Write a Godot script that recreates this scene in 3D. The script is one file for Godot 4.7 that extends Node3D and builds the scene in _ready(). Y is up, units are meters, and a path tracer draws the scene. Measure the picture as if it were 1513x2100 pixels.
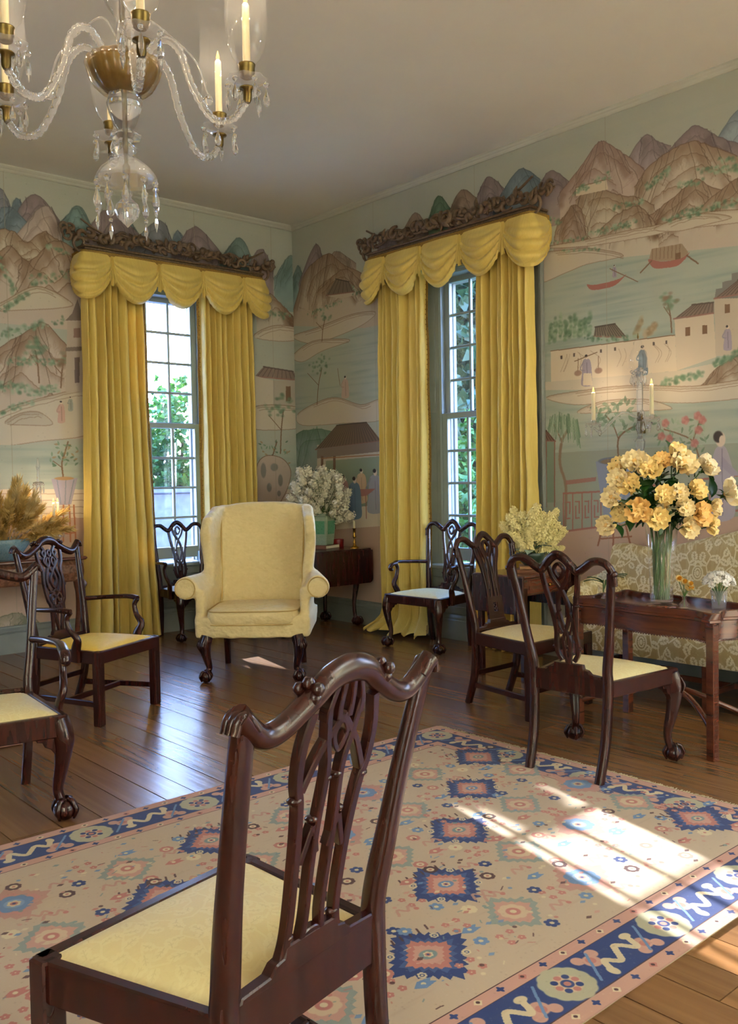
extends Node3D
# A parlour with painted landscape paper, two tall sash windows with swagged gold silk, carved chairs and a wing chair.
# Axes: the room corner between the two window walls is the origin; wall_left is z = 0 (x < 0), wall_right is x = 0 (z > 0).

const CAM_AT := Vector3(-5.35026, 1.3, 7.14637)
const CAM_TURN := Vector3(-0.0346152, -0.7214361, -0.0177345)
const FOCAL := 1855.9
const CEIL := 3.78
const XW := -9.4    # unseen far ends of the room, set back so the lamps light evenly
const ZW := 10.6
const SUN_DIR := Vector3(-0.25, -0.455, 1.0)

var M := {}
var taken := {}
var smooth_id := 1
var cam_basis: Basis
var sun_energy := 9.0

func _ready():
	cam_basis = Basis.from_euler(CAM_TURN)
	make_camera_and_light()
	make_materials()
	build_shell()
	build_windows()
	build_outside()
	build_rugs()
	build_drapery()
	build_seating()
	build_wing_chair()
	build_tables()
	build_sofa()
	build_chandelier()
	build_sconces()
	build_flowers()
	build_small_things()
	build_unseen_lamps()

func make_camera_and_light():
	var cam := Camera3D.new()
	cam.name = "camera"
	cam.position = CAM_AT
	cam.rotation = CAM_TURN
	cam.fov = rad_to_deg(2.0 * atan(1050.0 / FOCAL))
	cam.near = 0.05
	cam.far = 400.0
	add_child(cam)
	cam.current = true
	var sky_mat := ProceduralSkyMaterial.new()
	sky_mat.sky_top_color = Color(0.36, 0.56, 0.86)
	sky_mat.sky_horizon_color = Color(0.86, 0.92, 1.0)
	sky_mat.sky_curve = 0.22
	sky_mat.ground_bottom_color = Color(0.3, 0.32, 0.26)
	sky_mat.ground_horizon_color = Color(0.6, 0.64, 0.6)
	sky_mat.sky_energy_multiplier = 4.2
	sky_mat.sun_angle_max = 1.0
	var sky := Sky.new()
	sky.sky_material = sky_mat
	var env := Environment.new()
	env.background_mode = Environment.BG_SKY
	env.sky = sky
	env.ambient_light_source = Environment.AMBIENT_SOURCE_DISABLED
	env.tonemap_mode = Environment.TONE_MAPPER_LINEAR
	env.tonemap_exposure = 1.25
	env.sdfgi_enabled = true
	env.ssao_enabled = true
	env.ssil_enabled = true
	var we := WorldEnvironment.new()
	we.name = "environment"
	we.environment = env
	add_child(we)
	var sun := DirectionalLight3D.new()
	sun.name = "sun"
	sun.light_color = Color(0.95, 0.97, 1.0)
	sun.light_energy = sun_energy
	sun.light_angular_distance = 0.3
	sun.shadow_enabled = true
	sun.sky_mode = DirectionalLight3D.SKY_MODE_LIGHT_ONLY
	add_child(sun)
	sun.look_at_from_position(Vector3.ZERO, SUN_DIR, Vector3.UP)

# ---------------------------------------------------------------- pixels of the photograph as directions
func ray(px: float, py: float) -> Vector3:
	return cam_basis * Vector3((px - 756.5) / FOCAL, -(py - 1050.0) / FOCAL, -1.0)
func on_x(px: float, py: float, v: float) -> Vector3:
	var d := ray(px, py)
	return CAM_AT + d * ((v - CAM_AT.x) / d.x)
func on_y(px: float, py: float, v: float) -> Vector3:
	var d := ray(px, py)
	return CAM_AT + d * ((v - CAM_AT.y) / d.y)
func on_z(px: float, py: float, v: float) -> Vector3:
	var d := ray(px, py)
	return CAM_AT + d * ((v - CAM_AT.z) / d.z)

# ---------------------------------------------------------------- naming
func numbered(called: String) -> String:
	var n: int = taken.get(called, 0)
	taken[called] = n + 1
	return called if n == 0 else "%s_%03d" % [called, n]
func tag(o: Node, label: String, category: String, group := ""):
	o.set_meta("label", label)
	o.set_meta("category", category)
	if group != "":
		o.set_meta("group", group)
	return o
func thing(called: String, label: String, category: String, at := Vector3.ZERO, turn := 0.0, group := "") -> Node3D:
	var o := Node3D.new()
	o.name = numbered(called)
	add_child(o)
	o.position = at
	o.rotation.y = turn
	tag(o, label, category, group)
	return o
func part(called: String, st: SurfaceTool, m: Material, parent: Node) -> MeshInstance3D:
	var o := MeshInstance3D.new()
	o.name = called
	o.mesh = finish(st)
	o.material_override = m
	parent.add_child(o, true)
	return o
func mesh_part(called: String, mesh: Mesh, m: Material, parent: Node, t := Transform3D.IDENTITY) -> MeshInstance3D:
	var o := MeshInstance3D.new()
	o.name = called
	o.mesh = mesh
	o.material_override = m
	o.transform = t
	parent.add_child(o, true)
	return o
func single(called: String, st: SurfaceTool, m: Material, label: String, category: String, group := "") -> MeshInstance3D:
	var o := MeshInstance3D.new()
	o.name = numbered(called)
	o.mesh = finish(st)
	o.material_override = m
	add_child(o)
	tag(o, label, category, group)
	return o
func struct(called: String, st: SurfaceTool, m: Material, label: String, category: String) -> MeshInstance3D:
	var o := single(called, st, m, label, category)
	o.set_meta("kind", "structure")
	return o
func dup(root: Node3D, called: String, at: Vector3, turn: float, label: String) -> Node3D:
	var r: Node3D = root.duplicate()
	r.name = numbered(called)
	add_child(r)
	r.position = at
	r.rotation.y = turn
	r.set_meta("label", label)
	return r

# ---------------------------------------------------------------- mesh helpers
func new_st() -> SurfaceTool:
	var st := SurfaceTool.new()
	st.begin(Mesh.PRIMITIVE_TRIANGLES)
	return st
func finish(st: SurfaceTool) -> ArrayMesh:
	st.generate_normals()
	return st.commit()
func next_smooth() -> int:
	smooth_id = smooth_id % 1000000 + 1
	return smooth_id
func tri(st: SurfaceTool, a: Vector3, b: Vector3, c: Vector3):
	st.add_vertex(a)
	st.add_vertex(b)
	st.add_vertex(c)
func quad(st: SurfaceTool, a: Vector3, b: Vector3, c: Vector3, d: Vector3):
	# clockwise seen from outside
	st.set_uv(Vector2(0, 0)); st.add_vertex(a)
	st.set_uv(Vector2(1, 0)); st.add_vertex(b)
	st.set_uv(Vector2(1, 1)); st.add_vertex(c)
	st.set_uv(Vector2(0, 0)); st.add_vertex(a)
	st.set_uv(Vector2(1, 1)); st.add_vertex(c)
	st.set_uv(Vector2(0, 1)); st.add_vertex(d)
func hexa(st: SurfaceTool, p: Array):
	# p: 8 corners, bottom ring 0..3 then top ring 4..7, each counter-clockwise seen from above (x right, z towards the viewer)
	st.set_smooth_group(-1)
	quad(st, p[7], p[6], p[5], p[4])
	quad(st, p[0], p[1], p[2], p[3])
	for k in 4:
		var n := (k + 1) % 4
		quad(st, p[k + 4], p[n + 4], p[n], p[k])
func box(st: SurfaceTool, lo: Vector3, hi: Vector3, bevel := 0.0):
	if bevel <= 0.0:
		st.set_smooth_group(-1)
		var a := lo
		var b := hi
		quad(st, Vector3(a.x, b.y, a.z), Vector3(b.x, b.y, a.z), Vector3(b.x, b.y, b.z), Vector3(a.x, b.y, b.z))
		quad(st, Vector3(a.x, a.y, b.z), Vector3(b.x, a.y, b.z), Vector3(b.x, a.y, a.z), Vector3(a.x, a.y, a.z))
		quad(st, Vector3(a.x, b.y, b.z), Vector3(b.x, b.y, b.z), Vector3(b.x, a.y, b.z), Vector3(a.x, a.y, b.z))
		quad(st, Vector3(b.x, b.y, a.z), Vector3(a.x, b.y, a.z), Vector3(a.x, a.y, a.z), Vector3(b.x, a.y, a.z))
		quad(st, Vector3(b.x, b.y, b.z), Vector3(b.x, b.y, a.z), Vector3(b.x, a.y, a.z), Vector3(b.x, a.y, b.z))
		quad(st, Vector3(a.x, b.y, a.z), Vector3(a.x, b.y, b.z), Vector3(a.x, a.y, b.z), Vector3(a.x, a.y, a.z))
		return
	var c := (lo + hi) * 0.5
	var h := (hi - lo) * 0.5
	var e: float = min(bevel, min(h.x, min(h.y, h.z)) * 0.98)
	var rings := []
	for l in [[-h.y, e], [-h.y + e, 0.0], [h.y - e, 0.0], [h.y, e]]:
		rings.append(chamfer_ring(c + Vector3(0, l[0], 0), Vector3.RIGHT, Vector3.FORWARD, h.x - l[1], h.z - l[1], e))
	loft(st, rings, false, true, true)
func chamfer_ring(c: Vector3, ax: Vector3, ay: Vector3, hw: float, hh: float, e: float) -> PackedVector3Array:
	var k: float = min(e, min(hw, hh) * 0.9)
	return PackedVector3Array([c + ax * hw + ay * (hh - k), c + ax * (hw - k) + ay * hh, c - ax * (hw - k) + ay * hh, c - ax * hw + ay * (hh - k),
		c - ax * hw - ay * (hh - k), c - ax * (hw - k) - ay * hh, c + ax * (hw - k) - ay * hh, c + ax * hw - ay * (hh - k)])
func round_ring(c: Vector3, ax: Vector3, ay: Vector3, hw: float, hh: float, n := 10, power := 2.0) -> PackedVector3Array:
	var r := PackedVector3Array()
	for k in n:
		var a := TAU * k / n
		var cx := cos(a)
		var sy := sin(a)
		r.append(c + ax * (hw * signf(cx) * pow(absf(cx), 2.0 / power)) + ay * (hh * signf(sy) * pow(absf(sy), 2.0 / power)))
	return r
# rings run counter-clockwise seen against the direction of travel; crisp keeps the sides apart
func loft(st: SurfaceTool, rings: Array, crisp := false, cap := true, flat := false, closed := false):
	var n: int = rings[0].size()
	var g := next_smooth()
	var total: int = rings.size() if closed else rings.size() - 1
	for i in total:
		var a: PackedVector3Array = rings[i]
		var b: PackedVector3Array = rings[(i + 1) % rings.size()]
		for k in n:
			var k2 := (k + 1) % n
			st.set_smooth_group(-1 if flat else (g + k if crisp else g))
			var v0 := float(i) / total
			var v1 := float(i + 1) / total
			var u0 := float(k) / n
			var u1 := float(k + 1) / n
			st.set_uv(Vector2(u0, v0)); st.add_vertex(a[k])
			st.set_uv(Vector2(u1, v1)); st.add_vertex(b[k2])
			st.set_uv(Vector2(u1, v0)); st.add_vertex(a[k2])
			st.set_uv(Vector2(u0, v0)); st.add_vertex(a[k])
			st.set_uv(Vector2(u0, v1)); st.add_vertex(b[k])
			st.set_uv(Vector2(u1, v1)); st.add_vertex(b[k2])
	if crisp:
		smooth_id += n
	if cap and not closed:
		st.set_smooth_group(-1)
		fan(st, rings[0], true)
		fan(st, rings[rings.size() - 1], false)
func fan(st: SurfaceTool, r: PackedVector3Array, start: bool):
	var c := Vector3.ZERO
	for p in r:
		c += p
	c /= r.size()
	st.set_uv(Vector2.ZERO)
	for k in r.size():
		if start:
			tri(st, c, r[k], r[(k + 1) % r.size()])
		else:
			tri(st, c, r[(k + 1) % r.size()], r[k])
# Catmull-Rom through the points; works on Vector2 and Vector3 alike
func smooth_path(ctrl: Array, per := 6, closed := false) -> Array:
	var out := []
	var n := ctrl.size()
	var last := n if closed else n - 1
	for i in last:
		var p0 = ctrl[(i - 1 + n) % n] if closed or i > 0 else ctrl[0] * 2.0 - ctrl[1]
		var p1 = ctrl[i]
		var p2 = ctrl[(i + 1) % n]
		var p3 = ctrl[(i + 2) % n] if closed or i + 2 < n else ctrl[n - 1] * 2.0 - ctrl[n - 2]
		for s in per:
			var t := float(s) / per
			out.append(0.5 * ((2.0 * p1) + (p2 - p0) * t + (2.0 * p0 - 5.0 * p1 + 4.0 * p2 - p3) * t * t + (3.0 * p1 - p0 - 3.0 * p2 + p3) * t * t * t))
	if not closed:
		out.append(ctrl[n - 1])
	return out
# sweep an oval, superellipse or chamfered section along points; sizes are half width (across) and half height (along up)
func sweep(st: SurfaceTool, pts: Array, sizes: Array, up: Vector3, shape := "round", n := 10, cap := true, closed := false):
	var rings := []
	var m := pts.size()
	for i in m:
		var t: Vector3
		if closed:
			t = (pts[(i + 1) % m] - pts[(i - 1 + m) % m])
		else:
			t = (pts[min(i + 1, m - 1)] - pts[max(i - 1, 0)])
		t = t.normalized()
		var side := up.cross(t)
		if side.length() < 0.05:
			side = Vector3(0.3, 0.1, 1).cross(t)
		side = side.normalized()
		var u2 := t.cross(side).normalized()
		var s: Vector2 = sizes[i] if sizes.size() == m else sizes[0].lerp(sizes[sizes.size() - 1], float(i) / max(1, m - 1)) if sizes.size() <= 2 else _at(sizes, float(i) / max(1, m - 1))
		if shape == "chamfer":
			rings.append(chamfer_ring(pts[i], side, u2, s.x, s.y, min(s.x, s.y) * 0.28))
		elif shape == "soft":
			rings.append(round_ring(pts[i], side, u2, s.x, s.y, n, 3.4))
		else:
			rings.append(round_ring(pts[i], side, u2, s.x, s.y, n, 2.0))
	loft(st, rings, shape == "chamfer", cap, false, closed)
func _at(list: Array, t: float):
	var f := t * (list.size() - 1)
	var i := int(min(floor(f), list.size() - 2))
	return list[i].lerp(list[i + 1], f - i)
func tube(st: SurfaceTool, pts: Array, r: float, n := 8):
	sweep(st, pts, [Vector2(r, r)], Vector3(0.13, 1, 0.21).normalized(), "round", n)
# turned shape: profile of Vector2(radius, height) from bottom to top
func lathe(st: SurfaceTool, at: Vector3, prof: Array, n := 16, cap := true, lobes := 0, lobe_depth := 0.0, flat := false):
	var rings := []
	for p in prof:
		var r := PackedVector3Array()
		for k in n:
			var a := -TAU * k / n
			var rad: float = p.x * (1.0 + (lobe_depth * cos(a * lobes) if lobes > 0 else 0.0))
			r.append(at + Vector3(cos(a) * rad, p.y, sin(a) * rad))
		rings.append(r)
	loft(st, rings, false, cap, flat)
# a sheet from f(u, v) -> Vector3; two sided by nature in the path tracer
func sheet(st: SurfaceTool, nu: int, nv: int, f: Callable, uv_scale := Vector2.ONE, flip := false):
	var rows := []
	for j in nv + 1:
		var row := PackedVector3Array()
		for i in nu + 1:
			row.append(f.call(float(i) / nu, float(j) / nv))
		rows.append(row)
	st.set_smooth_group(next_smooth())
	for j in nv:
		for i in nu:
			var a: Vector3 = rows[j][i]
			var b: Vector3 = rows[j][i + 1]
			var c: Vector3 = rows[j + 1][i + 1]
			var d: Vector3 = rows[j + 1][i]
			var ua := Vector2(float(i) / nu, float(j) / nv) * uv_scale
			var uc := Vector2(float(i + 1) / nu, float(j + 1) / nv) * uv_scale
			var ub := Vector2(uc.x, ua.y)
			var ud := Vector2(ua.x, uc.y)
			if flip:
				st.set_uv(ua); st.add_vertex(a); st.set_uv(uc); st.add_vertex(c); st.set_uv(ub); st.add_vertex(b)
				st.set_uv(ua); st.add_vertex(a); st.set_uv(ud); st.add_vertex(d); st.set_uv(uc); st.add_vertex(c)
			else:
				st.set_uv(ua); st.add_vertex(a); st.set_uv(ub); st.add_vertex(b); st.set_uv(uc); st.add_vertex(c)
				st.set_uv(ua); st.add_vertex(a); st.set_uv(uc); st.add_vertex(c); st.set_uv(ud); st.add_vertex(d)
func signed_area(p: PackedVector2Array) -> float:
	var a := 0.0
	for k in p.size():
		a += p[k].cross(p[(k + 1) % p.size()])
	return a
# flat polygon (x, y) pushed out along z to both sides, with a small bevel
func slab(st: SurfaceTool, poly: PackedVector2Array, half: float, xf: Transform3D, bevel := 0.004):
	if signed_area(poly) > 0.0:
		poly.reverse()
	var inner := poly
	var off := Geometry2D.offset_polygon(poly, -bevel, Geometry2D.JOIN_MITER)
	if bevel > 0.0 and off.size() == 1 and off[0].size() == poly.size():
		var o: PackedVector2Array = off[0]
		if signed_area(o) > 0.0:
			o.reverse()
		# match the first points
		var best := 0
		for k in o.size():
			if o[k].distance_to(poly[0]) < o[best].distance_to(poly[0]):
				best = k
		inner = PackedVector2Array()
		for k in o.size():
			inner.append(o[(best + k) % o.size()])
	var bz := bevel if inner != poly else 0.0
	var ids := Geometry2D.triangulate_polygon(inner)
	st.set_smooth_group(-1)
	st.set_uv(Vector2.ZERO)
	for i in range(0, ids.size(), 3):
		var a := inner[ids[i]]
		var b := inner[ids[i + 1]]
		var c := inner[ids[i + 2]]
		if (b - a).cross(c - a) > 0.0:
			var sw := b
			b = c
			c = sw
		tri(st, xf * Vector3(a.x, a.y, half), xf * Vector3(b.x, b.y, half), xf * Vector3(c.x, c.y, half))
		tri(st, xf * Vector3(a.x, a.y, -half), xf * Vector3(c.x, c.y, -half), xf * Vector3(b.x, b.y, -half))
	var loops := [[inner, half], [poly, half - bz], [poly, -half + bz], [inner, -half]]
	for l in 3:
		var p: PackedVector2Array = loops[l][0]
		var q: PackedVector2Array = loops[l + 1][0]
		if l != 1 and bz == 0.0:
			continue
		for k in poly.size():
			var n := (k + 1) % poly.size()
			quad(st, xf * Vector3(p[n].x, p[n].y, loops[l][1]), xf * Vector3(p[k].x, p[k].y, loops[l][1]), xf * Vector3(q[k].x, q[k].y, loops[l + 1][1]), xf * Vector3(q[n].x, q[n].y, loops[l + 1][1]))
func ball(st: SurfaceTool, c: Vector3, r: Vector3, n := 10, m := 6):
	var rings := []
	for j in range(1, m):
		var a := PI * j / m - PI / 2
		rings.append(round_ring(c + Vector3(0, sin(a) * r.y, 0), Vector3.RIGHT, Vector3.FORWARD, cos(a) * r.x, cos(a) * r.z, n))
	var g := next_smooth()
	loft(st, rings, false, false)
	st.set_smooth_group(g)
	for k in n:
		tri(st, c - Vector3(0, r.y, 0), rings[0][k], rings[0][(k + 1) % n])
		tri(st, c + Vector3(0, r.y, 0), rings[m - 2][(k + 1) % n], rings[m - 2][k])

# ---------------------------------------------------------------- materials
func noise_tex(size: int, freq: float, ramp: Array, seed_n := 1, kind := FastNoiseLite.TYPE_SIMPLEX_SMOOTH, octaves := 4, stretch := Vector2.ONE, normal := 0.0) -> Texture2D:
	# ramp: colours from low to high; the noise is made here so that it can be stretched along one side
	var f := FastNoiseLite.new()
	f.seed = seed_n
	f.noise_type = kind
	f.frequency = freq
	f.fractal_octaves = octaves
	var small := Vector2i(max(8, int(size / stretch.x)), max(8, int(size / stretch.y)))
	var src := f.get_seamless_image(small.x, small.y)
	src.resize(size, size, Image.INTERPOLATE_CUBIC)
	src.convert(Image.FORMAT_L8)
	if normal > 0.0:
		src.convert(Image.FORMAT_RGBA8)
		src.bump_map_to_normal_map(normal)
		return ImageTexture.create_from_image(src)
	var lut := PackedByteArray()
	for k in 256:
		var t := k / 255.0 * (ramp.size() - 1)
		var i := int(min(floor(t), ramp.size() - 2))
		var c: Color = ramp[i].lerp(ramp[i + 1], t - i)
		lut.append(int(c.r * 255)); lut.append(int(c.g * 255)); lut.append(int(c.b * 255))
	var data := src.get_data()
	var out := PackedByteArray()
	out.resize(size * size * 3)
	for k in size * size:
		var v := data[k] * 3
		out[k * 3] = lut[v]
		out[k * 3 + 1] = lut[v + 1]
		out[k * 3 + 2] = lut[v + 2]
	return ImageTexture.create_from_image(Image.create_from_data(size, size, false, Image.FORMAT_RGB8, out))
func plain(c: Color, rough := 0.6, metal := 0.0, spec := 0.5) -> StandardMaterial3D:
	var m := StandardMaterial3D.new()
	m.albedo_color = c
	m.roughness = rough
	m.metallic = metal
	m.metallic_specular = spec
	return m
func textured(t: Texture2D, rough := 0.6, scale := Vector3.ONE, world := true) -> StandardMaterial3D:
	var m := StandardMaterial3D.new()
	m.albedo_texture = t
	m.roughness = rough
	m.uv1_triplanar = true
	m.uv1_world_triplanar = world
	m.uv1_scale = scale
	return m
func relief(m: StandardMaterial3D, t: Texture2D, depth: float) -> StandardMaterial3D:
	m.heightmap_enabled = true
	m.heightmap_texture = t
	m.heightmap_scale = depth
	return m
func glass(alpha: float, tint := Color(0.95, 0.97, 1.0)) -> StandardMaterial3D:
	var m := plain(Color(tint.r, tint.g, tint.b, alpha), 0.03)
	m.transparency = BaseMaterial3D.TRANSPARENCY_ALPHA
	m.metallic_specular = 0.6
	return m
func make_materials():
	var grey_noise := noise_tex(256, 0.02, [Color(0.4, 0.4, 0.4), Color(0.6, 0.6, 0.6)], 11)
	var weave := noise_tex(256, 0.2, [Color.BLACK, Color.WHITE], 12, FastNoiseLite.TYPE_VALUE, 2)
	M.ceiling = textured(noise_tex(256, 0.008, [Color(0.85, 0.845, 0.81), Color(0.88, 0.875, 0.84)], 2), 0.9, Vector3(0.3, 0.3, 0.3))
	M.moulding = plain(Color(0.74, 0.74, 0.69), 0.5)
	M.trim = textured(noise_tex(128, 0.02, [Color(0.42, 0.43, 0.40), Color(0.47, 0.48, 0.45)], 3), 0.45, Vector3(1.2, 1.2, 1.2))
	M.sash = plain(Color(0.56, 0.6, 0.62), 0.4)
	M.outer_paint = plain(Color(0.5, 0.5, 0.5), 0.6)
	M.white_paint = plain(Color(0.82, 0.82, 0.8), 0.5)
	M.plaster = textured(noise_tex(128, 0.02, [Color(0.62, 0.64, 0.57), Color(0.68, 0.69, 0.61)], 4), 0.85, Vector3(0.7, 0.7, 0.7))
	M.pane = glass(0.02)
	# mahogany: dark red brown, polished; the grain runs along y of each object
	var mah := noise_tex(512, 0.02, [Color(0.11, 0.04, 0.028), Color(0.15, 0.055, 0.037), Color(0.2, 0.077, 0.05), Color(0.125, 0.046, 0.032)], 21, FastNoiseLite.TYPE_SIMPLEX_SMOOTH, 5, Vector2(1, 7))
	M.mahogany = textured(mah, 0.27, Vector3(2.2, 1.4, 2.2), false)
	M.mahogany.clearcoat_enabled = true
	M.mahogany.metallic_specular = 0.4
	M.mahogany.clearcoat = 0.12
	M.mahogany.clearcoat_roughness = 0.16
	var mah2 := noise_tex(512, 0.02, [Color(0.21, 0.095, 0.06), Color(0.29, 0.135, 0.085), Color(0.345, 0.17, 0.105), Color(0.25, 0.11, 0.07)], 22, FastNoiseLite.TYPE_SIMPLEX_SMOOTH, 5, Vector2(7, 1))
	M.mahogany_red = textured(mah2, 0.25, Vector3(1.6, 1.6, 1.6), false)
	M.mahogany_red.clearcoat_enabled = true
	M.mahogany_red.clearcoat = 0.5
	M.mahogany_red.clearcoat_roughness = 0.15
	M.carving = textured(noise_tex(256, 0.03, [Color(0.25, 0.18, 0.12), Color(0.36, 0.28, 0.2), Color(0.46, 0.37, 0.27)], 23), 0.45, Vector3(4, 4, 4))
	# floor boards: four tones of pine
	M.boards = []
	for k in 5:
		var d: float = [0.0, 0.03, -0.03, 0.05, -0.015][k]
		var t := noise_tex(512, 0.012, [Color(0.38 + d, 0.262 + d * 0.7, 0.155 + d * 0.4), Color(0.465 + d, 0.325 + d * 0.7, 0.2 + d * 0.4), Color(0.42 + d, 0.29 + d * 0.7, 0.175 + d * 0.4), Color(0.515 + d, 0.365 + d * 0.7, 0.228 + d * 0.4)], 31 + k, FastNoiseLite.TYPE_SIMPLEX_SMOOTH, 5, Vector2(1, 9))
		var bm := textured(t, 0.27, Vector3(1.5, 1.5, 0.55))
		bm.uv1_offset = Vector3(0.37 * k, 0, 0.2 * k)
		relief(bm, noise_tex(256, 0.03, [Color.BLACK, Color.WHITE], 37, FastNoiseLite.TYPE_SIMPLEX_SMOOTH, 4, Vector2(1, 5)), 0.09)
		M.boards.append(bm)
	M.subfloor = plain(Color(0.05, 0.035, 0.02), 0.9)
	# textiles
	var silk := noise_tex(512, 0.03, [Color(0.80, 0.69, 0.32), Color(0.87, 0.77, 0.42), Color(0.84, 0.73, 0.37), Color(0.90, 0.81, 0.48)], 41, FastNoiseLite.TYPE_SIMPLEX_SMOOTH, 4, Vector2(1, 10))
	M.silk = textured(silk, 0.42, Vector3(2.5, 1.2, 2.5))
	M.silk.rim_enabled = true
	M.silk.rim = 0.35
	M.silk.rim_tint = 0.7
	M.silk.backlight_enabled = true
	M.silk.backlight = Color(0.2, 0.15, 0.04)
	relief(M.silk, noise_tex(256, 0.05, [Color.BLACK, Color.WHITE], 42, FastNoiseLite.TYPE_SIMPLEX_SMOOTH, 3, Vector2(3, 1)), 0.12)
	M.braid = textured(noise_tex(128, 0.25, [Color(0.42, 0.3, 0.07), Color(0.7, 0.56, 0.2)], 43, FastNoiseLite.TYPE_CELLULAR, 1), 0.7, Vector3(5, 5, 5))
	var cream := noise_tex(512, 0.016, [Color(0.85, 0.76, 0.53), Color(0.90, 0.82, 0.61), Color(0.87, 0.79, 0.57), Color(0.92, 0.85, 0.66)], 44)
	M.slipcover = textured(cream, 0.62, Vector3(1.6, 1.6, 1.6))
	M.slipcover.rim_enabled = true
	M.slipcover.rim = 0.3
	M.slipcover.rim_tint = 0.6
	relief(M.slipcover, noise_tex(512, 0.011, [Color.BLACK, Color.WHITE], 45, FastNoiseLite.TYPE_SIMPLEX_SMOOTH, 4), 1.5)
	M.piping = plain(Color(0.76, 0.63, 0.36), 0.6)
	M.seat_cream = textured(damask(Color(0.86, 0.79, 0.57), Color(0.88, 0.82, 0.61), 51, 0.7), 0.55, Vector3(2.4, 2.4, 2.4))
	M.seat_gold = textured(damask(Color(0.9, 0.74, 0.24), Color(0.92, 0.77, 0.3), 52, 0.8), 0.55, Vector3(2.4, 2.4, 2.4))
	M.seat_pale = textured(damask(Color(0.74, 0.72, 0.6), Color(0.78, 0.76, 0.65), 53, 0.8), 0.55, Vector3(2.4, 2.4, 2.4))
	M.damask = textured(damask(Color(0.62, 0.54, 0.35), Color(0.83, 0.79, 0.67), 54, 0.0), 0.5, Vector3(1.45, 1.45, 1.45))
	# metals, glass, wax
	M.brass = plain(Color(0.62, 0.47, 0.2), 0.24, 1.0)
	M.old_brass = textured(noise_tex(128, 0.03, [Color(0.3, 0.24, 0.12), Color(0.5, 0.42, 0.24)], 61), 0.34, Vector3(6, 6, 6))
	M.old_brass.metallic = 0.9
	M.amber = glass(0.4, Color(0.5, 0.4, 0.18))
	M.amber.roughness = 0.12
	M.gilt_lining = textured(noise_tex(128, 0.03, [Color(0.3, 0.22, 0.09), Color(0.48, 0.37, 0.17)], 62), 0.42, Vector3(6, 6, 6))
	M.gilt_lining.metallic = 0.45
	M.crystal = plain(Color(0.97, 0.98, 1.0, 0.1), 0.02, 0.0, 0.7)
	M.crystal.transparency = BaseMaterial3D.TRANSPARENCY_ALPHA
	M.crystal.refraction_enabled = true
	M.crystal.refraction_scale = 0.05
	M.milky_crystal = plain(Color(0.97, 0.98, 1.0, 0.13), 0.03, 0.0, 0.7)
	M.milky_crystal.transparency = BaseMaterial3D.TRANSPARENCY_ALPHA
	M.milky_crystal.refraction_enabled = true
	M.milky_crystal.refraction_scale = 0.05
	M.thin_glass = glass(0.012)
	M.cut_glass = glass(0.14)
	M.water_glass = glass(0.05, Color(0.9, 0.95, 0.93))
	M.wax = plain(Color(0.88, 0.84, 0.7), 0.5)
	M.wax.subsurf_scatter_enabled = true
	M.wax.subsurf_scatter_strength = 0.1
	M.flame = plain(Color(1, 0.8, 0.45))
	M.flame.emission_enabled = true
	M.flame.emission = Color(1.0, 0.66, 0.24)
	M.flame.emission_energy_multiplier = 4.0
	# plants
	M.rose = []
	for c in [Color(0.97, 0.86, 0.57), Color(0.98, 0.9, 0.69), Color(0.96, 0.79, 0.49), Color(0.98, 0.92, 0.77)]:
		var r := plain(c, 0.55)
		r.backlight_enabled = true
		r.backlight = Color(c.r * 0.25, c.g * 0.22, c.b * 0.16)
		M.rose.append(r)
	M.leaf = plain(Color(0.12, 0.27, 0.09), 0.4)
	M.leaf.backlight_enabled = true
	M.leaf.backlight = Color(0.08, 0.15, 0.03)
	M.leaf_grey = plain(Color(0.55, 0.6, 0.52), 0.7)
	M.stem = plain(Color(0.24, 0.38, 0.12), 0.5)
	M.floret_white = plain(Color(0.93, 0.9, 0.8), 0.7)
	M.floret_cream = plain(Color(0.97, 0.915, 0.66), 0.7)
	M.petal_white = plain(Color(0.92, 0.91, 0.88), 0.6)
	M.petal_yellow = plain(Color(0.95, 0.66, 0.1), 0.6)
	M.dry_grass = []
	for c in [Color(0.88, 0.75, 0.46), Color(0.92, 0.83, 0.6), Color(0.82, 0.67, 0.37)]:
		M.dry_grass.append(plain(c, 0.8))
	M.celadon = textured(noise_tex(256, 0.015, [Color(0.44, 0.53, 0.43), Color(0.55, 0.61, 0.51), Color(0.5, 0.57, 0.47), Color(0.6, 0.65, 0.56)], 71), 0.25, Vector3(5, 5, 5))
	M.celadon_panel = textured(noise_tex(256, 0.02, [Color(0.22, 0.45, 0.31), Color(0.36, 0.55, 0.42), Color(0.28, 0.5, 0.36)], 72), 0.22, Vector3(6, 6, 6))
	M.blue_glaze = textured(noise_tex(256, 0.02, [Color(0.3, 0.45, 0.52), Color(0.5, 0.6, 0.64), Color(0.36, 0.5, 0.6)], 73), 0.2, Vector3(5, 5, 5))
	M.red_lacquer = plain(Color(0.42, 0.05, 0.05), 0.3)
	M.dark_green_bowl = plain(Color(0.16, 0.22, 0.18), 0.3)
	M.book_brown = plain(Color(0.42, 0.25, 0.12), 0.6)
	M.book_tan = plain(Color(0.55, 0.38, 0.2), 0.6)
	M.paper = plain(Color(0.82, 0.78, 0.66), 0.8)
	M.marble = textured(noise_tex(512, 0.012, [Color(0.2, 0.12, 0.08), Color(0.42, 0.28, 0.2), Color(0.3, 0.18, 0.12), Color(0.56, 0.42, 0.32)], 74, FastNoiseLite.TYPE_SIMPLEX_SMOOTH, 6), 0.18, Vector3(2.5, 2.5, 2.5))
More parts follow.
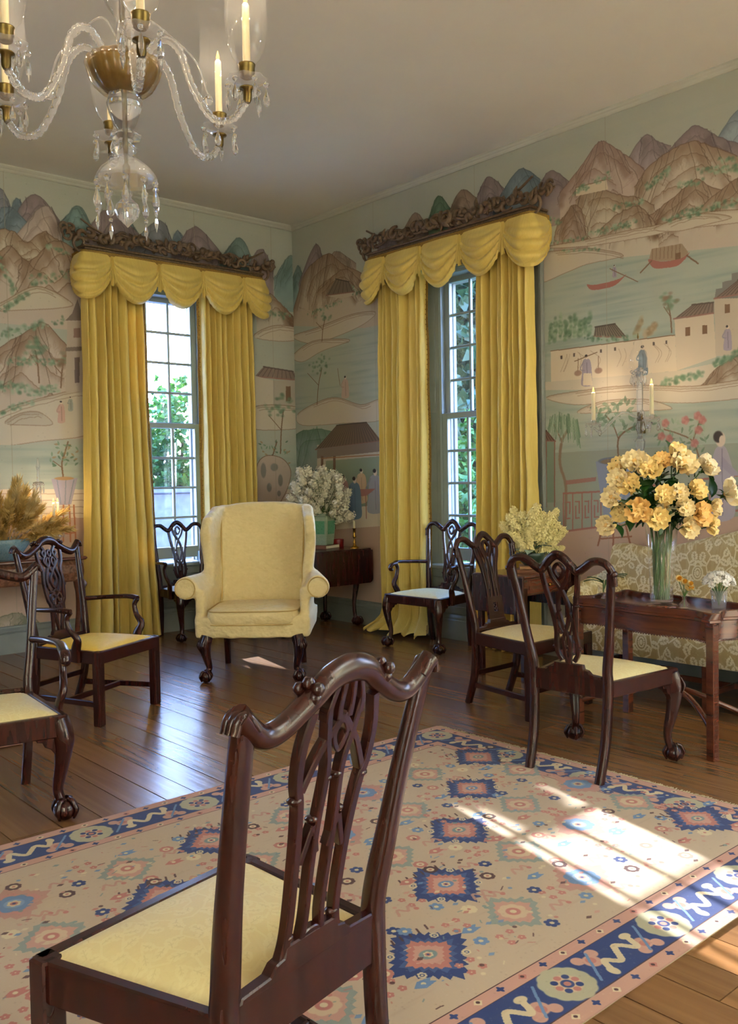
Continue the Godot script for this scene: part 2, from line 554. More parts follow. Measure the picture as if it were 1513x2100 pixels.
	# outdoors
	M.grass = textured(noise_tex(256, 0.04, [Color(0.16, 0.26, 0.08), Color(0.26, 0.38, 0.13)], 81), 0.9, Vector3(0.5, 0.5, 0.5))
	M.paving = textured(noise_tex(256, 0.02, [Color(0.42, 0.42, 0.44), Color(0.55, 0.55, 0.58)], 82), 0.85, Vector3(0.5, 0.5, 0.5))
	M.slate = textured(noise_tex(256, 0.02, [Color(0.3, 0.32, 0.38), Color(0.42, 0.44, 0.5)], 83), 0.7, Vector3(0.4, 0.4, 0.4))
	M.brick_wall = textured(noise_tex(256, 0.03, [Color(0.42, 0.42, 0.5), Color(0.52, 0.52, 0.6)], 84), 0.85, Vector3(0.5, 0.5, 0.5))
	M.bark = textured(noise_tex(128, 0.04, [Color(0.14, 0.1, 0.07), Color(0.24, 0.19, 0.13)], 85), 0.9, Vector3(2, 2, 2))
	M.tree_leaf = []
	for c in [Color(0.13, 0.24, 0.14), Color(0.2, 0.36, 0.12), Color(0.12, 0.2, 0.15)]:
		var l := plain(c, 0.5)
		l.backlight_enabled = true
		l.backlight = Color(c.r * 0.9, c.g * 0.9, c.b * 0.5) if c.g > 0.3 else Color(c.r * 0.35, c.g * 0.35, c.b * 0.3)
		M.tree_leaf.append(l)
	M.fringe = plain(Color(0.62, 0.55, 0.42), 0.9)
	M.lamp_shade = plain(Color(0.9, 0.85, 0.72), 0.8)
	M.lamp_shade.backlight_enabled = true
	M.lamp_shade.backlight = Color(0.8, 0.72, 0.55)
	M.bulb = plain(Color.WHITE)
	M.bulb.emission_enabled = true
	M.bulb.emission = Color(1.0, 0.86, 0.66)
	M.bulb.emission_energy_multiplier = 6.0

# woven leaf-and-scroll figure in two tones; faint > 0 makes the figure low in contrast
func damask(ground: Color, figure: Color, seed_n: int, faint: float) -> Texture2D:
	var p := Painter.new(512, 512, ground, seed_n)
	p.wrap = true
	var fig := figure
	var dark := ground.darkened(0.12 * (1.0 - faint))
	var rr := RandomNumberGenerator.new()
	rr.seed = seed_n
	# one half drop repeat, mirrored about its own middle: a crowned fruit in a frame of serrated leaves and scrolling stems
	for rep in [Vector2(0, 0), Vector2(256, 128), Vector2(0, 256), Vector2(256, 384)]:
		var c: Vector2 = rep + Vector2(128, 128)
		for mir in [1.0, -1.0]:
			for stem in [[0, 118, 44, 96, 84, 50, 76, -6, 104, -60, 128, -96], [10, 60, 40, 44, 52, 8, 40, -40, 62, -84, 40, -112], [128, 110, 96, 84, 104, 30, 122, 0]]:
				var line := []
				for k in range(0, stem.size(), 2):
					line.append(c + Vector2(stem[k] * mir, stem[k + 1]))
				p.stroke(line, 7, fig, 1.0, 0.2)
			for q in [[30, 100, 0.9, 52], [62, 78, -0.4, 50], [84, 44, 0.7, 48], [78, 10, -2.4, 40], [82, -16, -0.3, 50], [100, -52, -1.9, 46], [108, -70, 0.5, 44], [44, 30, -2.2, 34], [48, -4, 0.3, 40], [40, -44, -2.7, 34], [56, -74, -0.2, 38], [40, -104, -1.2, 40], [16, -60, -1.4, 46], [104, 96, 2.4, 40], [104, 40, 1.9, 44], [20, 66, 2.2, 36], [116, 8, 1.2, 38], [14, 30, -0.9, 34]]:
				var at: Vector2 = c + Vector2(q[0] * mir, q[1])
				var dir := Vector2(cos(q[2]) * mir, sin(q[2]))
				p.leaf(at, dir, q[3], q[3] * 0.5, fig, 1.0)
				for e in 4:
					var w: float = sin(PI * (0.25 + 0.2 * e)) * q[3] * 0.24
					for sd in [-1.0, 1.0]:
						p.blob(at + dir * (q[3] * (0.2 + 0.2 * e)) + dir.orthogonal() * w * sd, Vector2(6, 5), fig, 1.0)
				p.stroke([at + dir * 4.0, at + dir * q[3] * 0.8], 3, dark, 0.9, 0.3)
				for e in 2:
					p.stroke([at + dir * q[3] * (0.3 + 0.25 * e), at + dir * q[3] * (0.45 + 0.25 * e) + dir.orthogonal() * q[3] * 0.14], 2, dark, 0.8)
					p.stroke([at + dir * q[3] * (0.3 + 0.25 * e), at + dir * q[3] * (0.45 + 0.25 * e) - dir.orthogonal() * q[3] * 0.14], 2, dark, 0.8)
		p.blob(c + Vector2(0, -6), Vector2(30, 38), fig, 1.0)
		p.blob(c + Vector2(0, -6), Vector2(22, 30), dark, 1.0)
		for a in 14:
			p.blob(c + Vector2(0, -6) + Vector2(15, 0).rotated(TAU * a / 14.0) * Vector2(0.9, 1.3), Vector2(4, 4), fig, 1.0)
		p.blob(c + Vector2(0, -6), Vector2(8, 12), fig, 1.0)
		for a in 7:
			p.blob(c + Vector2(0, -42) + Vector2(16, 0).rotated(-PI * a / 6.0), Vector2(7, 7), fig, 1.0)
	p.speckle(900, 1, 2, [ground.darkened(0.06), figure.lightened(0.04)], 0.5)
	return p.texture()

# ---------------------------------------------------------------- painting on an Image, for the hand-painted paper, the rug and woven figures
class Painter:
	var im: Image
	var w: int
	var h: int
	var rng := RandomNumberGenerator.new()
	var brushes := {}
	var wrap := false
	func _init(width: int, height: int, ground: Color, seed_n: int):
		w = width
		h = height
		im = Image.create(w, h, false, Image.FORMAT_RGBA8)
		im.fill(ground)
		rng.seed = seed_n
	func texture() -> Texture2D:
		var o := im.duplicate()
		o.convert(Image.FORMAT_RGB8)
		return ImageTexture.create_from_image(o)
	func brush(rx: int, ry: int, c: Color, a: float, soft: float) -> Image:
		var key := "%d %d %s %.2f %.1f" % [rx, ry, c.to_html(false), a, soft]
		if brushes.has(key):
			return brushes[key]
		var b := Image.create(rx * 2 + 1, ry * 2 + 1, false, Image.FORMAT_RGBA8)
		for y in ry * 2 + 1:
			for x in rx * 2 + 1:
				var d := Vector2((x - rx) / (rx + 0.5), (y - ry) / (ry + 0.5)).length()
				b.set_pixel(x, y, Color(c.r, c.g, c.b, a * clampf((1.0 - d) / max(soft, 0.02), 0.0, 1.0)))
		brushes[key] = b
		return b
	func stamp(b: Image, at: Vector2):
		var r := Rect2i(0, 0, b.get_width(), b.get_height())
		var q := Vector2i(int(at.x) - b.get_width() / 2, int(at.y) - b.get_height() / 2)
		im.blend_rect(b, r, q)
		if wrap:
			for o in [Vector2i(w, 0), Vector2i(-w, 0), Vector2i(0, h), Vector2i(0, -h)]:
				if Rect2i(q + o, r.size).intersects(Rect2i(0, 0, w, h)):
					im.blend_rect(b, r, q + o)
	func blob(at: Vector2, r: Vector2, c: Color, a: float, soft := 0.15):
		stamp(brush(max(1, int(r.x)), max(1, int(r.y)), c, a, soft), at)
	func stroke(pts: Array, width: float, c: Color, a: float, soft := 0.5):
		var r: int = max(0, int(width / 2.0))
		var b := brush(max(r, 1), max(r, 1), c, a, soft if r > 0 else 1.0)
		for i in pts.size() - 1:
			var p: Vector2 = pts[i]
			var q: Vector2 = pts[i + 1]
			var n := int(max(1.0, p.distance_to(q) / max(1.0, r * 0.8)))
			for k in n:
				stamp(b, p.lerp(q, float(k) / n))
	func leaf(at: Vector2, dir: Vector2, length: float, width: float, c: Color, a: float):
		var pts := PackedVector2Array()
		var o := dir.orthogonal()
		for k in 7:
			var t := k / 6.0
			pts.append(at + dir * length * t + o * width * 0.5 * sin(PI * pow(t, 0.8)))
		for k in range(5, 0, -1):
			var t := k / 6.0
			pts.append(at + dir * length * t - o * width * 0.5 * sin(PI * pow(t, 0.8)))
		poly(pts, c, a)
	func poly(pts: PackedVector2Array, c: Color, a := 1.0):
		var y0 := 1e9
		var y1 := -1e9
		for p in pts:
			y0 = min(y0, p.y)
			y1 = max(y1, p.y)
		if wrap:
			for o in [Vector2(w, 0), Vector2(-w, 0), Vector2(0, h), Vector2(0, -h)]:
				spans(pts, o, y0, y1, c, a)
		spans(pts, Vector2.ZERO, y0, y1, c, a)
	func spans(pts: PackedVector2Array, o: Vector2, y0: float, y1: float, c: Color, a: float):
		var strip: Image
		if a < 0.999:
			strip = Image.create(w, 1, false, Image.FORMAT_RGBA8)
			strip.fill(Color(c.r, c.g, c.b, a))
		var n := pts.size()
		for y in range(max(0, int(ceil(y0 + o.y))), min(h, int(ceil(y1 + o.y)))):
			var xs := []
			var yy := y - o.y + 0.01
			for k in n:
				var p := pts[k]
				var q := pts[(k + 1) % n]
				if (p.y <= yy) != (q.y <= yy):
					xs.append(p.x + (yy - p.y) / (q.y - p.y) * (q.x - p.x) + o.x)
			xs.sort()
			for k in range(0, xs.size() - 1, 2):
				var x0 := int(clampf(round(xs[k]), 0, w))
				var x1 := int(clampf(round(xs[k + 1]), 0, w))
				if x1 > x0:
					if strip:
						im.blend_rect(strip, Rect2i(0, 0, x1 - x0, 1), Vector2i(x0, y))
					else:
						im.fill_rect(Rect2i(x0, y, x1 - x0, 1), c)
	func speckle(n: int, r0: int, r1: int, colors: Array, a: float):
		for k in n:
			var r := rng.randi_range(r0, r1)
			blob(Vector2(rng.randf() * w, rng.randf() * h), Vector2(r, r), colors[rng.randi() % colors.size()], a, 0.8)
	# colour that fades downwards from a line, as a wash of ink
	func wash(line: Array, c: Color, a: float, length: float):
		var n := int(max(2.0, length))
		var g := Image.create(1, n, false, Image.FORMAT_RGBA8)
		for y in n:
			var t := 1.0 - float(y) / n
			g.set_pixel(0, y, Color(c.r, c.g, c.b, a * t * t))
		for i in line.size() - 1:
			var p: Vector2 = line[i]
			var q: Vector2 = line[i + 1]
			if q.x < p.x:
				var s := p
				p = q
				q = s
			for x in range(int(ceil(p.x)), int(ceil(q.x))):
				if x >= 0 and x < w:
					var y = p.y + (q.y - p.y) * (x - p.x) / max(0.001, q.x - p.x)
					var l := int(n * (0.75 + 0.25 * sin(x * 0.13) * sin(x * 0.037)))
					im.blend_rect(g, Rect2i(0, 0, 1, l), Vector2i(x, int(y)))
	func bank(n: int, colors: Array, area: Array, r0: float, r1: float, a: float):
		# tufts of foliage within a polyline band: area = [from, to, half height]
		for k in n:
			var t := rng.randf()
			var p: Vector2 = area[0].lerp(area[1], t) + Vector2(rng.randf_range(-1, 1) * 4, rng.randf_range(-1, 1) * area[2])
			var r := rng.randf_range(r0, r1)
			blob(p, Vector2(r, r * rng.randf_range(0.7, 1.2)), colors[rng.randi() % colors.size()], a, 0.9)

# ---------------------------------------------------------------- hand-painted landscape paper
const TAN := Color(0.78, 0.735, 0.665)
const PINK := Color(0.72, 0.645, 0.60)
const BROWN := Color(0.46, 0.35, 0.26)
const PURPLE := Color(0.53, 0.46, 0.46)
const SLATE := Color(0.43, 0.49, 0.53)
const TEAL := Color(0.46, 0.55, 0.53)
const LEAF1 := Color(0.44, 0.55, 0.44)
const LEAF2 := Color(0.32, 0.43, 0.33)
const LEAF3 := Color(0.60, 0.67, 0.57)
const WATER := Color(0.665, 0.69, 0.635)
const DEEP := Color(0.52, 0.575, 0.55)
const CLAY := Color(0.72, 0.60, 0.52)
const RED := Color(0.62, 0.40, 0.36)
const LILAC := Color(0.62, 0.58, 0.63)
const PALE := Color(0.83, 0.77, 0.68)

var mp: Painter
var mural_map: Callable

func pt(x: float, y: float) -> Vector2:
	return mural_map.call(x, y)
func pts_of(flat: Array) -> Array:
	var out := []
	for k in range(0, flat.size(), 2):
		out.append(pt(flat[k], flat[k + 1]))
	return out
func area(flat: Array, c: Color, a := 1.0):
	mp.poly(PackedVector2Array(pts_of(flat)), c, a)
func soft_area(flat: Array, c: Color, a := 1.0):
	mp.poly(PackedVector2Array(smooth_path(pts_of(flat), 5, true)), c, a)
func ink(flat: Array, width: float, c: Color, a := 0.7):
	mp.stroke(smooth_path(pts_of(flat), 6) if flat.size() > 4 else pts_of(flat), width, c, a)
func hill(flat: Array, drop: float, body: Color, line: Color, inner := 3):
	# a ridge with its body below, folds inside it and ink along the edges
	var ridge := smooth_path(pts_of(flat), 6)
	for k in ridge.size():
		ridge[k] += Vector2(mp.rng.randf_range(-1, 1), mp.rng.randf_range(-2.0, 2.0))
	var low := -1e9
	for p in ridge:
		low = max(low, p.y)
	var first: Vector2 = ridge[0]
	var last: Vector2 = ridge[ridge.size() - 1]
	var shape := PackedVector2Array(ridge)
	shape.append(Vector2(last.x, low + drop))
	shape.append(Vector2(first.x, low + drop))
	mp.poly(shape, body)
	var foot := Vector2((first.x + last.x) * 0.5, low + drop * 0.7)
	mp.wash(ridge, line, 0.68, 30 + absf(last.x - first.x) * 0.14)
	for j in inner:
		var s := 0.84 - 0.19 * j
		var shift := Vector2(mp.rng.randf_range(-0.16, 0.16) * absf(last.x - first.x), 0)
		var sub := []
		var a := int(ridge.size() * mp.rng.randf_range(0.0, 0.15))
		var b := int(ridge.size() * mp.rng.randf_range(0.8, 1.0))
		for k in range(a, b):
			sub.append(foot + shift + (ridge[k] - foot) * s + Vector2(mp.rng.randf_range(-1.5, 1.5), mp.rng.randf_range(-2, 2)))
		if sub.size() > 2:
			mp.wash(sub, line, 0.34, 16 + absf(last.x - first.x) * 0.07)
			mp.stroke(sub, 2, line.darkened(0.1), 0.26)
	mp.stroke(ridge, 2, line.darkened(0.15), 0.34)
	# fold lines that run down from the ridge, shaded along one side
	var span := absf(last.x - first.x)
	for k in int(2 + span / 26.0):
		var i := mp.rng.randi() % ridge.size()
		var p: Vector2 = ridge[i]
		var away := signf(p.x - foot.x + 0.01) * mp.rng.randf_range(0.3, 1.1)
		var reach := (low + drop * 0.55 - p.y) * mp.rng.randf_range(0.4, 0.95)
		var fl := []
		for j in 6:
			var t := j / 5.0
			fl.append(p + Vector2(away * reach * 0.55 * t + mp.rng.randf_range(-4, 4), reach * t + mp.rng.randf_range(-3, 3)))
		fl = smooth_path(fl, 4)
		for j in 3:
			var sh := []
			for q in fl:
				sh.append(q + Vector2(-signf(away) * (3 + 5 * j), 4 + 3 * j))
			mp.stroke(sh, 8 + 7 * j, line, 0.075, 1.0)
		mp.stroke(fl, 2, line.darkened(0.3), 0.34)
	# dry-brush marks down the slopes, mist at the foot
	for k in int(10 + absf(last.x - first.x) * 0.22):
		var i := mp.rng.randi() % ridge.size()
		var p: Vector2 = ridge[i]
		var to: Vector2 = foot + (p - foot) * mp.rng.randf_range(0.3, 0.7)
		var s0 := p.lerp(to, mp.rng.randf_range(0.05, 0.6))
		var s1 := s0 + (to - p) * mp.rng.randf_range(0.12, 0.3) + Vector2(mp.rng.randf_range(-9, 9), 0)
		mp.stroke(smooth_path([s0, (s0 + s1) * 0.5 + Vector2(mp.rng.randf_range(-5, 5), 0), s1], 4), mp.rng.randi_range(2, 6), line.lerp(body, 0.35), 0.22, 1.0)
	for k in 5:
		mp.blob(Vector2(lerpf(first.x, last.x, mp.rng.randf()), low + drop * mp.rng.randf_range(0.4, 0.95)), Vector2(absf(last.x - first.x) * 0.2, 12), Color(0.78, 0.75, 0.68), 0.18, 1.0)
func tufts(x0: float, y0: float, x1: float, y1: float, hh: float, n: int, cols := [LEAF1, LEAF2, LEAF3], r0 := 3.0, r1 := 8.0):
	mp.bank(n, cols, [pt(x0, y0), pt(x1, y1), hh], r0, r1, 0.72)
func shore(flat: Array, body: Color):
	# a spit of land: a closed outline, ink on its lower edge
	var o := smooth_path(pts_of(flat), 5, true)
	mp.poly(PackedVector2Array(o), body)
	mp.wash(o.slice(0, o.size() / 2), BROWN, 0.3, 14)
	mp.stroke(o, 2, BROWN, 0.3)
	for k in 2:
		var s := []
		for i in range(int(o.size() * 0.1), int(o.size() * 0.45)):
			s.append(o[i] + Vector2(k * 6, 6 + 7 * k + mp.rng.randf_range(-2, 2)))
		if s.size() > 2:
			mp.stroke(s, 2, BROWN, 0.25)
func person(x: float, y: float, tall: float, robe: Color, hair := Color(0.2, 0.17, 0.16)):
	# a small robed figure: x, y at the feet, tall in photograph pixels
	soft_area([x - tall * 0.11, y - tall * 0.78, x + tall * 0.1, y - tall * 0.78, x + tall * 0.16, y - tall * 0.3, x + tall * 0.14, y, x - tall * 0.16, y, x - tall * 0.15, y - tall * 0.35], robe)
	ink([x - tall * 0.1, y - tall * 0.74, x - tall * 0.2, y - tall * 0.5, x - tall * 0.05, y - tall * 0.45], tall * 0.09, robe.darkened(0.08), 0.9)
	ink([x, y - tall * 0.7, x + 0.02 * tall, y - tall * 0.05], 2, robe.darkened(0.3), 0.5)
	var hd := pt(x, y - tall * 0.88)
	var s := pt(x, y - tall).distance_to(pt(x, y)) * 0.068
	mp.blob(hd, Vector2(s, s * 1.25), Color(0.85, 0.77, 0.69), 1.0, 0.2)
	mp.blob(hd + Vector2(-s * 0.35, -s * 0.55), Vector2(s * 0.95, s * 0.8), hair, 1.0, 0.3)
func roof(flat: Array, ribs: int, c: Color):
	# four corners: eave left, ridge left, ridge right, eave right
	area(flat, c)
	var q := pts_of(flat)
	for k in ribs:
		var t := (k + 0.5) / ribs
		mp.stroke([q[1].lerp(q[2], t), q[0].lerp(q[3], t)], 2, c.darkened(0.3), 0.8)
	mp.stroke([q[1], q[2]], 4, c.darkened(0.35), 0.9)
	mp.stroke([q[0], q[3]], 4, RED.lerp(c, 0.5), 0.9)
func tree(x: float, y: float, tall: float, lean: float, cols: Array, n := 26):
	ink([x, y, x + lean * 0.3, y - tall * 0.4, x + lean, y - tall * 0.75], 4, BROWN, 0.8)
	ink([x + lean * 0.3, y - tall * 0.4, x - tall * 0.2, y - tall * 0.65], 3, BROWN, 0.7)
	for k in n:
		var a := mp.rng.randf() * TAU
		var q := pt(x + lean * 0.7 + cos(a) * tall * 0.3 * mp.rng.randf(), y - tall * 0.8 + sin(a) * tall * 0.24 * mp.rng.randf())
		mp.blob(q, Vector2(9, 6), cols[mp.rng.randi() % cols.size()], 0.55, 0.8)

func paint_left() -> Texture2D:
	mp = Painter.new(1080, 1080, Color(0.675, 0.685, 0.635), 7)
	mural_map = func(x, y):
		var q := on_z(x, y, 0.0)
		return Vector2((q.x + 3.6) * 300.0, (3.75 - q.y) * 300.0)
	ground_tone(1080)
	for k in 2:
		# the part left of the frame goes on in the same manner
		var o := -330.0 * (1 - k)
		for f in [[0, 470, 0, 431, 25, 427, 60, 462, SLATE], [30, 487, 93, 421, 127, 475, PINK], [131, 475, 154, 427, 182, 472, TEAL], [172, 480, 222, 431, 296, 490, PURPLE], [262, 505, 328, 452, 362, 515, SLATE.lerp(PURPLE, 0.4)], [351, 500, 364, 472, 382, 498, SLATE], [352, 520, 402, 465, 466, 535, PURPLE], [450, 530, 491, 487, 522, 540, TEAL.darkened(0.1)], [510, 540, 535, 510, 560, 548, PURPLE], [562, 570, 596, 524, 625, 575, TEAL]]:
			var c: Color = f[f.size() - 1]
			var fl := []
			for i in range(0, f.size() - 1, 2):
				fl.append(f[i] + o)
				fl.append(f[i + 1] + o * 0.2)
			hill(fl, 90, c.lightened(0.12), c.darkened(0.18), 2)
		var oy := o * 0.15
		hill([-20 + o, 470 + oy, 25 + o, 473 + oy, 55 + o, 496 + oy, 89 + o, 475 + oy, 118 + o, 492 + oy, 170 + o, 520 + oy], 130, TAN, BROWN, 3)
		hill([-40 + o, 560 + oy, 15 + o, 505 + oy, 60 + o, 535 + oy, 110 + o, 494 + oy, 160 + o, 515 + oy, 230 + o, 560 + oy], 110, TAN.lerp(PINK, 0.5), BROWN, 3)
		tufts(-10 + o, 515 + oy, 30 + o, 600 + oy, 12, 40)
		tufts(60 + o, 575 + oy, 168 + o, 560 + oy, 12, 50)
		shore([-60 + o, 640 + oy, 0 + o, 622 + oy, 76 + o, 587 + oy, 148 + o, 622 + oy, 120 + o, 632 + oy, 40 + o, 636 + oy], TAN)
		hill([-60 + o, 760 + oy, 0 + o, 712 + oy, 63 + o, 676 + oy, 93 + o, 662 + oy, 140 + o, 712 + oy, 190 + o, 740 + oy], 150, TAN.lerp(PINK, 0.5), BROWN, 4)
		tufts(-10 + o, 690 + oy, 130 + o, 655 + oy, 9, 60)
		tufts(0 + o, 790 + oy, 60 + o, 800 + oy, 12, 50)
		tufts(55 + o, 808 + oy, 120 + o, 795 + oy, 8, 40)
		tree(80 + o, 785 + oy, 90, -8, [LEAF1, LEAF2])
		tree(125 + o, 795 + oy, 70, 5, [BROWN, LEAF1, BROWN.lightened(0.2)])
		shore([-60 + o, 880 + oy, 10 + o, 840 + oy, 90 + o, 815 + oy, 180 + o, 803 + oy, 190 + o, 885 + oy, 80 + o, 905 + oy, -20 + o, 915 + oy], TAN)
		shore([10 + o, 868 + oy, 40 + o, 848 + oy, 80 + o, 845 + oy, 108 + o, 870 + oy, 60 + o, 872 + oy], TAN.darkened(0.06))
	for q in [[0, 640, 60, 600, 6, 36], [90, 500, 165, 535, 6, 34], [0, 845, 70, 822, 6, 30], [20, 740, 120, 742, 8, 50], [530, 690, 600, 680, 6, 30], [525, 845, 600, 838, 6, 30]]:
		tufts(q[0], q[1], q[2], q[3], q[4], q[5])
	# pagoda tower and passers-by
	area([138, 659, 170, 659, 170, 803, 134, 803], Color(0.72, 0.66, 0.6))
	area([134, 657, 148, 642, 159, 613, 172, 657], Color(0.5, 0.44, 0.4))
	area([135, 712, 172, 710, 172, 719, 134, 720], Color(0.5, 0.44, 0.4))
	area([151, 673, 165, 672, 165, 692, 151, 692], Color(0.56, 0.45, 0.4))
	area([153, 733, 163, 732, 163, 784, 153, 785], Color(0.42, 0.36, 0.34))
	person(126, 866, 46, Color(0.76, 0.62, 0.56))
	person(145, 842, 30, Color(0.6, 0.62, 0.58))
	# water, terrace wall, floor
	water_band(-600, 700, 912, 1004, 0.0)
	area([-700, 1003, 640, 1003, 640, 1062, -700, 1072], PALE)
	for k in 4:
		ink([-700, 1014 + 14 * k, 640, 1012 + 13 * k], 2, BROWN, 0.25)
	area([-700, 1064, 640, 1060, 640, 1320, -700, 1330], CLAY)
	hill([-20, 1272, 30, 1257, 48, 1262, 72, 1276, 110, 1282], 40, CLAY.lightened(0.15), LEAF2.lerp(BROWN, 0.5), 2)
	hill([-220, 1282, -160, 1240, -100, 1262, -40, 1284], 40, CLAY.lightened(0.15), LEAF2.lerp(BROWN, 0.5), 2)
	for k in 3:
		var x: float = [132.0, -230.0, 560.0][k]
		ink([x - 2, 982, x - 5, 950, x + 2, 925, x + 8, 905], 4, BROWN, 0.85)
		ink([x - 3, 960, x - 24, 945], 3, BROWN, 0.7)
		for a in 30:
			mp.leaf(pt(x + mp.rng.randf_range(-30, 32), 930 + mp.rng.randf_range(-24, 26)), Vector2.from_angle(mp.rng.randf() * TAU), 12, 5, [LEAF2, LEAF1, Color(0.6, 0.5, 0.36)][a % 3], 0.75)
		area([x - 27, 982, x + 27, 980, x + 14, 1034, x - 12, 1036], LILAC.lightened(0.05))
		for r in [-10, 2, 13]:
			ink([x + r * 1.5, 984, x + r * 0.7, 1034], 2, SLATE, 0.5)
		mp.blob(pt(x, 981), Vector2(26, 4), Color(0.66, 0.53, 0.38), 1.0)
		for l in [-13, -2, 10, 19]:
			ink([x + l, 1036, x + l * 1.25, 1112], 5, Color(0.64, 0.4, 0.26), 0.95)
		ink([x - 16, 1096, x + 24, 1092], 4, Color(0.64, 0.4, 0.26), 0.95)
	# strip between the window and the corner
	hill([525, 640, 545, 600, 575, 622, 610, 660], 60, TAN.darkened(0.05), BROWN, 2)
	tufts(525, 640, 610, 650, 10, 40)
	shore([520, 690, 560, 668, 610, 672, 640, 690, 580, 700], TAN)
	roof([522, 772, 540, 752, 602, 762, 612, 780], 9, Color(0.5, 0.42, 0.38))
	area([522, 770, 560, 780, 560, 836, 522, 830], TAN)
	area([560, 780, 612, 780, 612, 832, 560, 836], TAN.darkened(0.12))
	area([586, 792, 596, 792, 596, 822, 586, 823], BROWN)
	shore([515, 840, 560, 830, 640, 842, 640, 874, 520, 880], TAN)
	tree(575, 930, 120, 6, [LEAF2, LEAF1], 40)
	person(626, 860, 30, SLATE)
	# pierced garden rock
	soft_area([528, 1030, 526, 960, 545, 935, 578, 940, 596, 965, 590, 1000, 575, 1030], Color(0.74, 0.66, 0.6))
	for r in [[540, 965, 9, 20], [562, 958, 12, 10], [575, 985, 8, 16], [552, 1000, 8, 12], [572, 1012, 6, 8]]:
		mp.blob(pt(r[0], r[1]), Vector2(r[2] * 1.2, r[3] * 1.2), Color(0.52, 0.5, 0.46), 1.0, 0.25)
	ink([528, 1030, 526, 960, 545, 935, 578, 940, 596, 965, 590, 1000, 575, 1030], 3, BROWN, 0.6)
	age(1080, 1080)
	return mp.texture()

func ground_tone(w: int):
	# broad horizontal brush marks of the sky and mist
	for k in 240:
		var y := mp.rng.randf() * mp.h
		var c: Color = [Color(0.655, 0.665, 0.615), Color(0.72, 0.71, 0.65), Color(0.62, 0.645, 0.6), Color(0.73, 0.71, 0.65)][mp.rng.randi() % 4]
		mp.blob(Vector2(mp.rng.randf() * w, y), Vector2(mp.rng.randf_range(60, 220), mp.rng.randf_range(8, 30)), c, 0.16, 1.0)
func water_band(x0: float, x1: float, y0: float, y1: float, slope: float):
	area([x0, y0, x1, y0 + slope * (x1 - x0), x1, y1 + slope * (x1 - x0), x0, y1], WATER)
	for k in 70:
		var x := mp.rng.randf_range(x0, x1)
		var y := mp.rng.randf_range(y0 + 6, y1 - 6) + slope * (x - x0)
		var c: Color = [DEEP, DEEP, WATER.lightened(0.08), TEAL][mp.rng.randi() % 4]
		mp.blob(pt(x, y), Vector2(mp.rng.randf_range(50, 150), mp.rng.randf_range(3, 11)), c, 0.3, 1.0)
func age(w: int, h: int):
	# paper seams and small stains
	for k in range(1, 5):
		mp.stroke([Vector2(w * k / 4.3, 0), Vector2(w * k / 4.3, h)], 2, Color(0.6, 0.56, 0.48), 0.3)
	for k in 60:
		mp.blob(Vector2(mp.rng.randf() * w, mp.rng.randf() * h), Vector2(mp.rng.randf_range(20, 90), mp.rng.randf_range(20, 60)), [Color(0.6, 0.55, 0.42), Color(0.8, 0.76, 0.66)][k % 2], 0.07, 1.0)
	mp.speckle(1500, 1, 2, [Color(0.4, 0.34, 0.28), Color(0.86, 0.82, 0.74)], 0.14)

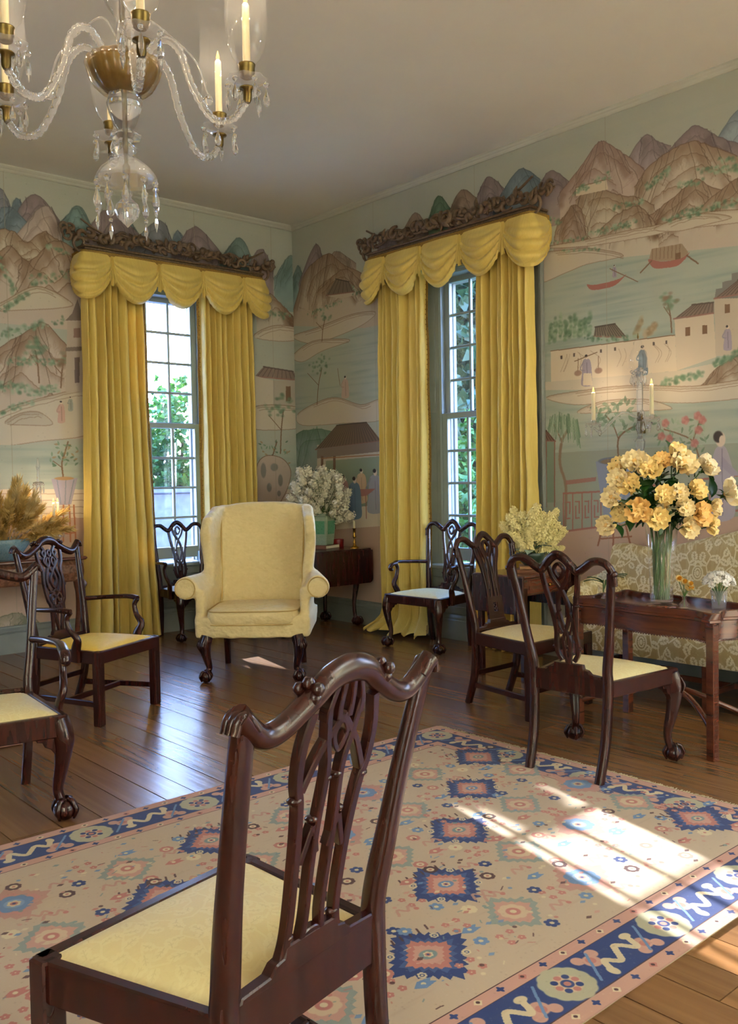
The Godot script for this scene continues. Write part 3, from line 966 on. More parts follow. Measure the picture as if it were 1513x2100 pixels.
func paint_right() -> Texture2D:
	mp = Painter.new(2040, 1440, Color(0.675, 0.685, 0.635), 8)
	mural_map = func(x, y):
		var q := on_x(x, y, 0.0)
		return Vector2(q.z * 400.0, (3.75 - q.y) * 400.0)
	ground_tone(2040)
	# far peaks from the corner to the right edge
	for f in [[600, 570, 612, 545, 630, 590, TEAL], [612, 580, 648, 500, 668, 560, PURPLE], [664, 545, 690, 515, 730, 540, BROWN.lightened(0.3)], [775, 500, 800, 470, 840, 500, PURPLE], [815, 495, 850, 436, 880, 470, BROWN.lightened(0.2)], [878, 450, 898, 402, 925, 430, LEAF2], [918, 440, 945, 390, 985, 410, BROWN.lightened(0.15)], [978, 400, 1003, 362, 1040, 395, PURPLE], [1010, 425, 1064, 348, 1108, 368, SLATE], [1104, 380, 1129, 350, 1168, 372, PURPLE], [1284, 330, 1322, 277, 1349, 291, 1376, 300, PURPLE.lightened(0.1)], [1465, 290, 1513, 227, 1560, 240, SLATE.lightened(0.2)], [1370, 310, 1417, 260, 1444, 263, 1463, 276, 1530, 300, PURPLE]]:
		var c: Color = f[f.size() - 1]
		hill(f.slice(0, f.size() - 1), 110, c.lightened(0.14), c.darkened(0.2), 2)
	hill([1148, 395, 1190, 342, 1220, 298, 1237, 289, 1258, 302, 1288, 322, 1320, 345], 120, PINK.lightened(0.04), Color(0.49, 0.38, 0.33), 4)
	hill([1300, 385, 1332, 340, 1373, 310, 1417, 290, 1460, 300, 1530, 330], 140, TAN.lerp(PINK, 0.4), BROWN, 4)
	hill([1180, 410, 1203, 392, 1237, 388, 1271, 400, 1305, 405, 1340, 420], 130, TAN, BROWN, 3)
	hill([1300, 470, 1339, 437, 1383, 403, 1427, 368, 1461, 385, 1530, 405], 120, TAN.lerp(PINK, 0.35), BROWN, 4)
	hill([1420, 440, 1470, 395, 1530, 360, 1580, 380], 110, TAN.lerp(PINK, 0.3), BROWN, 3)
	hill([1230, 470, 1265, 440, 1305, 423, 1330, 440, 1350, 470], 70, TAN, BROWN, 3)
	hill([1135, 500, 1142, 464, 1163, 434, 1176, 419, 1193, 434, 1205, 500], 12, PINK.darkened(0.08), BROWN, 4)
	area([1181, 402, 1181, 385, 1243, 368, 1247, 388], PALE)
	ink([1181, 385, 1243, 368], 3, BROWN, 0.7)
	tufts(1176, 395, 1250, 358, 9, 50)
	tufts(1208, 480, 1305, 455, 8, 70)
	tufts(1325, 385, 1372, 348, 9, 50)
	tufts(1430, 350, 1530, 345, 9, 60)
	tufts(1395, 440, 1530, 408, 9, 80)
	tufts(1120, 450, 1150, 455, 8, 24)
	# left part, between the corner and the window
	hill([600, 640, 625, 560, 655, 530, 675, 520, 700, 540, 740, 560, 780, 590], 120, TAN.lerp(BROWN, 0.18), BROWN, 5)
	hill([650, 600, 690, 560, 715, 555, 760, 600], 70, TAN.lerp(BROWN, 0.1), BROWN, 3)
	area([672, 607, 690, 575, 728, 590, 728, 605, 700, 612], PALE.darkened(0.1))
	roof([668, 606, 688, 572, 716, 578, 728, 598], 6, Color(0.46, 0.4, 0.35))
	tufts(720, 595, 780, 600, 16, 60)
	tufts(630, 645, 700, 620, 8, 50)
	tufts(602, 690, 660, 690, 8, 40)
	# water with spits of land
	water_band(598, 790, 668, 860, 0.03)
	shore([600, 690, 650, 672, 720, 645, 770, 640, 745, 665, 690, 690, 640, 705], TAN)
	shore([600, 730, 640, 700, 700, 695, 715, 700, 660, 720, 620, 742], TAN)
	tree(660, 700, 60, 6, [LEAF1, LEAF2], 16)
	shore([610, 850, 650, 825, 690, 815, 740, 830, 780, 820, 785, 860, 700, 868, 620, 872], TAN)
	tree(650, 830, 100, 10, [LEAF2, LEAF1], 30)
	person(708, 815, 46, Color(0.74, 0.64, 0.58))
	ink([697, 790, 692, 755], 3, BROWN, 0.7)
	tufts(600, 900, 660, 880, 14, 50)
	hill([598, 1000, 600, 900, 650, 880, 700, 890], 30, DEEP, LEAF2, 1)
	# pavilion with a card party
	area([650, 912, 790, 900, 790, 1090, 650, 1080], Color(0.72, 0.68, 0.62))
	area([668, 945, 785, 935, 785, 1050, 668, 1055], Color(0.53, 0.58, 0.5))
	area([660, 1045, 785, 1035, 785, 1092, 660, 1092], PALE)
	roof([646, 922, 690, 872, 752, 866, 782, 904], 22, Color(0.42, 0.35, 0.29))
	area([650, 920, 785, 904, 785, 925, 650, 940], Color(0.5, 0.44, 0.4))
	for x in [658, 683, 779]:
		area([x, 935, x + 5, 935, x + 5, 1085, x, 1085], Color(0.44, 0.34, 0.28))
	ink([660, 940, 785, 932], 4, Color(0.6, 0.42, 0.3), 0.9)
	person(705, 1040, 68, Color(0.72, 0.56, 0.52))
	person(741, 1030, 72, Color(0.8, 0.68, 0.55))
	person(769, 1050, 92, Color(0.62, 0.62, 0.66))
	area([700, 1012, 735, 1003, 770, 1002, 752, 1016, 712, 1022], RED.lightened(0.1))
	ink([712, 1020, 714, 1050], 4, RED, 0.9)
	ink([750, 1016, 751, 1064], 4, RED, 0.9)
	person(727, 1062, 88, Color(0.43, 0.51, 0.58))
	area([600, 1092, 790, 1078, 790, 1320, 600, 1300], CLAY)
	area([600, 1060, 652, 1050, 652, 1095, 600, 1098], Color(0.66, 0.6, 0.53))
	# lake on the right part
	water_band(1100, 1560, 545, 690, -0.1)
	shore([1100, 525, 1170, 512, 1217, 510, 1278, 524, 1203, 542, 1163, 558, 1100, 580], TAN)
	shore([1110, 508, 1200, 492, 1300, 470, 1345, 462, 1430, 438, 1540, 430, 1540, 452, 1400, 470, 1310, 488, 1200, 505], TAN.lightened(0.04))
	shore([1340, 470, 1400, 445, 1450, 438, 1500, 446, 1440, 462, 1390, 474], TAN)
	water_band(1100, 1560, 700, 745, -0.16)
	# bushes along the banks
	for q in [[1120, 500, 1200, 488, 5, 26], [1360, 452, 1440, 436, 6, 40], [1150, 515, 1230, 510, 4, 24], [1390, 380, 1440, 372, 6, 30], [1260, 425, 1320, 412, 6, 30], [1470, 330, 1530, 322, 7, 30]]:
		tufts(q[0], q[1], q[2], q[3], q[4], q[5])
	# two red boats
	soft_area([1203, 583, 1212, 594, 1235, 592, 1262, 584, 1284, 562, 1270, 571, 1240, 580, 1215, 584], RED)
	person(1260, 568, 26, LILAC)
	ink([1250, 551, 1308, 578], 3, BROWN, 0.8)
	area([1331, 529, 1336, 510, 1398, 499, 1411, 517, 1405, 532, 1340, 536], Color(0.62, 0.54, 0.45))
	for k in 8:
		ink([1338 + 8 * k, 511 - 1.4 * k, 1337 + 8 * k, 533 - 0.6 * k], 2, BROWN, 0.4)
	area([1384, 519, 1395, 517, 1395, 531, 1384, 532], BROWN)
	soft_area([1329, 531, 1340, 549, 1365, 549, 1392, 543, 1414, 517, 1395, 530, 1355, 536], RED)
	ink([1336, 535, 1312, 560], 4, BROWN, 0.8)
	ink([1408, 524, 1432, 541], 4, BROWN, 0.8)
	# town wall, houses, trees
	for k in 9:
		tufts(1128 + 10 * k, 700 - 2 * k, 1130 + 10 * k, 660 - (k % 3) * 8, 8, 26, [LEAF1, LEAF2, LEAF3], 5, 11)
	tufts(1300, 690, 1316, 655, 9, 40, [Color(0.66, 0.6, 0.48), Color(0.56, 0.48, 0.36), LEAF3], 5, 11)
	tufts(1318, 690, 1345, 668, 9, 40, [Color(0.7, 0.63, 0.52), Color(0.58, 0.5, 0.38)], 5, 11)
	roof([1217, 690, 1220, 671, 1262, 664, 1286, 692], 12, Color(0.47, 0.42, 0.36))
	tufts(1200, 696, 1290, 694, 5, 60)
	tree(1377, 682, 82, -8, [BROWN.lightened(0.1), LEAF1], 40)
	area([1129, 720, 1384, 687, 1387, 760, 1130, 783], PALE)
	ink([1129, 720, 1384, 687], 3, BROWN, 0.8)
	for q in [[1151, 733], [1177, 728], [1232, 720], [1261, 716], [1340, 705], [1366, 702]]:
		area([q[0] - 2, q[1] - 4, q[0] + 2, q[1] - 4, q[0] + 2, q[1] + 3, q[0] - 2, q[1] + 3], Color(0.38, 0.33, 0.3))
	for k in 12:
		var x := mp.rng.randf_range(1135, 1375)
		ink([x, 765 - (x - 1130) * 0.1, x + 8, 745 - (x - 1130) * 0.1, x + mp.rng.randf_range(-14, 14), 728 - (x - 1130) * 0.1], 2, BROWN, 0.16)
	area([1383, 655, 1463, 642, 1468, 732, 1387, 760], PALE.darkened(0.03))
	roof([1381, 654, 1419, 625, 1464, 620, 1464, 642], 9, Color(0.5, 0.43, 0.38))
	area([1464, 612, 1560, 595, 1560, 725, 1467, 730], PALE.darkened(0.1))
	area([1465, 612, 1468, 592, 1481, 590, 1481, 578, 1500, 574, 1500, 560, 1560, 550, 1560, 610], Color(0.48, 0.47, 0.45))
	roof([1464, 612, 1513, 574, 1560, 560, 1560, 596], 10, Color(0.5, 0.42, 0.37))
	for q in [[1410, 680], [1445, 676], [1491, 633]]:
		area([q[0] - 5, q[1] - 9, q[0] + 5, q[1] - 10, q[0] + 5, q[1] + 8, q[0] - 5, q[1] + 9], BROWN)
	area([1110, 784, 1390, 760, 1560, 725, 1560, 800, 1300, 812, 1110, 822], TAN)
	person(1492, 717, 52, LILAC)
	person(1318, 768, 62, SLATE)
	person(1203, 790, 66, LILAC)
	area([1196, 765, 1212, 765, 1215, 790, 1195, 790], PALE)
	ink([1178, 741, 1225, 722], 3, BROWN, 0.8)
	for q in [[1185, 765], [1227, 760]]:
		ink([q[0], q[1] - 30, q[0], q[1]], 2, BROWN, 0.6)
		mp.blob(pt(q[0], q[1]), Vector2(14, 9), Color(0.6, 0.48, 0.42), 0.9, 0.3)
	hill([1430, 800, 1470, 755, 1513, 728, 1560, 720], 70, TAN.darkened(0.05), BROWN, 5)
	tufts(1345, 790, 1440, 765, 8, 70, [LEAF2, LEAF1], 4, 9)
	tufts(1465, 745, 1530, 715, 8, 50, [LEAF2, LEAF1], 4, 9)
	# nearer water, spits and the terrace
	water_band(1100, 1560, 800, 930, -0.01)
	shore([1120, 815, 1200, 800, 1300, 790, 1420, 792, 1560, 775, 1560, 808, 1420, 826, 1280, 822, 1180, 830], TAN)
	shore([1183, 846, 1230, 824, 1300, 818, 1340, 822, 1378, 838, 1330, 842, 1250, 846], TAN)
	area([1110, 930, 1560, 905, 1560, 1095, 1110, 1090], Color(0.585, 0.6, 0.54))
	for k in 40:
		mp.blob(pt(mp.rng.randf_range(1120, 1540), mp.rng.randf_range(900, 1080)), Vector2(90, 9), [DEEP, Color(0.62, 0.62, 0.55)][k % 2], 0.25, 1.0)
	area([1110, 1092, 1560, 1055, 1560, 1200, 1110, 1200], CLAY)
	# willow, kiosk
	ink([1158, 1090, 1160, 1000, 1148, 950, 1152, 905, 1165, 880], 12, BROWN.lightened(0.15), 0.9)
	ink([1152, 905, 1135, 870], 5, BROWN.lightened(0.15), 0.8)
	for k in 90:
		var x := 1150 + mp.rng.randf_range(-26, 34)
		var y := 845 + absf(x - 1152) * 0.5 + mp.rng.randf_range(-4, 10)
		ink([x, y, x + (x - 1152) * 0.2, y + mp.rng.randf_range(20, 56)], 2, [LEAF1, LEAF2, LEAF3][k % 3], 0.5)
	roof([1108, 905, 1108, 880, 1122, 884, 1140, 905], 5, Color(0.48, 0.36, 0.3))
	area([1118, 905, 1138, 905, 1138, 1030, 1118, 1030], Color(0.5, 0.55, 0.48))
	for x in [1120, 1137]:
		ink([x, 905, x, 1040], 4, RED.lerp(BROWN, 0.4), 0.9)
	# red lattice fence
	for f in [[1155, 1012, 1232, 1008, 1090, 1080], [1245, 1005, 1345, 995, 1082, 1066], [1420, 985, 1560, 970, 1060, 1040]]:
		var x0: float = f[0]
		var x1: float = f[2]
		ink([x0, f[1], x1, f[3]], 6, RED, 0.9)
		ink([x0, f[4], x1, f[5]], 6, RED, 0.9)
		for k in 5:
			var t := k / 4.0
			var x := lerpf(x0, x1, t)
			ink([x, lerpf(f[1], f[3], t), x, lerpf(f[4], f[5], t)], 5, RED, 0.85)
		for k in 4:
			var a := lerpf(x0, x1, k / 4.0 + 0.06)
			var b := lerpf(x0, x1, k / 4.0 + 0.19)
			var y: float = lerpf(f[1], f[3], k / 4.0) + 16
			area([a, y, b, y, b, y + 3, a, y + 3], RED, 0.85)
			area([a, y + 34, b, y + 33, b, y + 36, a, y + 37], RED, 0.85)
			area([a, y + 10, a + 3, y + 10, a + 3, y + 36, a, y + 36], RED, 0.85)
			area([b - 3, y, b, y, b, y + 26, b - 3, y + 26], RED, 0.85)
	area([1160, 985, 1222, 978, 1222, 986, 1160, 994], RED, 0.8)
	# blue tub with a flowering tree on a stand
	area([1221, 946, 1300, 942, 1284, 1072, 1240, 1074], Color(0.53, 0.55, 0.62))
	mp.blob(pt(1260, 945), Vector2(56, 11), Color(0.42, 0.44, 0.5), 1.0)
	mp.blob(pt(1260, 946), Vector2(48, 8), Color(0.5, 0.42, 0.34), 1.0)
	ink([1268, 945, 1268, 900, 1290, 880, 1310, 872], 7, BROWN, 0.8)
	ink([1268, 900, 1256, 870, 1240, 850], 5, BROWN, 0.7)
	for k in 46:
		mp.leaf(pt(1262 + mp.rng.randf_range(-42, 52), 850 + mp.rng.randf_range(-30, 36)), Vector2.from_angle(mp.rng.randf() * TAU), 22, 10, [LEAF2, LEAF1][k % 2], 0.6)
	for l in [1237, 1258, 1282]:
		ink([l, 1074, l + (l - 1260) * 0.5, 1120], 6, Color(0.56, 0.36, 0.26), 0.9)
	ink([1232, 1105, 1296, 1100], 5, Color(0.56, 0.36, 0.26), 0.9)
	# blossoming branches and a lady in lilac
	ink([1434, 940, 1420, 905, 1392, 890, 1360, 880], 4, BROWN, 0.7)
	ink([1420, 905, 1432, 870, 1438, 850], 4, BROWN, 0.7)
	for k in 60:
		mp.leaf(pt(1395 + mp.rng.randf_range(-50, 52), 890 + mp.rng.randf_range(-34, 40)), Vector2.from_angle(mp.rng.randf() * TAU), 18, 6, [LEAF2, LEAF1, LEAF3][k % 3], 0.6)
	for q in [[1364, 868], [1372, 900], [1356, 895], [1432, 882], [1424, 909], [1430, 853], [1405, 862], [1440, 862]]:
		for e in 5:
			mp.blob(pt(q[0], q[1]) + Vector2.from_angle(TAU * e / 5.0) * 6.0, Vector2(7, 7), [Color(0.68, 0.42, 0.41), Color(0.74, 0.53, 0.5)][e % 2], 0.8, 0.5)
	soft_area([1462, 1062, 1458, 990, 1462, 935, 1472, 915, 1488, 918, 1502, 960, 1506, 1000, 1504, 1060], Color(0.67, 0.63, 0.67))
	area([1480, 935, 1512, 968, 1513, 975, 1500, 975, 1478, 955], Color(0.63, 0.59, 0.64))
	ink([1480, 920, 1482, 1058], 2, Color(0.45, 0.42, 0.48), 0.5)
	mp.blob(pt(1477, 901), Vector2(14, 20), Color(0.85, 0.78, 0.7), 1.0, 0.2)
	mp.blob(pt(1472, 896), Vector2(14, 16), Color(0.24, 0.2, 0.19), 1.0, 0.25)
	mp.blob(pt(1480, 903), Vector2(8, 13), Color(0.85, 0.78, 0.7), 1.0, 0.2)
	age(2040, 1440)
	return mp.texture()

# ---------------------------------------------------------------- room
# wall box with picture coordinates on it
func mural_box(st: SurfaceTool, lo: Vector3, hi: Vector3, axis: String):
	st.set_smooth_group(-1)
	var c := [Vector3(lo.x, lo.y, lo.z), Vector3(hi.x, lo.y, lo.z), Vector3(hi.x, lo.y, hi.z), Vector3(lo.x, lo.y, hi.z), Vector3(lo.x, hi.y, lo.z), Vector3(hi.x, hi.y, lo.z), Vector3(hi.x, hi.y, hi.z), Vector3(lo.x, hi.y, hi.z)]
	for f in [[4, 5, 6, 7], [3, 2, 1, 0], [7, 6, 2, 3], [5, 4, 0, 1], [6, 5, 1, 2], [4, 7, 3, 0]]:
		for k in [0, 1, 2, 0, 2, 3]:
			var p: Vector3 = c[f[k]]
			st.set_uv(Vector2((p.x + 3.6) / 3.6, (3.75 - p.y) / 3.6) if axis == "x" else Vector2(p.z / 5.1, (3.75 - p.y) / 3.6))
			st.add_vertex(p)

const WIN_L := [-1.95, -0.865, 0.57, 3.02]   # opening in wall_left: x from, x to, sill, head
const WIN_R := [1.745, 2.845, 0.57, 2.98]     # opening in wall_right: z from, z to, sill, head
const WALL_T := 0.28

func build_shell():
	var paper_l := plain(Color.WHITE, 0.85)
	paper_l.albedo_texture = paint_left()
	var paper_r := plain(Color.WHITE, 0.85)
	paper_r.albedo_texture = paint_right()
	var st := new_st()
	for b in [[-3.6, WIN_L[0], 0, CEIL], [WIN_L[1], 0.0, 0, CEIL], [WIN_L[0], WIN_L[1], 0, WIN_L[2]], [WIN_L[0], WIN_L[1], WIN_L[3], CEIL]]:
		mural_box(st, Vector3(b[0], b[2], -WALL_T), Vector3(b[1], b[3], 0), "x")
	struct("wall_left", st, paper_l, "wall of painted landscape paper with mountains, pagoda tower and potted tree round one window", "wall")
	st = new_st()
	for b in [[0.0, WIN_R[0], 0, CEIL], [WIN_R[1], 5.1, 0, CEIL], [WIN_R[0], WIN_R[1], 0, WIN_R[2]], [WIN_R[0], WIN_R[1], WIN_R[3], CEIL]]:
		mural_box(st, Vector3(0, b[2], b[0]), Vector3(WALL_T, b[3], b[1]), "z")
	struct("wall_right", st, paper_r, "wall of painted landscape paper with boats, town wall and terrace behind the sofa", "wall")
	# the rest of the room: further bays with unseen windows placed for daylight, and the walls behind the camera
	st = new_st()
	var far_win := [-5.75, -4.75]
	for b in [[XW, far_win[0], 0, CEIL], [far_win[1], -3.6, 0, CEIL], [far_win[0], far_win[1], 0, 0.57], [far_win[0], far_win[1], 3.0, CEIL]]:
		box(st, Vector3(b[0], b[2], -WALL_T), Vector3(b[1], b[3], 0))
	struct("wall_left_bay", st, M.plaster, "sage plaster wall continuing past the papered window wall", "wall")
	st = new_st()
	var side_win := [6.6, 7.7]
	for b in [[5.1, side_win[0], 0, CEIL], [side_win[1], ZW, 0, CEIL], [side_win[0], side_win[1], 0, 0.57], [side_win[0], side_win[1], 3.0, CEIL]]:
		box(st, Vector3(0, b[2], b[0]), Vector3(WALL_T, b[3], b[1]))
	struct("wall_right_bay", st, M.plaster, "sage plaster wall continuing past the sofa", "wall")
	st = new_st()
	box(st, Vector3(XW - 0.3, 0, -WALL_T), Vector3(XW, CEIL, ZW + 0.3))
	struct("wall_far", st, M.plaster, "plain sage plaster wall opposite the sofa wall", "wall")
	st = new_st()
	box(st, Vector3(XW, 0, ZW), Vector3(WALL_T, CEIL, ZW + 0.3))
	struct("wall_back", st, M.plaster, "plain sage plaster wall facing the papered window wall", "wall")
	st = new_st()
	box(st, Vector3(XW - 0.3, CEIL, -WALL_T), Vector3(WALL_T, CEIL + 0.25, ZW + 0.3))
	struct("ceiling", st, M.ceiling, "plain off-white plaster ceiling", "ceiling")
	build_floor()
	# baseboards, cornice mouldings
	st = new_st()
	base_board(st, Vector3(XW, 0, 0), Vector3(0, 0, 0), Vector3(0, 0, 1))
	struct("baseboard_left", st, M.trim, "tall grey-green baseboard under the wall with the pagoda tower", "baseboard")
	st = new_st()
	base_board(st, Vector3(0, 0, 0), Vector3(0, 0, ZW), Vector3(-1, 0, 0))
	struct("baseboard_right", st, M.trim, "tall grey-green baseboard behind the sofa and tables", "baseboard")
	var prof := [Vector2(0, 3.735), Vector2(0.012, 3.735), Vector2(0.02, 3.742), Vector2(0.026, 3.752), Vector2(0.036, 3.758), Vector2(0.045, 3.768), Vector2(0.045, 3.782), Vector2(0, 3.782)]
	st = new_st()
	moulding(st, prof, Vector3(XW, 0, 0), Vector3(0, 0, 0), Vector3(0, 0, 1))
	struct("trim_1", st, M.moulding, "narrow white cornice moulding above the pagoda wall", "moulding")
	st = new_st()
	moulding(st, prof, Vector3(0, 0, 0), Vector3(0, 0, ZW), Vector3(-1, 0, 0))
	struct("trim_2", st, M.moulding, "narrow white cornice moulding above the sofa wall", "moulding")

func moulding(st: SurfaceTool, prof: Array, a: Vector3, b: Vector3, out: Vector3):
	var rings := []
	for e in [a, b]:
		var r := PackedVector3Array()
		for p in prof:
			r.append(e + out * p.x + Vector3(0, p.y, 0))
		if (b - a).cross(out).y < 0:
			r.reverse()
		rings.append(r)
	loft(st, rings, true, true)
func base_board(st: SurfaceTool, a: Vector3, b: Vector3, out: Vector3):
	moulding(st, [Vector2(0, 0), Vector2(0.028, 0), Vector2(0.028, 0.155), Vector2(0.02, 0.165), Vector2(0.024, 0.17), Vector2(0.024, 0.182), Vector2(0.012, 0.2), Vector2(0.012, 0.212), Vector2(0, 0.215)], a, b, out)

func build_floor():
	var under := new_st()
	box(under, Vector3(XW - 0.3, -0.16, -WALL_T), Vector3(WALL_T, -0.03, ZW + 0.3))
	var f := struct("floor", under, M.subfloor, "polished wide pine floorboards running towards the window wall", "floor")
	var rng := RandomNumberGenerator.new()
	rng.seed = 5
	var x := XW
	var k := 0
	while x < 0.0:
		var w := rng.randf_range(0.135, 0.19)
		if x + w > -0.06:
			w = -x
		var z := 0.0
		var ends := [rng.randf_range(2.2, 4.6)]
		ends.append(ends[0] + rng.randf_range(2.6, 3.6))
		ends.append(ZW)
		for e in ends:
			var z1: float = min(e, ZW)
			if z1 - z < 0.05:
				continue
			var st := new_st()
			var lift := rng.randf_range(-0.0008, 0.0008)
			box(st, Vector3(x + 0.0023, -0.03, z + 0.0015), Vector3(x + w - 0.0023, lift, z1 - 0.0015))
			part("plank", st, M.boards[rng.randi() % 5], f)
			z = z1
		x += w
		k += 1

# ---------------------------------------------------------------- windows; built facing +z about their own centre line
func build_windows():
	make_window("window_1", Vector3(-1.4075, 0, 0), 0.0, "tall sash window between gold curtains above the small armchair", true)
	make_window("window_2", Vector3(0, 0, 2.29), -PI / 2, "tall sash window between gold curtains showing green trees", true)
	make_window("window_3", Vector3(-5.25, 0, 0), 0.0, "unseen tall sash window in the plaster bay beside the papered wall, placed to let in daylight", false)  # out of view, like the next; brings cool daylight and reflections on polished wood
	make_window("window_4", Vector3(0, 0, 7.15), -PI / 2, "unseen tall sash window in the plaster bay past the sofa, placed to let in daylight", false)
func make_window(called: String, at: Vector3, turn: float, label: String, fine: bool):
	var root := thing(called, label, "window", at, turn)
	root.set_meta("kind", "structure")
	var hw := 0.33
	var rows := 8
	var y0 := 0.735
	var y1 := 2.915
	var st := new_st()
	# casing boards on the room face, with a bead, and the splayed jambs
	for s in [-1.0, 1.0]:
		box(st, Vector3(min(s * 0.54, s * 0.745), 0.215, 0), Vector3(max(s * 0.54, s * 0.745), 3.16, 0.024), 0.004)
		box(st, Vector3(min(s * 0.715, s * 0.745), 0.215, 0.024), Vector3(max(s * 0.715, s * 0.745), 3.16, 0.04), 0.005)
		box(st, Vector3(min(s * 0.535, s * 0.555), 0.6, 0.024), Vector3(max(s * 0.535, s * 0.555), 3.02, 0.032), 0.003)
	box(st, Vector3(-0.745, 3.0, 0), Vector3(0.745, 3.16, 0.026), 0.004)
	part("casing", st, M.trim, root)
	st = new_st()
	for s in [-1.0, 1.0]:
		var a := Vector3(s * 0.545, 0, 0.0)
		var b := Vector3(s * 0.41, 0, -0.085)
		var o := Vector3(s * 0.02, 0, -0.01)
		var ps := [a, b, b + o, a + o]
		if s > 0:
			ps.reverse()
		var p := []
		for q in ps:
			p.append(q + Vector3(0, 0.6, 0))
		for q in ps:
			p.append(q + Vector3(0, 3.0, 0))
		hexa(st, p)
		# sunk panel frame on the splay
		for e in [[0.64, 1.76], [1.86, 2.94]]:
			var n := Vector3(-s * 0.53, 0, 0.848) * 0.006
			var c0 := a.lerp(b, 0.18)
			var c1 := a.lerp(b, 0.82)
			for l in [[c0, c0.lerp(c1, 0.14), e[0], e[1]], [c1.lerp(c0, 0.14), c1, e[0], e[1]], [c0, c1, e[0], e[0] + 0.02], [c0, c1, e[1] - 0.02, e[1]]]:
				var f: Vector3 = l[0] + n
				var g: Vector3 = l[1] + n
				var y_a: float = l[2]
				var y_b: float = l[3]
				var rs := [f, g, g - n * 2.0, f - n * 2.0]
				if s > 0:
					rs.reverse()
				var pp := []
				for q in rs:
					pp.append(q + Vector3(0, y_a, 0))
				for q in rs:
					pp.append(q + Vector3(0, y_b, 0))
				hexa(st, pp)
	part("jamb", st, M.trim, root)
	st = new_st()
	for s in [-1.0, 1.0]:
		box(st, Vector3(min(s * 0.365, s * 0.43), 0.6, -0.2), Vector3(max(s * 0.365, s * 0.43), 3.0, -0.172), 0.002)
		box(st, Vector3(min(s * 0.385, s * 0.56), 0.57, -0.172), Vector3(max(s * 0.385, s * 0.56), 3.0, -0.085), 0.002)
	box(st, Vector3(-0.56, 2.955, -0.2), Vector3(0.56, 3.02, -0.02), 0.002)
	part("frame", st, M.sash, root)
	st = new_st()
	box(st, Vector3(-0.58, 0.57, -0.085), Vector3(0.58, 0.6, 0.05), 0.006)
	box(st, Vector3(-0.56, 0.545, -0.3), Vector3(0.56, 0.6, -0.085), 0.0)
	part("sill", st, M.trim, root)
	# panelled apron under the sill
	st = new_st()
	box(st, Vector3(-0.54, 0.215, 0.0), Vector3(0.54, 0.57, 0.012))
	for e in [[-0.54, 0.54, 0.5, 0.57], [-0.54, 0.54, 0.215, 0.27], [-0.54, -0.46, 0.27, 0.5], [0.46, 0.54, 0.27, 0.5]]:
		box(st, Vector3(e[0], e[2], 0.012), Vector3(e[1], e[3], 0.024), 0.003)
	part("apron", st, M.trim, root)
	# outer reveal, painted white
	st = new_st()
	for s in [-1.0, 1.0]:
		box(st, Vector3(min(s * 0.35, s * 0.43), 0.6, -0.235), Vector3(max(s * 0.35, s * 0.43), 3.0, -0.2), 0.002)
		box(st, Vector3(min(s * 0.41, s * 0.56), 0.6, -0.29), Vector3(max(s * 0.41, s * 0.56), 3.02, -0.235), 0.002)
	box(st, Vector3(-0.56, 2.93, -0.29), Vector3(0.56, 3.02, -0.2), 0.002)
	part("outer_frame", st, M.outer_paint, root)
	# sashes
	var pitch := (y1 - y0 - 0.05) / rows
	var mid := y1 - pitch * 4
	var pane_w := hw * 2.0 / 3.0
	var pane_mesh: ArrayMesh
	st = new_st()
	box(st, Vector3(-pane_w / 2 + 0.008, -pitch / 2 + 0.008, -0.0015), Vector3(pane_w / 2 - 0.008, pitch / 2 - 0.008, 0.0015))
	pane_mesh = finish(st)
	for k in 2:
		var z: float = [-0.15, -0.108][k]
		var lo: float = [mid, y0][k]
		var hi: float = [y1, mid - 0.05][k]
		st = new_st()
		for s in [-1.0, 1.0]:
			box(st, Vector3(min(s * hw, s * (hw + 0.055)), lo - 0.05, z - 0.02), Vector3(max(s * hw, s * (hw + 0.055)), hi + 0.045, z + 0.02), 0.004)
		box(st, Vector3(-hw, hi - 0.002, z - 0.02), Vector3(hw, hi + 0.045, z + 0.02), 0.003)
		box(st, Vector3(-hw, lo - (0.05 if k == 0 else 0.1), z - 0.02), Vector3(hw, lo + 0.002, z + 0.02), 0.003)
		var sash := part("sash", st, M.sash, root)
		for c in 2:
			st = new_st()
			var x := -hw + pane_w * (c + 1)
			box(st, Vector3(x - 0.011, lo, z - 0.016), Vector3(x + 0.011, hi, z + 0.016), 0.005)
			part("muntin", st, M.sash, sash)
		for r in 3:
			st = new_st()
			var y := lo + (hi - lo) * (r + 1) / 4.0
			box(st, Vector3(-hw, y - 0.011, z - 0.0155), Vector3(hw, y + 0.011, z + 0.0155), 0.005)
			part("muntin", st, M.sash, sash)
		for c in 3:
			for r in 4:
				mesh_part("pane", pane_mesh, M.pane, sash, Transform3D(Basis.IDENTITY, Vector3(-hw + pane_w * (c + 0.5), lo + (hi - lo) * (r + 0.5) / 4.0, z)))

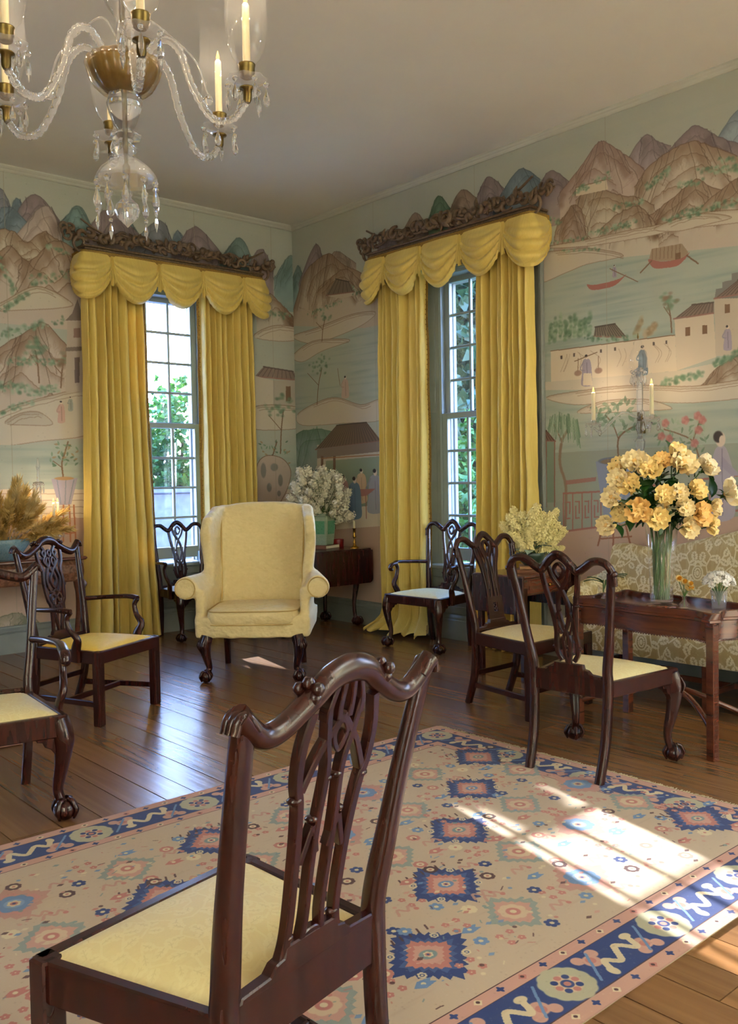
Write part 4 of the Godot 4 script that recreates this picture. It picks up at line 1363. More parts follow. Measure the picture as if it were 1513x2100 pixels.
# ---------------------------------------------------------------- outside
func leaf_mesh(size: float) -> ArrayMesh:
	var st := new_st()
	st.set_smooth_group(-1)
	for k in 3:
		var b := Basis.from_euler(Vector3(0.4 * k - 0.3, 2.1 * k, 0.5 * k))
		var o := b * Vector3(0.25 * size, 0, 0)
		quad(st, o + b * Vector3(-size, 0, 0), o + b * Vector3(0, 0.1 * size, -size * 0.55), o + b * Vector3(size, 0, 0), o + b * Vector3(0, -0.08 * size, size * 0.55))
	return finish(st)
func make_tree(at: Vector3, tall: float, crown: Vector3, low: float, n: int, seed_n: int, label: String, tone: int, leaf := 0.1, called := "leafy_tree"):
	var root := thing(called, label, "tree", at, 0.0, "")
	var rng := RandomNumberGenerator.new()
	rng.seed = seed_n
	var st := new_st()
	var top := low + (tall - low) * 0.6
	sweep(st, [Vector3.ZERO, Vector3(0.08, low * 0.6, 0.04), Vector3(-0.04, low, 0.02), Vector3(0.1, top, 0)], [Vector2(0.03 * tall, 0.03 * tall), Vector2(0.008 * tall, 0.008 * tall)], Vector3.RIGHT, "round", 8)
	for k in 6:
		var a := TAU * k / 6.0 + rng.randf()
		var s := Vector3(0, lerpf(low * 0.9, top * 0.9, k / 6.0), 0)
		tube(st, [s, s + Vector3(cos(a) * crown.x * 0.35, tall * 0.08, sin(a) * crown.z * 0.35), s + Vector3(cos(a) * crown.x * 0.7, tall * 0.14, sin(a) * crown.z * 0.7)], 0.008 * tall, 5)
	part("trunk", st, M.bark, root)
	var mm := MultiMesh.new()
	mm.transform_format = MultiMesh.TRANSFORM_3D
	mm.mesh = leaf_mesh(leaf)
	mm.instance_count = n
	var clumps := []
	for k in (26 if crown.y > 0.5 else 90):
		var d := Vector3(rng.randfn(), rng.randfn(), rng.randfn()).normalized() * pow(rng.randf(), 0.4)
		clumps.append(Vector3(d.x * crown.x, (tall + low) * 0.5 + d.y * crown.y, d.z * crown.z))
	for k in n:
		var c: Vector3 = clumps[rng.randi() % clumps.size()]
		var p = c + Vector3(clampf(rng.randfn(), -1.7, 1.7), clampf(rng.randfn(), -1.7, 1.7) * 0.8, clampf(rng.randfn(), -1.7, 1.7)) * min(crown.x, crown.y) * (0.26 if crown.y > 0.5 else 0.12)
		mm.set_instance_transform(k, Transform3D(Basis.from_euler(Vector3(rng.randf() * TAU, rng.randf() * TAU, rng.randf() * TAU)).scaled(Vector3.ONE * rng.randf_range(0.7, 1.4)), p))
	var f := MultiMeshInstance3D.new()
	f.name = "foliage"
	f.multimesh = mm
	f.material_override = M.tree_leaf[tone]
	f.set_meta("kind", "stuff")
	root.add_child(f)
func build_outside():
	var st := new_st()
	box(st, Vector3(-40, -0.9, -60), Vector3(60, -0.6, -0.5))
	box(st, Vector3(0.5, -0.9, -0.5), Vector3(60, -0.6, 40))
	struct("ground_lawn", st, M.grass, "mown lawn outside the windows", "lawn")
	st = new_st()
	box(st, Vector3(-12, -0.6, -7.5), Vector3(9, -0.56, -0.5))
	struct("ground_terrace", st, M.paving, "grey paved terrace outside the window beside the small armchair", "paving")
	# low wall and clipped shrubs beyond the terrace
	st = new_st()
	box(st, Vector3(-6, -0.6, -9.3), Vector3(14, 1.12, -8.9), 0.02)
	box(st, Vector3(-6.05, 1.12, -9.38), Vector3(14.05, 1.22, -8.82), 0.02)
	single("garden_wall", st, M.brick_wall, "bluish grey garden wall beyond the paved terrace", "wall")
	make_tree(Vector3(2.6, -0.6, -11.5), 3.7, Vector3(1.6, 1.3, 1.2), 1.2, 2200, 91, "sunlit shrub behind the left end of the bluish garden wall", 1, 0.09, "leafy_shrub")
	make_tree(Vector3(5.4, -0.6, -11.8), 4.0, Vector3(1.7, 1.4, 1.2), 1.2, 2200, 92, "sunlit shrub behind the right end of the bluish garden wall", 1, 0.09, "leafy_shrub")
	# unseen tree, out of view, its crown placed to keep the sun off the middle panes
	make_tree(Vector3(0.15, -0.6, -6.4), 5.58, Vector3(1.15, 0.47, 0.8), 4.6, 9000, 93, "unseen slender tree on the paved terrace, placed to shade the middle panes", 0, 0.1)
	# trees beyond the other window
	make_tree(Vector3(6.2, -0.6, -3.4), 8.0, Vector3(2.3, 3.0, 2.2), 1.6, 6500, 94, "large dark green tree nearest the sofa-side window", 0, 0.12)
	make_tree(Vector3(9.5, -0.6, -8.2), 9.5, Vector3(3.4, 4.0, 3.2), 1.0, 8000, 95, "tall spreading tree behind the dark green one", 2, 0.15)
	make_tree(Vector3(11.5, -0.6, -4.6), 8.6, Vector3(3.0, 3.6, 3.0), 1.2, 7000, 96, "bluish green tree in front of the pale garden house", 2, 0.15)
	make_tree(Vector3(4.4, -0.6, -1.6), 2.6, Vector3(0.9, 0.9, 0.9), 0.6, 2000, 97, "low bright shrub outside the sofa-side window", 1, 0.08, "leafy_shrub")
	var h := thing("garden_house", "pale garden house with a slate roof beyond the trees", "building", Vector3(17, -0.6, -11), 0.7)
	st = new_st()
	box(st, Vector3(-5, 0, -3), Vector3(5, 3.4, 3))
	part("wall", st, M.white_paint, h)
	st = new_st()
	loft(st, [PackedVector3Array([Vector3(-5.4, 3.4, -3.4), Vector3(-5.4, 3.4, 3.4), Vector3(-5.4, 5.4, 0)]), PackedVector3Array([Vector3(5.4, 3.4, -3.4), Vector3(5.4, 3.4, 3.4), Vector3(5.4, 5.4, 0)])], true)
	part("roof", st, M.slate, h)
	for x in [-3.2, 0.0, 3.2]:
		st = new_st()
		box(st, Vector3(x - 0.45, 1.0, 2.98), Vector3(x + 0.45, 2.5, 3.04))
		part("window_frame", st, M.slate, h)

# ---------------------------------------------------------------- rugs
const RUG_LO := Vector2(-5.45, 3.83)
const RUG_HI := Vector2(-1.985, 5.89)
func paint_rug() -> Texture2D:
	var s := 590.0
	var w := int((RUG_HI.x - RUG_LO.x) * s)
	var h := int((RUG_HI.y - RUG_LO.y) * s)
	var field := Color(0.655, 0.575, 0.475)
	var p := Painter.new(w, h, Color(0.62, 0.47, 0.40), 17)
	var navy := Color(0.12, 0.17, 0.34)
	var blue := Color(0.35, 0.44, 0.55)
	var teal := Color(0.4, 0.455, 0.44)
	var rose := Color(0.62, 0.39, 0.34)
	var blush := Color(0.67, 0.5, 0.43)
	var ivory := Color(0.73, 0.655, 0.52)
	var dark := Color(0.24, 0.13, 0.12)
	var rect := func(a: float, c: Color):
		p.im.fill_rect(Rect2i(int(a * s), int(a * s), w - 2 * int(a * s), h - 2 * int(a * s)), c)
	rect.call(0.006, Color(0.66, 0.5, 0.42))
	rect.call(0.05, dark)
	rect.call(0.054, navy)
	rect.call(0.2, dark)
	rect.call(0.203, blush)
	rect.call(0.245, dark)
	rect.call(0.248, field)
	var flower := func(c: Vector2, r: float, petals: int, a: Color, b: Color, core: Color):
		for k in petals:
			p.blob(c + Vector2.from_angle(TAU * k / petals) * r * 0.62, Vector2(r * 0.42, r * 0.42), a, 1.0)
		p.blob(c, Vector2(r * 0.55, r * 0.55), b, 1.0)
		p.blob(c, Vector2(r * 0.25, r * 0.25), core, 1.0)
	# guard stripes: small crosses and lozenges
	for g in [[0.028, 0.0], [0.226, 0.2]]:
		var a: float = g[0] * s
		var along := [[Vector2(a, a), Vector2(w - a, a)], [Vector2(a, h - a), Vector2(w - a, h - a)], [Vector2(a, a), Vector2(a, h - a)], [Vector2(w - a, a), Vector2(w - a, h - a)]]
		for e in along:
			var n := int(e[0].distance_to(e[1]) / (0.085 * s))
			for k in n:
				var c: Vector2 = e[0].lerp(e[1], (k + 0.5) / n)
				if k % 2 == 0:
					p.blob(c, Vector2(3, 8), navy, 1.0)
					p.blob(c, Vector2(8, 3), navy, 1.0)
				else:
					p.poly(PackedVector2Array([c + Vector2(-9, 0), c + Vector2(0, -8), c + Vector2(9, 0), c + Vector2(0, 8)]), [ivory, rose, ivory][k % 3])
					p.blob(c, Vector2(3, 3), dark, 1.0)
	# main border: rosettes, trefoils and hooked ivory vines
	var bmid := 0.127 * s
	var sides := [[Vector2(bmid, bmid), Vector2(w - bmid, bmid), Vector2(0, 1)], [Vector2(w - bmid, h - bmid), Vector2(bmid, h - bmid), Vector2(0, -1)], [Vector2(bmid, h - bmid), Vector2(bmid, bmid), Vector2(1, 0)], [Vector2(w - bmid, bmid), Vector2(w - bmid, h - bmid), Vector2(-1, 0)]]
	for e in sides:
		var length: float = e[0].distance_to(e[1])
		var n := int(round(length / (0.46 * s)))
		var d: Vector2 = (e[1] - e[0]) / n
		var u: Vector2 = d.normalized()
		var v: Vector2 = e[2]
		for k in n + 1:
			var c: Vector2 = e[0] + d * k
			flower.call(c, 0.078 * s, 12, Color(0.6, 0.57, 0.46), ivory.lerp(rose, 0.25), navy)
			for q in 8:
				p.blob(c + Vector2.from_angle(TAU * q / 8.0) * 0.032 * s, Vector2(6, 6), [rose, navy][q % 2], 1.0)
			p.blob(c, Vector2(6, 6), rose, 1.0)
			if k == n:
				continue
			for m in 2:
				var t := c + d * (0.3 + 0.4 * m)
				var f := v if m == 0 else -v
				# pink trefoil
				p.blob(t - f * 0.02 * s, Vector2(0.03 * s, 0.03 * s), blush, 1.0)
				p.blob(t - f * 0.045 * s + u * 0.03 * s, Vector2(0.022 * s, 0.022 * s), blush, 1.0)
				p.blob(t - f * 0.045 * s - u * 0.03 * s, Vector2(0.022 * s, 0.022 * s), blush, 1.0)
				p.blob(t - f * 0.025 * s, Vector2(9, 9), rose, 1.0)
			var mid := c + d * 0.5
			var vine := smooth_path([mid - u * 0.085 * s + v * 0.03 * s, mid - u * 0.06 * s - v * 0.02 * s, mid - u * 0.02 * s + v * 0.025 * s, mid + u * 0.03 * s - v * 0.03 * s, mid + u * 0.065 * s + v * 0.0 * s, mid + u * 0.09 * s - v * 0.04 * s], 8)
			p.stroke(vine, 13, ivory, 1.0, 0.1)
			p.blob(mid - u * 0.085 * s + v * 0.035 * s, Vector2(13, 9), ivory, 1.0)
			p.blob(mid + u * 0.09 * s - v * 0.045 * s, Vector2(9, 13), ivory, 1.0)
			p.stroke([c + d * 0.17 + v * 0.05 * s, c + d * 0.34 - v * 0.055 * s], 4, blue, 1.0, 0.1)
			p.stroke([c + d * 0.83 - v * 0.05 * s, c + d * 0.66 + v * 0.055 * s], 4, blue, 1.0, 0.1)
	# field: diagonal order of navy, grey-green, rose and grey-green palmettes
	var jag := func(c: Vector2, r: Vector2, teeth: int, col: Color, depth: float):
		var o := PackedVector2Array()
		for k in teeth * 2:
			var q := 1.0 if k % 2 == 0 else 1.0 - depth
			# a square with clipped corners set on its point, so that its sides run across the rug
			var dir := Vector2.from_angle(TAU * k / (teeth * 2.0))
			var sq = 1.0 / max(0.76, max(absf(dir.x), absf(dir.y)))
			o.append(c + (dir * sq * q * (r.x + r.y) * 0.43 * Vector2(1.08, 0.95)).rotated(-PI / 4))
		p.poly(o, col)
	for i in 11:
		for j in 8:
			var c := Vector2(w - (0.24 + 0.355 * i) * s, (0.5 + 0.272 * (j - 1)) * s)
			c += Vector2(p.rng.randf_range(-8, 8), p.rng.randf_range(-6, 6))
			if c.x < 0.3 * s or c.y < 0.28 * s or c.y > h - 0.28 * s or c.x > w - 0.22 * s:
				continue
			var kind := posmod(j - 1 - i, 4)
			if kind == 0:
				jag.call(c, Vector2(0.148, 0.116) * s, 26, navy, 0.15)
				jag.call(c, Vector2(0.11, 0.086) * s, 17, navy.lerp(blue, 0.4), 0.2)
				jag.call(c, Vector2(0.088, 0.07) * s, 19, rose, 0.16)
				jag.call(c, Vector2(0.06, 0.048) * s, 15, blush, 0.16)
				p.blob(c, Vector2(0.03, 0.024) * s, [teal, blue][i % 2], 1.0)
				flower.call(c, 0.016 * s, 6, ivory, rose, navy)
				for q in 4:
					var dd := Vector2([-1, 1, -1, 1][q], [-1, -1, 1, 1][q])
					flower.call(c + dd * Vector2(0.085, 0.062) * s, 0.014 * s, 6, ivory, navy, ivory)
				for q in 7:
					p.stroke([c + Vector2(-0.1 + 0.033 * q, -0.1) * s, c + Vector2(-0.09 + 0.033 * q, -0.125) * s], 4, dark, 0.9)
			elif kind == 2:
				jag.call(c, Vector2(0.115, 0.1) * s, 17, blush.darkened(0.06), 0.14)
				jag.call(c, Vector2(0.085, 0.074) * s, 13, rose.lightened(0.1), 0.16)
				flower.call(c, 0.06 * s, 8, blue, blue.lightened(0.15), ivory)
				flower.call(c, 0.022 * s, 6, ivory, rose, navy)
			else:
				jag.call(c, Vector2(0.108, 0.088) * s, 19, teal.lerp(field, 0.3), 0.14)
				jag.call(c, Vector2(0.08, 0.064) * s, 15, blush, 0.14)
				flower.call(c, 0.046 * s, 8, ivory.lerp(rose, 0.15), rose, ivory)
			# what lies between: quatrefoils, stars, arrows, hooks
			for q in 7:
				var e := c + Vector2(0.172, 0.0).rotated(0.5 + 0.9 * q) * s * Vector2(1.0, 0.75) + Vector2(p.rng.randf_range(-12, 12), p.rng.randf_range(-8, 8))
				match (q + i + j) % 5:
					0:
						for z in 4:
							flower.call(e + Vector2([-1, 1, -1, 1][z], [-1, -1, 1, 1][z]) * 0.022 * s, 0.013 * s, 5, rose, rose, ivory)
					1:
						p.poly(PackedVector2Array([e + Vector2(-20, 0), e + Vector2(-4, -11), e + Vector2(22, -7), e + Vector2(14, 0), e + Vector2(22, 7), e + Vector2(-4, 11)]), [blue, rose][(i + q) % 2])
						p.blob(e, Vector2(4, 4), ivory, 1.0)
					2:
						flower.call(e, 0.026 * s, 8, [rose, dark, ivory][(i + j) % 3], ivory, rose)
					3:
						p.stroke(smooth_path([e + Vector2(-22, 8), e + Vector2(-10, -9), e + Vector2(2, 5), e + Vector2(14, -8), e + Vector2(22, 6)], 5), 6, blush.darkened(0.05), 0.9, 0.2)
						p.blob(e + Vector2(20, 8), Vector2(5, 5), rose, 1.0)
					4:
						for z in 6:
							p.blob(e + Vector2.from_angle(TAU * z / 6.0) * 9.0, Vector2(5, 5), [navy, blue][(i + j) % 2], 1.0)
						p.blob(e, Vector2(4, 4), ivory, 1.0)
	# small filling motifs
	for k in 900:
		var c := Vector2(p.rng.randf_range(0.27 * s, w - 0.27 * s), p.rng.randf_range(0.27 * s, h - 0.27 * s))
		var col: Color = [rose, blue, dark, ivory, blush, teal][p.rng.randi() % 6]
		match k % 3:
			0: p.blob(c, Vector2(4, 4), col, 0.85)
			1: p.poly(PackedVector2Array([c + Vector2(-8, 0), c + Vector2(0, -5), c + Vector2(8, 0), c + Vector2(0, 5)]), col, 0.85)
			2: p.stroke([c, c + Vector2(p.rng.randf_range(-16, 16), p.rng.randf_range(-10, 10))], 3, col, 0.7)
	# wear: lighter rows of knots
	for k in 500:
		p.blob(Vector2(p.rng.randf() * w, p.rng.randf() * h), Vector2(p.rng.randf_range(20, 70), p.rng.randf_range(2, 5)), [Color(0.75, 0.66, 0.52), Color(0.45, 0.36, 0.3)][k % 2], 0.1, 1.0)
	p.speckle(12000, 1, 2, [Color(0.8, 0.72, 0.6), Color(0.3, 0.24, 0.22), Color(0.7, 0.55, 0.42)], 0.16)
	return p.texture()
func build_rugs():
	var m := plain(Color.WHITE, 0.95, 0.0, 0.2)
	m.albedo_texture = paint_rug()
	m.rim_enabled = true
	m.rim = 0.2
	relief(m, noise_tex(512, 0.35, [Color.BLACK, Color.WHITE], 18, FastNoiseLite.TYPE_VALUE, 2), 0.25)
	m.heightmap_enabled = false
	var st := new_st()
	var t := 0.007
	var nx := 60
	var nz := 36
	var rng := FastNoiseLite.new()
	rng.seed = 3
	rng.frequency = 0.9
	var top := func(u: float, v: float) -> Vector3:
		var x := lerpf(RUG_LO.x, RUG_HI.x, u)
		var z := lerpf(RUG_LO.y, RUG_HI.y, v)
		return Vector3(x + 0.006 * rng.get_noise_2d(z * 3.0, 5.0) * (1.0 if u > 0.98 else 0.0), t + 0.0006 * rng.get_noise_2d(x, z), z + 0.006 * rng.get_noise_2d(x * 3.0, 9.0) * (1.0 if v < 0.02 or v > 0.98 else 0.0))
	sheet(st, nx, nz, top)
	var rugobj := thing("patterned_rug", "large tan rug with navy border and palmettes under the dark carved chair", "rug", Vector3.ZERO)
	part("pile", st, m, rugobj)
	st = new_st()
	box(st, Vector3(RUG_LO.x, 0.0005, RUG_LO.y + 0.004), Vector3(RUG_HI.x - 0.004, t - 0.0015, RUG_HI.y - 0.004))
	part("backing", st, M.fringe, rugobj)
	st = new_st()
	var rr := RandomNumberGenerator.new()
	rr.seed = 4
	for k in 260:
		var z := lerpf(RUG_LO.y, RUG_HI.y, (k + 0.5) / 260.0)
		var e := Vector3(RUG_HI.x, 0.005, z)
		tube(st, [e - Vector3(0.006, 0, 0), e + Vector3(0.012, -0.001, rr.randf_range(-0.004, 0.004)), e + Vector3(rr.randf_range(0.02, 0.034), -0.0035, rr.randf_range(-0.008, 0.008))], 0.0022, 4)
	var fr := part("fringe", st, M.fringe, rugobj)
	fr.set_meta("kind", "stuff")
	# corner of a second rug under the left-hand chairs
	st = new_st()
	var c := on_y(46, 1528, 0.0)
	var p := Painter.new(512, 512, Color(0.62, 0.45, 0.37), 19)
	for k in 7:
		p.im.fill_rect(Rect2i(20 + 22 * k, 20 + 22 * k, 472 - 44 * k, 472 - 44 * k), [Color(0.75, 0.66, 0.56), Color(0.55, 0.27, 0.23), Color(0.7, 0.58, 0.48), Color(0.3, 0.3, 0.38), Color(0.72, 0.6, 0.5), Color(0.6, 0.36, 0.3), Color(0.66, 0.52, 0.42)][k])
	for k in 60:
		for e in [Vector2(8.5 * k, 30), Vector2(482, 8.5 * k), Vector2(8.5 * k, 75)]:
			p.blob(e, Vector2(3, 3), [Color(0.3, 0.2, 0.2), Color(0.8, 0.72, 0.6)][k % 2], 1.0)
	p.speckle(2500, 1, 2, [Color(0.8, 0.72, 0.6), Color(0.35, 0.25, 0.22)], 0.2)
	var m2 := plain(Color.WHITE, 0.95, 0.0, 0.2)
	m2.albedo_texture = p.texture()
	var sl := func(u: float, v: float) -> Vector3:
		return c + Vector3(-2.2 * (1.0 - u), 0.006, -1.4 * (1.0 - v)).rotated(Vector3.UP, -0.12)
	sheet(st, 4, 4, sl)
	var r2 := thing("small_rug", "corner of a pink and red rug beneath the left-hand armchairs", "rug", Vector3.ZERO)
	part("pile", st, m2, r2)
	st = new_st()
	for k in 60:
		var e: Vector3 = sl.call(1.0, (k + 0.5) / 60.0)
		tube(st, [e, e + Vector3(0.02, -0.003, rr.randf_range(-0.004, 0.004))], 0.002, 4)
	var fr2 := part("fringe", st, M.fringe, r2)
	fr2.set_meta("kind", "stuff")

# ---------------------------------------------------------------- drapery
func build_drapery():
	curtain("gold silk curtain hanging between the pagoda tower and the white-sky window", Transform3D(Basis.IDENTITY, Vector3.ZERO), -2.2, -1.66, 201, 0.0, 0.07, 1.0)
	curtain("gold silk curtain hanging behind the wing chair", Transform3D(Basis.IDENTITY, Vector3.ZERO), -1.11, -0.55, 202, 0.0, 0.0, -1.0)
	var right := Transform3D(Basis(Vector3(0, 0, 1), Vector3(0, 1, 0), Vector3(-1, 0, 0)), Vector3.ZERO)
	curtain("gold silk curtain puddling on the floor between corner table and window armchair", right, 1.34, 1.9, 203, 1.0, -0.05, 1.0)
	curtain("gold silk curtain hanging behind the yellow stock flowers", right, 2.475, 3.0, 204, 0.0, 0.0, -1.0)
	valance("gold silk swag valance over the window with the white sky", Transform3D(Basis.IDENTITY, Vector3(-1.355, 0, 0)), 0.86, 301)
	valance("gold silk swag valance over the window showing green trees", Transform3D(right.basis, Vector3(0, 0, 2.2)), 0.87, 302)
	pelmet("dark carved rococo pelmet over the window with the white sky", Transform3D(Basis.IDENTITY, Vector3(-1.355, 0, 0)), 0.86, 303)
	pelmet("dark carved rococo pelmet over the window showing green trees", Transform3D(right.basis, Vector3(0, 0, 2.2)), 0.87, 304)
func curtain(label: String, xf: Transform3D, x0: float, x1: float, seed_n: int, puddle: float, skew: float, inner: float):
	var root := thing("curtain", label, "curtain", xf.origin, xf.basis.get_euler().y)
	var rng := RandomNumberGenerator.new()
	rng.seed = seed_n
	# pleat positions of uneven width
	var edges := [0.0]
	while edges[edges.size() - 1] < 1.0:
		edges.append(edges[edges.size() - 1] + rng.randf_range(0.08, 0.17))
	var last: float = edges[edges.size() - 1]
	var amp := []
	for k in edges.size():
		edges[k] /= last
		amp.append(rng.randf_range(0.55, 1.15))
	var wav := FastNoiseLite.new()
	wav.seed = seed_n
	wav.frequency = 1.6
	var fold := func(s: float) -> Vector2:
		var i := 0
		while i < edges.size() - 2 and s > edges[i + 1]:
			i += 1
		var t: float = (s - edges[i]) / max(0.001, edges[i + 1] - edges[i])
		return Vector2(pow(0.5 - 0.5 * cos(TAU * t), 0.6), amp[i])
	var top := 3.1
	var f := func(u: float, v: float) -> Vector3:
		var y := top * (1.0 - v) + 0.012 * v
		var pd := clampf((v - 0.93) / 0.07, 0.0, 1.0)
		var fo: Vector2 = fold.call(clampf(u + 0.012 * wav.get_noise_2d(u * 3.0, v * 2.0), 0.0, 1.0))
		var depth := (0.085 + 0.045 * v) * fo.y
		var x := lerpf(x0, x1, u) + 0.018 * sin(TAU * u * 6.0 + 1.0) * v
		x += skew * pow(v, 3.0) * (u - 0.5) * 2.0 + (u - 0.5) * 0.05 * v
		var z := 0.075 + depth * fo.x + 0.012 * wav.get_noise_2d(u * 4.0 + 9.0, v * 3.0)
		if puddle > 0.0 and pd > 0.0:
			z += puddle * pd * pd * 0.15
			x += puddle * pd * pd * (u - 0.5) * 0.24 + 0.02 * pd * sin(u * 31.0)
			y = 0.014 + (1.0 - pd) * 0.2 + 0.035 * pd * absf(sin(u * 23.0 + 2.0 * sin(u * 9.0))) 
		return Vector3(x, y, z)
	var st := new_st()
	sheet(st, 150, 44, f)
	part("silk_panel", st, M.silk, root)
	# patterned tape down the inner edge
	st = new_st()
	var u := 1.0 if inner > 0.0 else 0.0
	for k in 2:
		var g := func(a: float, b: float) -> Vector3:
			var p: Vector3 = f.call(u, b * 0.985 + 0.01)
			return p + Vector3((a - 0.5) * 0.03 + 0.006 * inner, 0, 0.006 + 0.003 * k)
		if k == 0:
			sheet(st, 1, 40, g)
	for k in 150:
		var p: Vector3 = f.call(u, 0.985 * k / 150.0 + 0.01)
		ball(st, p + Vector3(0.006 * inner + 0.007 * (1 if k % 2 == 0 else -1), 0, 0.009), Vector3(0.005, 0.006, 0.004), 5, 4)
	part("braid", st, M.braid, root)
func valance(label: String, xf: Transform3D, half: float, seed_n: int):
	var root := thing("valance", label, "valance", xf.origin, xf.basis.get_euler().y)
	var d := 0.2
	var total := 2.0 * (half + d)
	var walk := func(s: float, out: float) -> Vector3:
		# s metres along the pelmet board: back to front on one end, along the front, and back again
		if s < d:
			return Vector3(-half - out, 0, s) if s < d - 0.001 else Vector3(-half - out * 0.7, 0, d + out * 0.7)
		if s > total - d:
			return Vector3(half + out, 0, total - s)
		var e: float = min(s - d, total - d - s)
		var k := clampf(e / 0.05, 0.0, 1.0)
		return Vector3(-half + (s - d) - (out * 0.6 * (1.0 - k) if s < total / 2 else -out * 0.6 * (1.0 - k)), 0, d + out * (0.5 + 0.5 * k))
	var n := 5
	var rng := RandomNumberGenerator.new()
	rng.seed = seed_n
	for k in n:
		var st := new_st()
		var ph := rng.randf() * 2.0
		var deep := rng.randf_range(0.97, 1.05)
		var f := func(u: float, v: float) -> Vector3:
			var s := (k + u) / n * total
			var b := sin(PI * u)
			var len_ := 0.085 + 0.28 * deep * pow(b, 0.5)
			var vv := pow(v, 0.9)
			var ridge := pow(absf(sin(PI * 4.4 * vv + ph + 0.5 * cos(TAU * u))), 0.7)
			var pull := 0.5 + 0.5 * cos(u * TAU * 1.0)
			var out := 0.012 + b * 0.05 * sin(PI * clampf(vv * 0.9 + 0.1, 0.0, 1.0)) + 0.044 * ridge * clampf(vv * 2.4 - 0.2, 0.0, 1.0) * (0.3 + 0.7 * b)
			out += 0.016 * pull * absf(sin(u * 40.0)) * vv
			if v > 0.95:
				out -= 0.03 * b * (v - 0.95) / 0.05
			var p: Vector3 = walk.call(s, out)
			return p + Vector3(0, 3.165 - vv * len_, 0)
		sheet(st, 44, 34, f)
		part("swag", st, M.silk, root)
	for k in range(1, n):
		# gathered knot and tail between swags
		var st := new_st()
		var g := func(u: float, v: float) -> Vector3:
			var s := k * total / n + (u - 0.5) * (0.022 + 0.06 * v)
			var p: Vector3 = walk.call(s, 0.026 + 0.022 * absf(sin(u * PI * 3.0)) * (0.4 + v) - 0.01 * v)
			return p + Vector3(0, 3.155 - v * 0.215 * (1.0 - 0.12 * cos(TAU * u)), 0)
		sheet(st, 24, 10, g)
		part("gather", st, M.silk, root)
	var st := new_st()
	var rings := []
	for i in 61:
		var p: Vector3 = walk.call(total * i / 60.0, 0.0)
		var q: Vector3 = walk.call(total * i / 60.0, 0.016)
		rings.append(PackedVector3Array([p + Vector3(0, 3.15, 0), q + Vector3(0, 3.15, 0), q + Vector3(0, 3.185, 0), p + Vector3(0, 3.185, 0)]))
	loft(st, rings, true, true)
	part("braid", st, M.braid, root)
func scroll(st: SurfaceTool, at: Vector3, size: float, dir: float, turns: float, tilt: float, thick: float):
	# a carved C-scroll lying in the plane of the wall
	var pts := []
	var sz := []
	var n := int(10 + turns * 10)
	for k in n:
		var t := float(k) / (n - 1)
		var a := tilt + dir * TAU * turns * t
		var r := size * (1.0 - 0.72 * t)
		pts.append(at + Vector3(cos(a) * r, sin(a) * r, 0.012 * sin(t * PI)))
		var w := thick * (0.45 + 0.75 * sin(PI * clampf(t * 0.85 + 0.1, 0, 1)))
		sz.append(Vector2(w, w * 1.1))
	sweep(st, pts, sz, Vector3(0, 0, 1), "round", 6)
